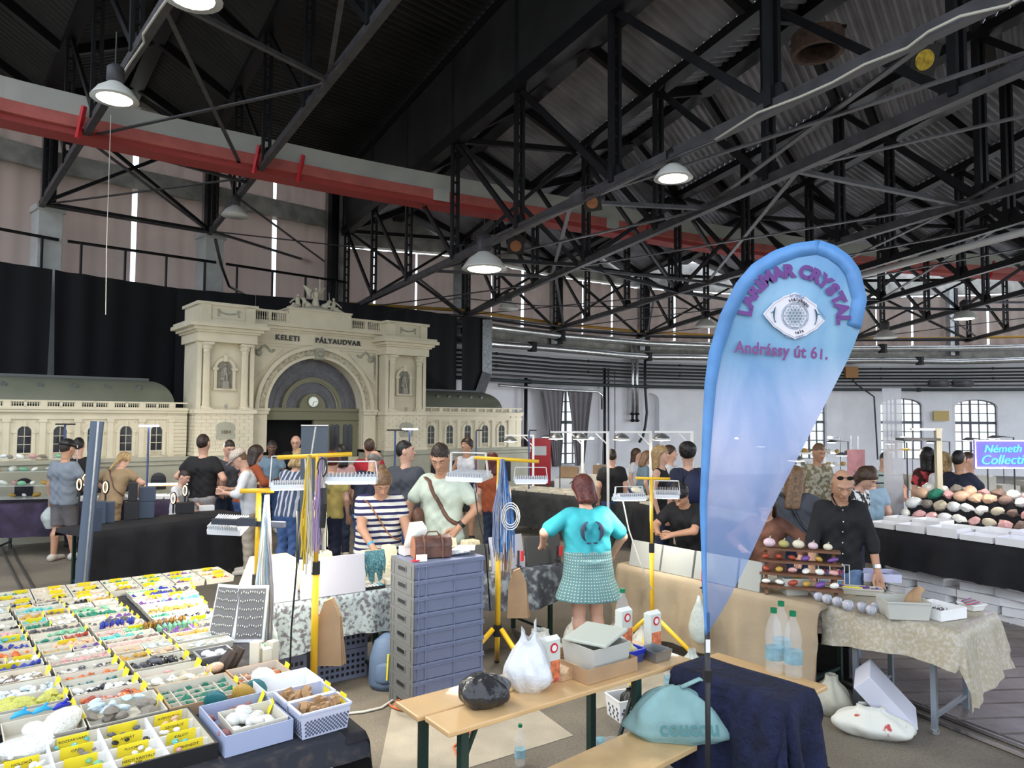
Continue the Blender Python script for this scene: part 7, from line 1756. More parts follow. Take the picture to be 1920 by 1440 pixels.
for k, (px, py, r_) in enumerate(((1535, 1128, .036), (1551, 1133, .038), (1570, 1138, .038), (1590, 1146, .042), (1616, 1148, .038), (1634, 1154, .038), (1642, 1146, .034), (1528, 1120, .03))):
 p = at5(px, py, .755); T = thing('wire_ball', 'swirled blue glass ball, %s in the row at the brocade edge' % RL_[k], 'ball', loc=(p.x, p.y, .755), group='glass balls'); MB(WM[T.name]).ball((0, 0, r_), r_, 12).build('glass_ball', M_swirl, T, smooth=True)
 mb = MB(WM[T.name])
 for a in range(3): mb.tube([(r_ * 1.02 * math.cos(b) * math.cos(a), r_ * 1.02 * math.cos(b) * math.sin(a), r_ + r_ * 1.02 * math.sin(b)) for b in [2 * PI * q / 14 for q in range(15)]], .0012, 4)
 mb.build('wire', M_silver, T)
# wire earring rack
p = at5(1535, 1105, .755); MM = frame(p.x, p.y, .755, math.radians(-12)); T = thing('earring_rack', 'white wire rack hung with colourful macrame earrings', 'rack', M=MM); mb = MB(MM)
for x in (0, .2): mb.tube([(x, 0, 0), (x, 0, .2)], .004, 5)
for z in (.08, .2): mb.tube([(0, 0, z), (.2, 0, z)], .0035, 5)
mb.tube([(.1, .05, 0), (.1, .05, .2), (.25, .05, .2), (.25, .05, 0)], .004, 5); mb.build('wire_frame', M_white, T)
for k in range(16): MB(MM).ball((.02 + (k % 8) * .024, -.008, .15 - .1 * (k // 8)), .017, 6, sc=(.6, .3, 1.3)).build('earring', mat('thread %d' % (k % 5), [(.7, .2, .05), (.5, .03, .05), (.18, .12, .3), (.6, .5, .3), (.05, .4, .4)][k % 5], .7), T)
# ================================================================ yellow tripod stands with flood lights and yarn
def ystand(label, px, Yp, ztop, zhub, bar=None, legs=(), foot=None, zb=.0, bw=.02):
 X = (px - 960) / F * Yp; T = thing('light_stand', label, 'stand', loc=(X, Yp, 0)); M = WM[T.name]
 MB(M).cyl((0, 0, zhub), (0, 0, (zhub + ztop) / 2), bw * 1.15, n=12).build('lower_tube', M_yellow, T, smooth=True); MB(M).cyl((0, 0, (zhub + ztop) / 2), (0, 0, ztop), bw * .8, n=12).build('upper_tube', M_yellow, T, smooth=True)
 MB(M).cyl((0, 0, (zhub + ztop) / 2 - .04), (0, 0, (zhub + ztop) / 2 + .04), bw * 1.4, n=12).build('clamp_collar', M_black, T); MB(M).cyl((0, 0, zhub - .06), (0, 0, zhub + .03), bw * 1.8, n=12).build('hub', M_black, T)
 for a in (foot or (-.9, 1.2, 3.3)):
  e_ = Vector((math.cos(a) * zhub * 1.15, math.sin(a) * zhub * 1.15, .03)); MB(M).cyl(Vector((math.cos(a) * .04, math.sin(a) * .04, zhub)), e_, bw * 1.05, n=10).build('leg', M_yellow, T, smooth=True); MB(M).cyl(e_ * .985, e_ + Vector((math.cos(a) * .02, math.sin(a) * .02, -.028)), bw * 1.15, n=10).build('rubber_foot', M_black, T)
 if bar: MB(M).cyl(bar[0], bar[1], bw * .75, n=10).build('crossbar', M_yellow, T, smooth=True)
 return T, M
S1, MS1 = ystand('yellow tripod stand carrying yellow and lilac yarn', 598, 4.62, 1.90, .47, ((-.26, 0, 1.89), (.22, .0, 1.915)), foot=(-.72, 1.6, 3.6))
S2, MS2 = ystand('yellow stand at the bead stall with pale cords', 489, 4.75, 1.65, .5, ((-.12, 0, 1.66), (.10, 0, 1.665)), foot=(2.2, 4.3, .4), bw=.022)
S3, MS3 = ystand('yellow stand with blue and brown yarn behind the crates', 936, 5.85, 1.815, .45, ((-.20, 0, 1.83), (.33, 0, 1.80)), foot=(-.75, 1.6, 3.6))
S4, MS4 = ystand('yellow stand before the tan clothed table', 1221, 6.2, 1.63, .45, ((-.14, 0, 1.64), (.16, 0, 1.635)), foot=(-.4, 2.2, 4.2), bw=.017)
def cords(MM, x, y, ztop, zbot, n, cols_, w_, lab, r=.0035, seed=1):
 rr = random.Random(seed); T = thing('cord_bundle', lab, 'yarn', M=MM @ Matrix.Translation((x, y, ztop)))
 for ci, c in enumerate(cols_):
  mb = MB(MM)
  for k in range(n):
   a = rr.uniform(-w_ * .25, w_ * .25); b = a + (ci - (len(cols_) - 1) / 2) * w_ / len(cols_) * 1.1 + rr.uniform(-.3, .3) * w_; zb = zbot + rr.uniform(0, .25) * (ztop - zbot); yy = rr.uniform(-.02, .02); P = [(x + a * .5, y - .02 + yy, ztop + .02)]
   for q in range(1, 8): v = q / 7; P.append((x + a * .5 + (b - a * .5) * min(1, v * 1.6) + rr.uniform(-.006, .006), y - .03 + yy, ztop - (ztop - zb) * v))
   mb.tube(P, r * rr.uniform(.8, 1.5), 4, cap=False)
  mb.build('cords', c, T)
 return T
y_ = lambda n_, c: mat('cord ' + n_, c, .7)
cords(MS1, -.05, 0, 1.89, 1.15, 15, [y_('yellow', (.65, .45, .04)), y_('pale', (.6, .55, .42))], .05, 'hank of yellow and cream cords on the yellow stand', seed=3)
cords(MS1, .03, 0, 1.88, 1.28, 15, [y_('lilac', (.42, .30, .46)), y_('violet', (.26, .2, .34)), y_('pale', (.6, .5, .42))], .06, 'hank of lilac and violet cords on the yellow stand', seed=4)
simple('headphone_cord', M_black, 'black knotted cords on the yellow stand top', 'cord', lambda mb: [mb.tube([(.04 + .03 * math.cos(a), -.04, 1.83 + .06 * math.sin(a)) for a in [2 * PI * q / 12 for q in range(13)]], .006, 5), mb.tube([(.05, -.04, 1.7), (.06, -.05, 1.6), (.05, -.045, 1.45)], .02, 6)] and None, MS1)
cords(MS2, .07, -.02, 1.62, .58, 22, [y_('white', (.75, .72, .66)), y_('sky', (.30, .45, .55)), y_('pale', (.6, .5, .42)), y_('grey', (.25, .24, .26))], .07, 'thick hank of white and sky blue cords beside the bead stall', r=.004, seed=6)
simple('knotted_bag', M_bag, 'clear bag of red and blue threads hanging under the white cords', 'plastic bag', lambda mb: mb.lathe([(.01, .98), (.05, .9), (.075, .8), (.05, .7), (0, .68)], (.10, -.03, -.15), 12, sx=1, sy=.5), MS2, smooth=True)
cords(MS3, .03, -.01, 1.80, .98, 18, [y_('grey blue', (.20, .24, .36)), y_('pale blue', (.42, .50, .66)), y_('blue', (.04, .16, .42))], .12, 'hank of blue and grey cords behind the crates', seed=8)
cords(MS3, .08, .01, 1.62, .85, 12, [y_('brown', (.25, .13, .07)), y_('beige', (.50, .38, .26))], .06, 'hank of brown and beige cords behind the crates', seed=9)
simple('cord_coil', y_('white', (.75, .72, .66)), 'white coiled cord dangling among the blue hanks', 'cord', lambda mb: [mb.tube([(.10 + (.05 + .012 * k) * math.cos(a), -.06, 1.36 + (.07 + .02 * k) * math.sin(a)) for a in [2 * PI * q / 14 for q in range(15)]], .004, 5) for k in range(3)] and None, MS3)
# flood light fixtures
def flood(label, px, py, Y, w_, d_, rz, tilt, power, arm=None, col=(1, .93, .78), roll=0.0):
 p = Py(px, py, Y); M = frame(p.x, p.y, p.z, rz) @ Matrix.Rotation(tilt, 4, 'X') @ Matrix.Rotation(roll, 4, 'Y'); T = thing('flood_light', label, 'flood light', M=M)
 mb = MB(M); mb.prism([(-d_ / 2, 0), (d_ / 2, 0), (d_ / 2 - .01, .03), (0, .055), (-d_ / 2 + .01, .03)], -w_ / 2, w_ / 2, axis='x'); mb.build('housing', mat('white fixture enamel', (.66, .68, .72), .4), T)
 mb = MB(M)
 for k in range(14): x = -w_ / 2 + .015 + k * (w_ - .03) / 13; mb.bx(x - .002, x + .002, -d_ / 2 + .01, d_ / 2 - .01, .03, .062)
 mb.build('cooling_fins', mat('white fixture enamel', (.66, .68, .72), .4), T)
 MB(M).bx(-w_ / 2 + .015, w_ / 2 - .015, -d_ / 2 + .012, d_ / 2 - .012, -.004, .0).build('led_panel', M_led if power > 0 else M_whitepaper, T)
 if arm is not None:
  mb = MB(M)
  for s_ in ((-1, 1)): mb.bar((s_ * (w_ / 2 + .006), 0, .02), (s_ * (w_ / 2 + .006) * (.9), 0, arm), .03, .006, up=(1, 0, 0))
  mb.bar((-w_ / 2 * .9, 0, arm), (w_ / 2 * .9, 0, arm), .03, .006); mb.build('bracket', M_white, T)
 if power > 0:
  q = M @ Vector((0, 0, -.03)); l = light('flood_lamp', 'AREA', q, power * (.22 if px < 560 else (.13 if px < 860 else .10)), col, (w_ * .8, d_ * .8)); l.rotation_euler = M.to_3x3().to_euler()
 return T
FLD = [flood('wide ribbed flood light under the yarn crossbar facing away', 658, 905, 4.75, .34, .24, .15, -.15, 45, .14), flood('white flood light with tall bracket left of the yarn', 540, 918, 4.7, .22, .20, .35, -.1, 60, .22), flood('slanted flood light beyond the bead stall', 432, 990, 4.9, .26, .16, -.25, .5, 95, .05),
       flood('flood light in front of the man in mint T-shirt', 880, 898, 5.95, .34, .22, -.4, .1, 45, .22), flood('ribbed flood light beside the blue yarn', 995, 906, 5.9, .27, .22, .0, -.1, 45, .13), flood('ribbed flood light by the woman in turquoise', 1180, 938, 6.3, .26, .20, .2, -.12, 45, .12), flood('small bracketed flood light over the bead threading woman', 1250, 930, 6.4, .22, .18, -.2, .15, 50, .14)]
simple('clip_lamp', mat('black rail plastic', (.03, .035, .05), .4), 'dark blue-black horizontal rail fixed across the pale cords', 'rail', lambda mb: (mb.bar((-.30, 0, 1.46), (.18, 0, 1.44), .05, .035), mb.bar((-.12, -.02, 1.46), (.0, -.02, 1.46), .06, .05)), MS2)
for nm, MMx, pts in (('black lamp cable down to the floor beside the wide yellow pole', MS1, [(-.12, -.02, 1.55), (-.11, -.04, 1.2), (-.14, -.03, .8), (-.16, .02, .4), (-.22, .1, .02)]), ('thin black cable from the flood light past the blue yarn', MS3, [(-.2, -.05, 1.62), (-.16, -.08, 1.35), (-.1, -.07, 1.1), (-.06, -.05, .6)]), ('white and black cable hanging from the flood light beside the turquoise T-shirt', MS4, [(-.25, 0, 1.45), (-.2, 0, 1.2), (-.12, -.05, .95), (-.02, -.1, .7)])): simple('lamp_cable', M_black if 'white' not in nm else M_cable_w, nm, 'cable', lambda mb: mb.tube(pts, .006, 5), MMx, smooth=True)
P = [Pz(x, y, .012) for x, y in ((650, 1338), (680, 1335), (715, 1327), (738, 1312), (745, 1300))]; simple('floor_cable', M_cable_w, 'white cable on the floor running to the crates', 'cable', lambda mb: mb.tube(P, .009, 6), smooth=True)
P = [Pz(770 - 40 * math.cos(a) + 10 * a / 6, 1320 + 12 * math.sin(a), .012 + .004 * k) for k, a in enumerate([x * .45 for x in range(26)])] + [Pz(x, y, .012) for x, y in ((790, 1345), (820, 1352), (860, 1355))]; simple('floor_cable', mat('orange cable', (.55, .14, .05), .5), 'orange cable coiled on the floor by the crates', 'cable', lambda mb: mb.tube(P, .008, 6), smooth=True)
P = [Pz(x, y, .012) for x, y in ((900, 1340), (880, 1375), (850, 1400), (862, 1430), (870, 1470))]; simple('floor_cable', mat('orange cable', (.55, .14, .05), .5), 'orange cable on the floor beneath the bench table', 'cable', lambda mb: mb.tube(P, .007, 6), smooth=True)
# paper bags hanging behind the stands
for k, (MMx, x, z0, z1, w_, lb) in enumerate(((MS1, .08, .55, .98, .17, 'flat brown paper bags hanging on the nearer yellow stand'), (MS3, .16, .52, .92, .17, 'brown paper bags hanging on the stand beside the crates'))):
 for q in range(3): simple('paper_bag', M_card, lb, 'paper bag', lambda mb: mb.prism([(x - w_ / 2 + .01 * q, z0 + .02 * q), (x + w_ / 2 + .01 * q, z0), (x + w_ * .42, z1 - .12), (x + w_ * .1, z1), (x - w_ * .2, z1 - .02), (x - w_ * .45, z1 - .15)], .04 + .02 * q, .052 + .02 * q), MMx, group=lb)
# ================================================================ bench tables in front
M6 = frame(-.27, 3.19, 0, math.radians(36.5)); T = thing('beer_table', 'varnished pine bench table holding bags and boxes', 'table', M=M6 @ Matrix.Translation((.8, .2, 0)))
for y0, y1, x0 in ((0, .215, 0), (.225, .45, -.03)): MB(M6).bx(x0, 1.64, y0, y1, .745, .77).build('plank', M_wood, T, bevel=.006)
for x in (.10, 1.22):
 for y in (.04, .40): MB(M6).bar((x, y, 0), (x, y, .745), .04, .04).build('leg', M_green_steel, T)
 MB(M6).bar((x, .04, .2), (x, .4, .2), .03).build('crossbar', M_green_steel, T); MB(M6).bar((x, .2, .3), (x + .22, .2, .74), .018).build('brace', M_green_steel, T)
B = [Vector((.677, 3.95, 0)), Vector((.97, 3.76, 0))]; D = Vector((-.75, -.66, 0)); T = thing('beer_bench', 'pale pine bench, partly out of the picture', 'bench', loc=(.5, 3.5, 0))
mb = MB(); q = [B[0], B[1], B[1] + D * 2, B[0] + D * 2]; mb.add([p + UP * .44 for p in q] + [p + UP * .47 for p in q], [(0, 1, 2, 3), (7, 6, 5, 4), (0, 4, 5, 1), (1, 5, 6, 2), (2, 6, 7, 3), (3, 7, 4, 0)]); mb.build('plank', mat('pale pine', (.66, .45, .22), .45, var=.15, scale=5), T, bevel=.005)
for s_ in (.3, 1.6):
 for p in (B[0].lerp(B[1], .2), B[0].lerp(B[1], .8)): p = p + D * s_; MB().bar(p, p + UP * .44, .035).build('leg', M_green_steel, T)
def on6(x, y): return M6 @ Vector((x, y, .771))
def blobbag(p, r, h, m, lab, name='plastic_bag', seed=1, ears=False, mound=False, sx=1.0, sy=1.0, rz=0.0, cat='plastic bag', knot=False):
 rr = random.Random(seed); R = []; n = 36; ph = [rr.uniform(0, 6) for _ in range(5)]
 for j in range(17):
  v = j / 16; pr = math.sin(min(1, v * 1.05 + .12) * PI * .93) ** .6 * (1 - .3 * v) if not knot else (math.sin(PI * min(1, .14 + v * .86)) ** .55)
  if mound: pr = (1 - v ** 1.7) ** .62 * .97 + .05 if v > .12 else .82 + 1.2 * v
  row = []
  for i in range(n):
   a = 2 * PI * i / n; k = (1 + .10 * v * math.sin(11 * a + 2 * v + ph[3])) if mound else 1; k *= 1 + .08 * math.sin(3 * a + ph[0]) + (.05 + .07 * v) * math.sin(7 * a + ph[1] + v * 3) + .03 * math.sin(13 * a + ph[2]) + .03 * math.sin(v * 12 + 2 * a); z = h * v
   if ears and v > .6: z += h * .42 * (v - .6) / .4 * max(0, math.cos(a)) ** 2 + h * .28 * (v - .6) / .4 * max(0, -math.cos(a)) ** 2
   row.append((r * pr * k * math.cos(a) * sx, r * pr * k * math.sin(a) * sy, z))
  R.append(row)
 mb = MB(frame(p[0], p[1], p[2], rz)); mb.grid(R, closed=True); return mb.build(name, m, smooth=True, label=lab, cat=cat)
blobbag(on6(.30, .17), .115, .15, mat('black bin liner', (.03, .03, .032), .22, bump=1, bscale=12), 'black bin bag knot lying on the pine table', seed=3, sx=1.1, knot=True)
blobbag(on6(.60, .20), .135, .25, mat('frosted white film', (.74, .76, .78), .3, alpha=.88, bump=1, bscale=14), 'crumpled white carrier bag on the pine table', seed=5, ears=True)
M_juice = mat('juice carton print', (.62, .66, .60), .5, col2=(.55, .08, .05), scale=9, rng=(.55, .62))
def juice(x, y, lab):
 MM = M6 @ Matrix.Translation((x, y, .772)); T = thing('juice_carton', lab, 'juice carton', M=MM); MB(MM).bx(-.045, .045, -.03, .03, 0, .215).build('carton_body', M_juice, T, bevel=.003); MB(MM).prism([(-.03, .215), (.03, .215), (.0, .232)], -.045, .045, axis='x').build('gable', M_whitepaper, T); MB(MM).cyl((0, -.031, .175), (0, -.033, .175), .026, n=16).build('red_badge', M_red, T); MB(MM).cyl((.0, -.033, .175), (0, -.0345, .175), .016, n=16).build('white_badge', M_whitepaper, T); MB(MM).bx(-.04, .04, -.032, -.03, .02, .11).build('fruit_print', mat('apple print', (.62, .18, .08), .5, var=.5, scale=30), T)
juice(.76, .22, 'juice carton standing beside the white carrier bag'); juice(1.49, .40, 'farther juice carton at the table end'); juice(1.58, .25, 'nearer juice carton at the table end')
simple('biscuit_pack', mat('flatbread in film', (.68, .50, .30), .35, col2=(.40, .22, .12), scale=30), 'clear pack of seeded flatbread before the cardboard tray', 'food pack', lambda mb: mb.prism([(.74, .0), (.95, .0), (.88, .05), (.80, .06)], .25, .40, axis='y') , M6 @ Matrix.Translation((.05, -.08, .772)))
t = thing('cardboard_tray', 'shallow brown cardboard tray on the pine table', 'tray', M=M6 @ Matrix.Translation((1.05, .25, .771))); obox(MB(M6), .87, 1.24, .05, .42, .772, .075, .005).build('card_shell', M_card, t)
tx = MB(); text_on(tx, 'WR 6/50', .03, basis(M6 @ Vector((.866, .24, .80)), M6.to_3x3() @ Vector((0, -1, 0)), UP), extr=.0005); tx.build('stamped_code', M_ink, t)
t = thing('storage_box', 'cream plastic box with its lid askew in the cardboard tray', 'box', M=M6 @ Matrix.Translation((1.08, .22, .78))); obox(MB(M6), .94, 1.22, .08, .34, .782, .145, .005, .015).build('box_shell', M_g, t)
LM = M6 @ Matrix.Translation((1.09, .22, .945)) @ Matrix.Rotation(.35, 4, 'Z') @ Matrix.Rotation(-.08, 4, 'Y'); MB(LM).bx(-.145, .145, -.13, .13, 0, .018).build('lid', mat('pale green grey lid', (.52, .55, .48), .45), t, bevel=.006)
simple('wicker_bowl', M_card, 'round wicker bowl behind the cream plastic box', 'bowl', lambda mb: mb.lathe([(.05, .16), (.075, .2), (.07, .2), (.045, .165)], (1.03, .42, .61), 16), M6)
perf_basket(M6, 1.26, 1.39, .13, .27, .772, .07, 'small royal blue plastic basket with snacks', mat('royal blue plastic', (.01, .03, .42), .4), 8, 4, r=.004)
blobbag(on6(1.33, .20), .06, .10, mat('yellow snack wrap', (.65, .55, .1), .4, col2=(.7, .7, .66), scale=14), 'yellow wrapped snack in the blue basket', seed=8, cat='snack', name='snack_pack')
blobbag(on6(1.36, .37), .10, .13, mat('crumpled kitchen paper', (.66, .62, .52), .7, bump=1, bscale=10), 'crumpled bread bag behind the blue basket', seed=9)
t = thing('baking_tin', 'square grey metal tin on the pine table', 'tin', M=M6 @ Matrix.Translation((1.47, .13, .772))); obox(MB(M6), 1.40, 1.54, .06, .20, .772, .06, .003, .01).build('tin_shell', M_galv, t)
def pet(x, y, z, lab, M=Matrix.Identity(4), tilt=None, s=1.0, water=.55, cap_c=None):
 MM = M @ Matrix.Translation((x, y, z)) @ (tilt or Matrix.Identity(4)) @ Matrix.Scale(s, 4); T = thing('water_bottle', lab, 'bottle', M=MM)
 pr = [(.0, 0), (.036, .002), (.042, .02), (.040, .05), (.043, .06), (.040, .10), (.043, .11), (.039, .15), (.043, .17), (.042, .20), (.03, .25), (.014, .285), (.013, .30)]
 MB(MM).lathe(pr, n=18).build('bottle_wall', mat('clear pet', (.85, .92, .95), .05, alpha=.12, coat=.5), T, smooth=True)
 MB(MM).lathe([(.016, .295), (.016, .318), (0, .318)], n=12).build('cap', mat('green cap', (.0, .18, .07), .4) if cap_c is None else cap_c, T); MB(MM).lathe([(.0435, .07), (.0435, .13)], n=18).build('paper_label', mat('aqua label', (.20, .45, .55), .5, alpha=.5, var=.4, scale=20), T)
for k, (px, py, lb) in enumerate(((1452, 1262, 'nearest the tan cloth'), (1466, 1245, 'hindmost of the three'), (1488, 1270, 'at the plank end'))): p = Pz(px, py, .772); pet(p.x, p.y, .772, 'green capped water bottle on the plank, ' + lb, s=1.1)
p = on6(1.52, .44); pet(p.x, p.y, .771, 'tall water bottle between the juice cartons', s=1.05)
p = Pz(975, 1436, .0); pet(p.x, p.y, .0, 'crushed clear bottle standing on the floor under the table', s=.8)
p = Pz(1100, 1392, .05); pet(p.x, p.y, .04, 'clear bottle lying on the floor behind the bench', tilt=Matrix.Rotation(1.5, 4, 'Y'), s=.9)
p = Pz(1255, 1300, 0); pet(p.x, p.y, .0, 'red capped bottle on the floor behind the laundry bag', cap_c=M_red)
# table end under the navy blanket
MT = frame(1.61, 3.80, 0, math.atan2(.5, -.41)); T = thing('beer_table', 'second pine table, mostly under the navy blanket', 'table', M=MT @ Matrix.Translation((.3, .2, 0)))
MB(MT).bx(-.05, .62, -.02, .40, .745, .77).build('plank', M_wood, T, bevel=.006)
for x, y in ((.05, .30), (.55, .30), (.05, .03), (.55, .03)): MB(MT).bar((x, y, 0), (x, y, .745), .035).build('leg', M_green_steel, T)
M_navyfur = mat('navy plush blanket', (.006, .009, .034), .9, var=.5, scale=10, bump=.8, bscale=30)
tablecloth(MT, -.06, .60, .14, .42, .79, .42, .12, .02, .5, M_navyfur, 'navy plush blanket thrown over the table end', rip=.045, wob=.3, name='blanket', cat='blanket', st=.03, flare=.14)
# laundry bag
p = Pz(1268, 1378, .47); M_lau = mat('sea green laundry cotton', (.24, .40, .40), .85, var=.12, scale=6, bump=.8, bscale=8)
lb = blobbag((p.x, p.y, .472), .255, .26, M_lau, 'sea green drawstring laundry bag lying on the bench end', name='laundry_bag', seed=12, sx=1.05, sy=.6, rz=-.2, cat='bag', mound=True)
MB().tube([p + Vector((.02, -.03, .26)), p + Vector((.12, -.02, .30)), p + Vector((.24, -.02, .27)), p + Vector((.30, 0, .25))], .018, 8, flat=.5).build('drawstring', M_lau, lb, smooth=True)
tx = MB(); text_on(tx, 'coucou', .10, basis((p.x + .02, p.y - .215, .56), (1, -.16, .08), (0, .5, .85)), off=.003, extr=.004); tx.build('printed_word', mat('darker green print', (.08, .20, .20), .8), lb)
p = Pz(1180, 1355, 0); perf_basket(frame(p.x, p.y, 0, .4), -.08, .10, 0, .2, .0, .15, 'white perforated basket on the floor behind the bench', M_white, 6, 4, r=.009); blobbag((p.x + .02, p.y + .1, .08), .08, .12, M_black, 'dark bundle in the white floor basket', seed=14)
# ================================================================ feather flag
FY = 3.4; OUT_L = [(1190, 1322), (1100, 1317), (950, 1312), (800, 1317), (720, 1321), (660, 1329), (590, 1350), (530, 1380), (495, 1410), (470, 1450), (456, 1490), (450, 1535)]
OUT_R = [(1190, 1326), (1130, 1363), (1060, 1399), (950, 1449), (850, 1500), (770, 1541), (670, 1592), (610, 1616), (560, 1626), (505, 1612), (480, 1594), (460, 1566), (450, 1537)]
def edge(tb, py):
 for (a, b), (c, d) in zip(tb, tb[1:]):
  if c <= py <= a: return b + (d - b) * (a - py) / max(1e-6, a - c)
 return tb[-1][1]
zt_ = Py(1535, 450, FY).z; zb_ = Py(1324, 1190, FY).z
FT = thing('feather_flag', 'tall blue teardrop advertising flag with purple lettering on black pole', 'flag', loc=(Py(1324, 1200, FY).x, FY, 0))
rows_ = [1190 - (1190 - 450) * (1 - (1 - k / 70) ** 1.5) for k in range(71)]; G_, UV = [], []
def fy(px, py): return FY + .012 * math.sin(px * .02 + py * .008) + .01 * math.sin(py * .02) + (.03 * math.sin((px - 1320) * .05) * max(0, (py - 850) / 340))
for py in rows_:
 l = edge(OUT_L, py); r_ = edge(OUT_R, py); row = []
 for i in range(25): px = l + (r_ - l) * i / 24; row.append(Py(px, py, fy(px, py))); UV.append(((px - 1312) / 314, (1190 - py) / 740))
 G_.append(row)
mb = MB(); mb.grid(G_); mb.uvs = UV
mf = bpy.data.materials.new('printed flag fabric'); mf.use_nodes = True; nt = mf.node_tree; b = nt.nodes['Principled BSDF']; N = nt.nodes.new; K = nt.links.new
uv = N('ShaderNodeUVMap'); nz = N('ShaderNodeTexNoise'); nz.inputs['Scale'].default_value = 2.6; nz.inputs['Detail'].default_value = 5; nz.inputs['Distortion'].default_value = .6; K(uv.outputs[0], nz.inputs['Vector'])
sp = N('ShaderNodeSeparateXYZ'); K(uv.outputs[0], sp.inputs[0]); vr = N('ShaderNodeValToRGB'); K(sp.outputs[1], vr.inputs[0]); ee = vr.color_ramp.elements
ee[0].position = 0; ee[0].color = (.08, .25, .60, 1); ee[1].position = 1; ee[1].color = (.14, .36, .68, 1)
for p_, c in ((.12, (.24, .38, .66)), (.3, (.42, .50, .76)), (.45, (.62, .64, .86)), (.6, (.50, .60, .84)), (.72, (.28, .52, .74)), (.85, (.32, .58, .80))): q = ee.new(p_); q.color = (*c, 1)
cr = N('ShaderNodeValToRGB'); K(nz.outputs['Fac'], cr.inputs[0]); cr.color_ramp.elements[0].position = .35; cr.color_ramp.elements[0].color = (.55, .7, .85, 1); cr.color_ramp.elements[1].position = .7; cr.color_ramp.elements[1].color = (1.25, 1.15, 1.1, 1)
mx = N('ShaderNodeMix'); mx.data_type = 'RGBA'; mx.blend_type = 'MULTIPLY'; mx.inputs[0].default_value = 1; K(vr.outputs[0], mx.inputs[6]); K(cr.outputs[0], mx.inputs[7]); K(mx.outputs[2], b.inputs['Base Color']); b.inputs['Roughness'].default_value = .32
tr = N('ShaderNodeBsdfTranslucent'); tp = N('ShaderNodeBsdfTransparent'); m1 = N('ShaderNodeMixShader'); m2 = N('ShaderNodeMixShader'); K(mx.outputs[2], tr.inputs[0]); m1.inputs[0].default_value = .3; K(b.outputs[0], m1.inputs[1]); K(tr.outputs[0], m1.inputs[2])
va = N('ShaderNodeMapRange'); va.inputs[1].default_value = .0; va.inputs[2].default_value = .55; va.inputs[3].default_value = .45; va.inputs[4].default_value = .0; K(sp.outputs[1], va.inputs[0]); K(va.outputs[0], m2.inputs[0]); K(m1.outputs[0], m2.inputs[1]); K(tp.outputs[0], m2.inputs[2]); K(m2.outputs[0], nt.nodes['Material Output'].inputs[0])
fab = mb.build('flag_fabric', mf, FT, smooth=True)
# pole sleeve
sl_ = []
for py in rows_[::-1]: pass
path = [(edge(OUT_L, py), py) for py in rows_] + [(edge(OUT_R, py), py) for py in rows_[::-1] if py < 620]
R = [[], []]
for i, (px, py) in enumerate(path):
 a = path[max(0, i - 1)]; c = path[min(len(path) - 1, i + 1)]; dx, dy = c[0] - a[0], c[1] - a[1]; L_ = math.hypot(dx, dy) or 1; nx, ny = -dy / L_, dx / L_; wd = min(27, 5 + i * .5) if py < 1150 else 4
 R[0].append(Py(px, py, FY - .012 + fy(px, py) - FY)); R[1].append(Py(px + nx * wd, py + ny * wd, fy(px, py) - .008))
MB().grid(R).build('pole_sleeve', mat('blue sleeve fabric', (.13, .33, .68), .4, var=.2, scale=5, alpha=.85), FT, smooth=True, thick=.003)
px0 = Py(1326, 1200, FY + .01); MB().tube([(px0.x, FY + .01, .0), (px0.x, FY + .01, .6), (px0.x, FY + .01, zb_ + .1)], .013, 10).build('pole', M_black, FT, smooth=True); MB().tube([(px0.x, FY + .01, .92), (px0.x, FY + .01, .97)], .022, 10).build('pole_joint', M_black, FT)
MB().bx(px0.x - .012, px0.x + .008, FY - .012, FY - .008, zb_ - .08, zb_ - .02).build('care_label', M_whitepaper, FT); MB().bar((px0.x - .35, FY, .01), (px0.x + .35, FY, .01), .03, .02).build('cross_foot', M_black, FT)
M_pur = mat('purple print', (.13, .035, .22), .5); M_plum = mat('plum print', (.20, .05, .20), .5)
def letters(txt, cpx, cpy, rpx, a0, a1, size, m, name, off=.004, flip=False):
 tx = MB(); n = len(txt); wt = [(.55 if ch in 'I ' else (1.25 if ch == 'M' else 1.0)) for ch in txt]; tot = sum(wt); acc = 0
 for ch, ww in zip(txt, wt):
  a = math.radians(a0 + (a1 - a0) * (acc + ww / 2) / tot); acc += ww
  if ch == ' ': continue
  px, py = cpx + rpx * math.sin(a), cpy - rpx * math.cos(a); o = Py(px, py, fy(px, py) - .012); xr = Vector((math.cos(a), 0, -math.sin(a))); yu = Vector((math.sin(a), 0, math.cos(a)))
  if flip: xr, yu = -xr, -yu
  text_on(tx, ch, size, basis(o - yu * size * .35, xr, yu), off=off, extr=.0006)
 tx.build(name, m, FT)
letters('LARIMAR CRYSTAL', 1489, 600, 93, -86, 96, .085, M_pur, 'curved_lettering', .0055)
tx = MB(); o = Py(1465, 667, fy(1465, 660) - .012); text_on(tx, 'Andrássy út 61.', .08, basis(o, (1, 0, -.07), (.07, 0, 1)) @ Matrix.Diagonal((.84, 1, 1, 1)), off=.0018, extr=.0006, space=1.05); tx.build('address_lettering', M_plum, FT)
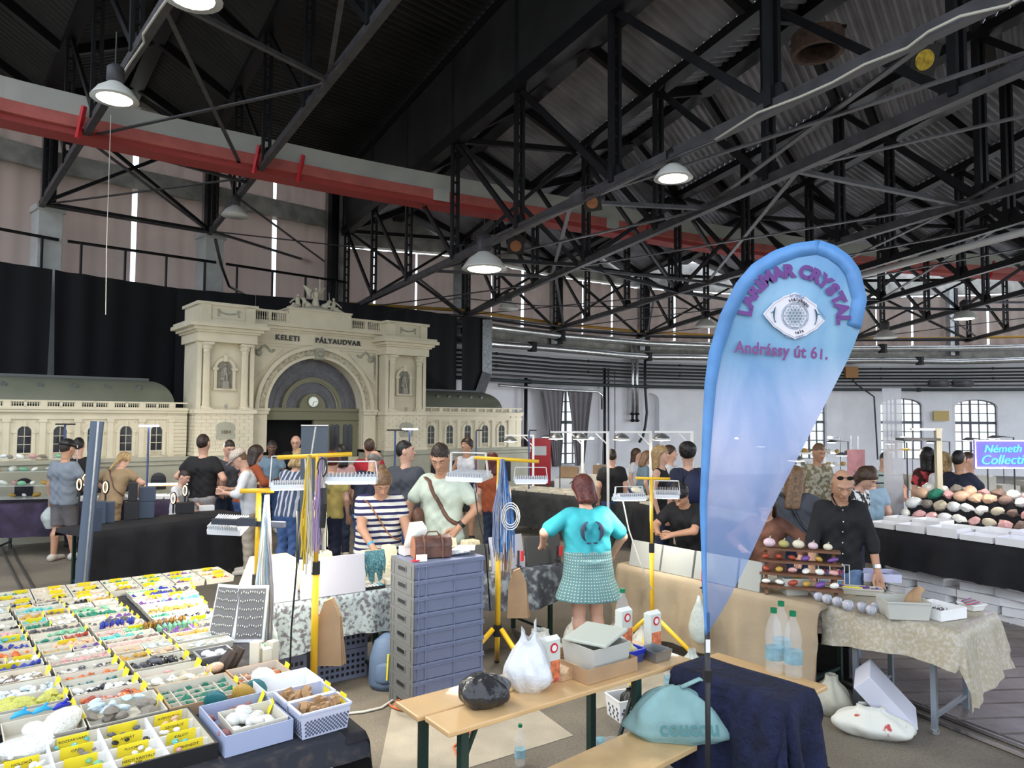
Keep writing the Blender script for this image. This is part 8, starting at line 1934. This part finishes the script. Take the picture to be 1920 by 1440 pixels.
# emblem
def ep(px, py, d): return Py(px, py, fy(1489, 590) - d)
ec = (1491, 592); mb = MB(); pts = []
for k in range(48):
 a = 2 * PI * k / 48; ca_, sa_ = math.cos(a), math.sin(a); r1 = 1 / max(1e-6, (abs(ca_) / 60) ** 1.35 + (abs(sa_) / 45) ** 1.35) ** (1 / 1.35); r1 *= 1 - .035 * abs(math.sin(a * 6)); pts.append((ec[0] + r1 * ca_, ec[1] + r1 * sa_ * .98 + r1 * ca_ * .06))
mb.add([ep(x, y, .010) for x, y in pts], [tuple(range(47, -1, -1))]); em = mb.build('emblem_ground', mat('emblem white', (.74, .72, .80), .5), FT)
mb = MB(); mb.tube([ep(ec[0] + (x - ec[0]) * .93, ec[1] + (y - ec[1]) * .93, .013) for x, y in pts + pts[:1]], .0007, 4); mb.build('emblem_outline', mat('emblem bronze line', (.45, .28, .16), .5), em)
mb = MB()
for rr in (25, 22.5): mb.tube([ep(ec[0] + rr * math.cos(a), ec[1] + rr * math.sin(a), .013) for a in [2 * PI * q / 36 for q in range(37)]], .0009, 4)
for i in range(-3, 4):
 for j in range(-3, 4):
  x, y = (i + j / 2) * 6.4, j * 5.54
  if math.hypot(x, y) < 18: mb.tube([ep(ec[0] + x + 6.4 * math.cos(a), ec[1] + y + 6.4 * math.sin(a), .013) for a in [2 * PI * q / 16 for q in range(17)]], .0006, 3)
mb.build('circle_lattice', mat('slate emblem line', (.10, .20, .26), .5), em)
for s_ in (-1, 1):
 mb = MB(); C_ = [(ec[0] + s_ * (37 + 0) + s_ * 5 * math.cos(v) - s_ * 2, ec[1] + s_ * 2 + 15 * math.sin(v)) for v in [-1.4 + 2.6 * q / 8 for q in range(9)]]; mb.tube([ep(x, y, .013) for x, y in C_], [.002, .006, .010, .012, .011, .009, .006, .004, .009], 6, flat=.2); x, y = C_[3]; mb.tube([ep(x, y, .013), ep(x + s_ * 7, y + 2, .013)], [.006, .001], 5, flat=.3)
 mb.build('dolphin_mark', mat('emblem teal', (.02, .12, .15), .5), em)
def arctext(txt, r_, a0, a1, size, m, flip=False):
 t0 = FT; letters(txt, ec[0], ec[1], r_, a0, a1, size, m, 'emblem_lettering', .0006, flip)
arctext('Kristálykapu', 31, -52, 56, .024, M_ink); arctext('Larimar', 39, -24, 28, .026, mat('pale blue print', (.30, .36, .55), .5)); arctext('Crystals', 31, 214, 150, .022, M_ink, True); arctext('Larimar', 39, 206, 156, .026, MATS['pale blue print'], True)
# ================================================================ under the tables
M_print = mat('white bag with red and green print', (.66, .66, .60), .5, col2=(.45, .05, .04), scale=9, rng=(.62, .66), bump=.6, bscale=8)
def floorbag(px, py, r, h, lab, m=M_print, seed=1, **k): p = Pz(px, py, 0); return blobbag((p.x, p.y, .003), r, h, m, lab, seed=seed, name='shopping_bag', cat='shopping bag', **k)
floorbag(1012, 1262, .24, .36, 'big heart printed shopping bag under the script-printed cloth', seed=21)
floorbag(1080, 1225, .13, .33, 'tall printed shopping bag touching the calves of the woman in turquoise', seed=22); floorbag(1162, 1228, .15, .34, 'printed shopping bag right of the bare calves', seed=23); floorbag(1208, 1235, .14, .3, 'printed shopping bag in shade under the tan cloth', seed=24)
floorbag(1633, 1378, .22, .20, 'white shopping bag printed with red apples lying under the end table', seed=25, sx=1.3, sy=.7, rz=-.5)
floorbag(1560, 1338, .15, .28, 'off-white tote bag slumped beside the table leg', mat('off-white canvas', (.42, .41, .34), .8, bump=.7, bscale=8), seed=26); floorbag(1298, 1275, .11, .25, 'clear bag heap by the flag pole', M_bag, seed=27)
p = Pz(1700, 1368, 0); simple('carton', mat('pale lilac carton', (.60, .61, .70), .6), 'white flat carton leaning on its edge under the end table', 'carton', lambda mb: mb.bx(-.05, .09, -.17, .17, 0, .42), frame(p.x, p.y, .03, -.55) @ Matrix.Rotation(-.75, 4, 'Y') @ Matrix.Rotation(.1, 4, 'X'), bevel=.004)
def crate(M, x0, x1, y0, y1, h, lab, m, z=0):
 T = thing('folding_crate', lab, 'crate', M=M @ Matrix.Translation(((x0 + x1) / 2, (y0 + y1) / 2, z))); obox(MB(M), x0, x1, y0, y1, z + .002, h, .012).build('crate_shell', m, T); mb = MB(M)
 for i in range(9):
  for j in range(4): x = x0 + .04 + (x1 - x0 - .08) * i / 8; zz = z + h * (.15 + .2 * j); mb.bx(x - .012, x + .012, y0 - .002, y0, zz, zz + h * .1)
 mb.build('slots', M_black, T)
p = Pz(1545, 1265, 0); crate(frame(p.x, p.y, 0, -.7), -.2, .2, 0, .3, .25, 'black slotted crate under the beige brocade table', M_black)
crate(M2, .1, .5, .15, .55, .3, 'grey slotted crate under the paisley cloth', M_crate); crate(M2, .62, 1.05, .25, .65, .24, 'lower grey crate in shade beside the backpack', M_crate); crate(M2, .62, 1.05, .25, .65, .24, 'upper grey crate in shade beside the backpack', M_crate, .245)
p = Pz(725, 1290, 0); t = thing('backpack', 'slate blue backpack on the floor beside the crates', 'backpack', loc=(p.x, p.y, 0)); M_bp = mat('slate blue nylon', (.10, .15, .24), .6, bump=.4); MB().lathe([(.12, .003), (.15, .05), (.14, .25), (.10, .38), (.03, .43)], (p.x, p.y, 0), 14, sx=1, sy=.7).build('pack_body', M_bp, t, smooth=True); MB().tube([(p.x + .02, p.y - .11, .1), (p.x + .03, p.y - .11, .3)], .008).build('zip', M_tag, t); MB().lathe([(.07, .06), (.09, .09), (.08, .2), (.04, .24)], (p.x, p.y - .07, 0), 10, sy=.5).build('front_pocket', M_bp, t, smooth=True)
# ================================================================ surrounding stalls
def stall(label, a, b, depth, top, cloth_m, drop, clabel, fr=None):
 """table whose camera-side edge runs from plan point a to b"""
 a = Vector(a); b = Vector(b); L_ = (b - a).length; M = frame(a.x, a.y, 0, math.atan2(b.y - a.y, b.x - a.x))
 table(M, .02, L_ - .02, .02, depth, top - .006, label); tablecloth(M, 0, L_, 0, depth + .02, top, .05, .05, drop, .1, cloth_m, clabel, st=.09, rip=.03); return M, L_
def stall_px(label, pa, pb, depth, top, *r): A = Pz(*pa, top); B = Pz(*pb, top); return stall(label, (A.x, A.y), (B.x, B.y), depth, top, *r)
MA, LA = stall_px('table under the long black cloth', (160, 1000), (466, 962), .7, .78, M_blackcloth, .72, 'long black tablecloth of the lamp stall')
M_lampbox = mat('black gift box', (.015, .015, .018), .5); M_bluebox = mat('slate blue box', (.05, .07, .11), .5)
for k, (px, z, w_, h, m, lb) in enumerate(((176, 0, .16, .28, M_bluebox, 'slate carton beside the silver banner pole'), (193, 0, .16, .26, M_bluebox, 'second slate carton from the silver banner pole'), (238, 0, .17, .24, M_lampbox, 'lower black box of the pair'), (240, .245, .11, .24, M_lampbox, 'black box with round logo stacked on another'), (266, 0, .2, .22, M_bluebox, 'lower slate blue box'), (268, .225, .2, .19, M_bluebox, 'upper slate blue box'), (340, 0, .24, .15, M_lampbox, 'low black box carrying the oval lamp'), (382, 0, .2, .07, M_whitepaper, 'white flat box with leaflets'))):
 p = Pz(px, 985 - (px - 160) * .12, .783); box_ = simple('gift_box', m, lb + ' on the black cloth', 'box', lambda mb: mb.bx(-w_ / 2, w_ / 2, -.07, .07, z, z + h), frame(p.x, p.y + .1, .783, .5), bevel=.003)
for k, (px, py, on) in enumerate(((149, 920, 0), (160, 912, 1), (198, 925, 1), (325, 945, 1), (347, 930, 1))):
 p = Pz(px, 985 - (px - 160) * .12, .783); p = Py(px, py, p.y + .12); T = thing('oval_lamp', 'small oval ring lamp, %s along the black cloth stall' % RL_[k], 'lamp', loc=p); r_ = [(.035 * math.cos(a), 0, .08 + .08 * math.sin(a)) for a in [2 * PI * q / 20 for q in range(21)]]
 MB(WM[T.name]).tube(r_, .014, 6).build('ring', M_black, T); MB(WM[T.name]).tube([(x * .8, -.012, .08 + (z - .08) * .85) for x, y, z in r_], .006, 5).build('led_ring', mat('warm led strip', (1, .8, .5), .5, emit=(1, .62, .25), es=6), T); MB(WM[T.name]).cyl((0, 0, .784 - p.z), (0, 0, .0), .012).build('stem', M_black, T)
simple('lamp_poster', M_bluebox, 'small framed night-sky poster on the corner of the black cloth', 'poster', lambda mb: mb.bx(-.09, .09, -.01, .01, 0, .28), frame(*(Pz(158, 1000, .785) + Vector((.03, .12, 0))), .9))
for k in range(4): p = Pz(240 + k * 62, 1082 - k * 8, 0); simple('carton', M_card, 'brown cardboard carton %s under the black cloth' % RL_[k], 'carton', lambda mb: mb.bx(-.2, .2, 0, .3, 0, .2 + .04 * (k % 2)), frame(p.x, p.y + .2, 0, .8), bevel=.004)
a, b = Py(150, 1100, 8.0), Py(181, 790, 8.0); simple('rollup_banner', mat('blue grey banner vinyl', (.10, .13, .18), .4), 'tall blue grey roll-up banner seen edge-on', 'banner', lambda mb: mb.bar((a.x, 8.0, .02), (b.x - .02, 8.05, b.z), .14, .03, up=(0, 1, 0)))
simple('banner_pole', M_silver, 'silver pole leaning along the edge-on banner', 'pole', lambda mb: mb.cyl((a.x + .09, 7.9, .0), (b.x + .05, 7.95, b.z), .012, n=8))
p = Py(590, 798, 9.0); simple('rollup_banner', mat('slate banner vinyl', (.07, .09, .12), .5), 'slate grey roll-up banner behind the yellow crossbar', 'banner', lambda mb: [mb.bx(p.x - .17, p.x + .17, 9.0, 9.01, .1, p.z), mb.bx(p.x - .19, p.x + .19, 8.94, 9.06, 0, .1)] and None); simple('banner_rail', M_silver, 'aluminium top rail of the slate banner', 'rail', lambda mb: mb.cyl((p.x - .17, 9, p.z), (p.x + .17, 9, p.z), .012)); simple('guy_rod', M_silver, 'thin white rod crossing the slate banner', 'rod', lambda mb: mb.cyl(Py(592, 800, 8.6), Vector((Py(565, 960, 8.6).x - .12, 8.6, 0)), .012))
MPU, LP_ = stall_px('table under the purple velvet', (-40, 947), (440, 935), .8, .80, mat('purple velvet', (.035, .022, .05), .8, var=.5, scale=5), .5, 'purple velvet tablecloth along the far left stall')
def glassshelf(M, x0, x1, y0, y1, z0, zs, lab, kinds, n, s=.06, zt=None):
 T = thing('glass_shelf', lab, 'shelf', M=M @ Matrix.Translation(((x0 + x1) / 2, (y0 + y1) / 2, z0))); zt = zt or zs[-1] + .2
 for z in zs: MB(M).bx(x0, x1, y0, y1, z, z + .008).build('glass_pane', mat('shelf glass', (.75, .85, .82), .05, alpha=.35), T)
 for x in (x0, x1):
  for y in (y0, y1): MB(M).cyl((x, y, z0), (x, y, zt), .008).build('upright', M_silver, T)
 for z in zs:
  for k in range(n): c = rnd.choice(kinds); stone(c, M @ Vector((x0 + .06 + (x1 - x0 - .12) * (k + .3 * rnd.random()) / n, rnd.uniform(y0 + .05, y1 - .05), z + s * .4)), s * rnd.uniform(.7, 1.4), '%s mineral specimen on the %s' % (c, lab), 'specimens on ' + lab[:40], name='mineral_specimen', cat='mineral')
 return T
glassshelf(MPU, .05, 1.15, .1, .55, .81, (.86, 1.06, 1.28, 1.48), 'tall glass shelving at the outer left stall', ['milk', 'green', 'honey', 'rose', 'quartz', 'grey'], 6, .09)
for k in range(9): simple('display_box', M_whitepaper, 'white display tray, %s along the purple velvet' % RL_[k], 'tray', lambda mb: obox(mb, 1.25 + k * .26, 1.48 + k * .26, .1, .5, .81, .05), MPU)
simple('light_bar', M_led, 'bright led bar over the jewellery case', 'lamp', lambda mb: mb.bx(2.2, 3.4, .55, .58, 1.0, 1.03), MPU); simple('counter_shelf', M_wood, 'pine counter board behind the jewellery case', 'shelf', lambda mb: mb.bx(2.0, 4.2, .9, 1.2, .95, .98), MPU)
for k, (px, pt, Y, on) in enumerate(((122, 797, 11.2, 0), (279, 800, 11.0, 1), (741, 808, 11.5, 0), (768, 806, 12.5, 1), (893, 808, 12.5, 0), (992, 808, 13.5, 0))):
 p = Py(px, pt, Y); T = thing('case_lamp', 'slim post lamp %s' % ['with dark head at the far left stall', 'with bright head by the jewellery case', 'with dark arm over the arch side stall', 'with pale head before the right tower', 'with dark arm by the tank top woman', 'with orange clip at the red cabinet'][k], 'lamp', loc=(p.x, Y, .8)); MB().cyl((p.x, Y, .8), (p.x, Y, p.z), .015).build('post', mat('blue anodised tube', (.05, .08, .2), .4), T); MB().bx(p.x - (.13 if k < 4 else 0), p.x + .14, Y - .04, Y + .04, p.z, p.z + .025).build('head', M_led if on else M_black, T)
# centre: dark clothed stall with pale trays
MD, LD = stall_px('table under the charcoal cloth', (935, 918), (1215, 944), .8, .80, mat('charcoal cloth', (.03, .032, .034), .9, var=.3), .62, 'charcoal tablecloth behind the woman in turquoise'); ME, LE = stall_px('table under the black cloth behind the threading woman', (1190, 944), (1420, 990), .8, .80, M_blackcloth, .7, 'black tablecloth behind the threading woman')
for M_, L_, nm in ((MD, LD, 'charcoal'), (ME, LE, 'black')):
 n = int(L_ / .3)
 for k in range(n):
  for r_ in range(2): simple('display_box', M_traywhite, 'pale jewellery tray, %s of the %s row on the %s cloth' % (RL_[k], ['front', 'rear'][r_], nm), 'tray', lambda mb: obox(mb, .05 + k * .3, .31 + k * .3, .06 + .36 * r_, .38 + .36 * r_, .805, .035), M_)
for k in range(3): simple('display_board', M_traywhite, 'upright cream ring board, %s of three before the brown crates' % RL_[k], 'board', lambda mb: mb.bx(-.13, .13, 0, .02, 0, .26), frame(*Pz(1092 + k * 24, 912, .83), -.3) @ Matrix.Rotation(-.5, 4, 'X'))
for k, px in enumerate((1165, 1195, 1228, 1252)): stone(['cream', 'milk', 'milk', 'honey'][k], Pz(px, 920, .88), .17, 'large cream geode, %s on the dark clothed stalls' % RL_[k], None, name='geode', cat='mineral')
MF, LF = stall_px('far table of white goods before the curtained window', (1040, 897), (1330, 903), .7, .8, M_whitepaper, .5, 'white cloth on the far table before the curtained window')
for k in range(5): simple('carton', M_card if k < 2 else M_whitepaper, 'carton %s on the far white table' % RL_[k], 'carton', lambda mb: mb.bx(.1 + k * .75, .5 + k * .75, .2, .5, .81, 1.05 + .05 * (k % 2)), MF)
for k in range(8): simple('bust_stand', M_white, 'white necklace bust, %s on the far white table' % RL_[k], 'display stand', lambda mb: mb.lathe([(.09, 0), (.11, .12), (.04, .24), (.045, .32), (0, .34)], (.6 + k * .36, .3, .81), 10, sy=.5), MF, smooth=True)
for k, (px, py, Y) in enumerate(((1092, 812, 12.2), (1140, 812, 11.8), (1220, 812, 11.0), (1297, 812, 10.6), (1000, 818, 14.0), (1545, 852, 11.5))):
 p = Py(px, py, Y); T = thing('gantry_lamp', 'white square-arm lamp post, %s from the station model' % RL_[[1, 2, 3, 4, 0, 5][k]], 'lamp', loc=(p.x, Y, 0)); MB().bx(p.x - .02, p.x + .02, Y - .02, Y + .02, 0, p.z).build('post', M_white, T); MB().bx(p.x - .55, p.x + .02, Y - .02, Y + .02, p.z, p.z + .03).build('arm', M_white, T); MB().bar((p.x - .2, Y, p.z), (p.x, Y, p.z - .2), .02).build('brace', M_white, T)
 MB().lathe([(.14, 0), (.12, .03), (.05, .09), (.0, .1)], (p.x - .45, Y, p.z - .1), 16).build('shade', M_galv, T, smooth=True); MB().lathe([(.0, -.02), (.13, -.006), (.0, .0)], (p.x - .45, Y, p.z - .1), 16).build('bulb', M_lamp, T)
# right: mineral stall, stepped specimens, lit cabinet and neon sign
MG, LG = stall_px('long table of the mineral stall', (1622, 988), (1985, 1040), 1.3, .84, M_blackcloth, .42, 'black cloth hanging from the mineral stall')
for k in range(9):
 for r_ in range(2): simple('specimen_carton', M_whitepaper, 'white specimen carton, %s of the %s row on the mineral stall' % (RL_[k], ['front', 'rear'][r_]), 'carton', lambda mb: obox(mb, .02 + k * .36, .35 + k * .36, .02 + .33 * r_, .33 + .33 * r_, .85 + .02 * r_, .06 + .02 * ((k + r_) % 3)), MG)
for s_ in range(3): simple('display_step', M_blackcloth, 'black cloth step, %s tier of the mineral display' % ['lowest', 'middle', 'highest'][s_], 'display step', lambda mb: mb.bx(.0, 1.95, .72 + .2 * s_, .92 + .2 * s_, .85, .95 + .12 * s_), MG)
for s_ in range(4):
 for k in range(12): c = rnd.choice(['milk', 'cream', 'grey', 'rose', 'peach', 'quartz', 'quartz', 'brownquartz'] if not (s_ == 2 and k == 1) else ['malachite']); stone(c, MG @ Vector((.06 + k * .165, .76 + .19 * s_, .97 + .12 * min(s_, 2) + (.05 if s_ == 3 else 0))), rnd.uniform(.11, .17), '%s mineral specimen on the %s tier of the black display steps' % (c, ['lowest', 'second', 'third', 'rearmost'][s_]), 'specimens on the black steps', name='mineral_specimen', cat='mineral', tumbled=k % 3 == 0, sc=(1.1, .8, 1.15))
glassshelf(MG, 1.85, 3.2, .75, 1.15, .85, (.98, 1.2, 1.42), 'lit glass cabinet under the neon sign', ['milk', 'quartz', 'celestite', 'peach', 'grey'], 8, .12, 1.62)
simple('light_bar', M_led, 'bright led bar in the glass cabinet under the neon sign', 'lamp', lambda mb: [mb.bx(1.9, 3.2, 1.1, 1.13, z, z + .012) for z in (1.17, 1.39, 1.60)] and None, MG)
p0 = Py(1829, 877, 7.9); p1 = Py(1990, 827, 7.9); T = thing('neon_sign', 'violet blue neon name sign on top of the lit glass cabinet', 'sign', loc=((p0.x + p1.x) / 2, 7.9, p0.z)); MB().bx(p0.x, p1.x, 7.9, 7.93, p0.z, p1.z).build('backboard', mat('violet lit acrylic', (.25, .2, .6), .4, emit=(.16, .12, .70), es=.45), T)
q = [(p0.x, p0.z), (p1.x, p0.z), (p1.x, p1.z), (p0.x, p1.z)]; MB().tube([(x, 7.89, z) for x, z in q + q[:1]], .008, 6).build('border_tube', mat('white violet neon', (1, 1, 1), .5, emit=(.7, .7, 1), es=2), T)
for txt, py, sz, px in (('Németh', 848, .125, 1880), ('Collection', 870, .15, 1892)):
 o = Py(px, py, 7.88); tx = MB(); Mx = basis(o, (1, 0, .02), (.25, 0, 1)); Mx = Mx @ Matrix.Shear('XY', 4, (.3, 0)) if False else Mx; text_on(tx, txt, sz, Mx, off=-.001, extr=.006); tx.build('neon_lettering', mat('cyan neon', (.2, .5, 1), .5, emit=(.02, .30, 1), es=3.2), T)
light('neon_glow', 'AREA', ((p0.x + p1.x) / 2, 7.8, p0.z + .1), 6, (.35, .3, 1), (.8, .25), aim=(p0.x - 1.5, 3, 0))
for k in range(26):
 c = k % 7; r_ = k // 7; simple('flat_carton', M_whitepaper, 'flat white carton in the %s pile, %s layer, under the mineral stall' % (RL_[c], RL_[r_]), 'carton', lambda mb: mb.bx(-.22, .22, -.15, .15, 0, .085), MG @ Matrix.Translation((.25 + c * .46 + rnd.uniform(-.05, .05), .3 + rnd.uniform(-.05, .05), .003 + r_ * .09)) @ Matrix.Rotation(rnd.uniform(-.2, .2), 4, 'Z'), group='flat cartons under the mineral stall', bevel=.003)
MH, LH = stall_px('far table before the arched windows', (1480, 915), (1925, 925), .8, .82, M_whitepaper, .5, 'white cloth on the far table before the arched windows')
glassshelf(MH, .1, 1.3, .1, .6, .83, (1.0, 1.25, 1.5), 'far glass rack before the arched windows', ['milk', 'honey', 'quartz', 'grey'], 7, .1, 1.85)
for k in range(9): simple('display_box', M_traywhite, 'pale goods box, %s along the far table before the arched windows' % RL_[k], 'box', lambda mb: mb.bx(1.4 + k * .4, 1.7 + k * .4, .1, .5, .83, .95 + .08 * (k % 3)), MH)
for px, py, Y, w_, m, lb in ((1672, 728, 9.6, .26, mat('sheer white banner', (.5, .51, .55), .5, alpha=.6), 'tall sheer white banner before an arched window'), (1605, 843, 8.9, .22, mat('dusty rose banner', (.50, .22, .22), .6, var=.3, scale=4), 'dusty rose printed banner behind the shaved-headed man')):
 p = Py(px, py, Y); T = thing('rollup_banner', lb, 'banner', loc=(p.x, Y, 0)); MB().bx(p.x - w_ / 2, p.x + w_ / 2, Y, Y + .008, .1 if w_ > .25 else .5, p.z).build('banner_sheet', m, T); MB().cyl((p.x, Y + .03, 0), (p.x, Y + .03, p.z), .01).build('mast', M_silver, T); MB().bx(p.x - w_ / 2, p.x + w_ / 2, Y - .05, Y + .07, 0, .08).build('cassette', M_silver, T)
p = Py(1758, 803, 9.3); T = thing('wooden_lamp_post', 'pale timber post with a lamp arm by the pink bag', 'lamp post', loc=(p.x, 9.3, 0)); MB().bx(p.x - .035, p.x + .035, 9.27, 9.33, 0, p.z).build('post', mat('pale timber', (.55, .5, .36), .6), T); MB().bx(p.x - .35, p.x + .05, 9.28, 9.32, p.z - .03, p.z).build('arm', M_white, T); MB().bx(p.x - .5, p.x - .02, 9.2, 9.4, p.z - .16, p.z - .13).build('lamp_head', M_black, T)
ystand('yellow stand beside the striped polo', 1664, 10.3, 1.75, .4, ((-.05, 0, 1.72), (.3, .0, 1.74)), bw=.02)
for k, (px, py, Y) in enumerate(((1615, 852, 11), (1590, 828, 13), (1700, 830, 12.5), (1780, 828, 12), (1850, 824, 11.5), (1900, 820, 11), (1460, 835, 12), (1050, 818, 15), (1130, 822, 19), (1400, 822, 21), (1575, 820, 21), (1710, 820, 22), (1880, 820, 21))):  # the farthest lamps at the end are added, to carry light for the wall
 p = Py(px, py, Y); T = thing('gooseneck_lamp', 'thin-armed stall lamp, %s in the far row that ends in added lamps' % RL_[k], 'lamp', loc=(p.x, Y, 0)); MB().tube([(p.x, Y, 0), (p.x, Y, p.z), (p.x - .3, Y, p.z + .02)], .012, 5).build('arm', M_grey_steel, T); MB().lathe([(.1, 0), (.08, .02), (.02, .05)], (p.x - .3, Y, p.z - .02), 12).build('shade', M_galv, T, smooth=True); MB().lathe([(0, -.012), (.085, -.004), (0, 0)], (p.x - .3, Y, p.z - .02), 12).build('bulb', M_led, T)
 if Y > 18: light('added_wall_fill', 'POINT', (p.x - .3, Y, p.z + .15), 110, (.93, .96, 1), .15)  # added fill lights above those farthest lamps, brightening the far wall
for x, y, pw in ((-5.2, 12.0, 25), (5.8, 8.3, 30), (1.3, 12.2, 25), (6.0, 11.0, 20)): light('stall_glow', 'POINT', (x, y, 1.75), pw, (1, .93, .8), .12)
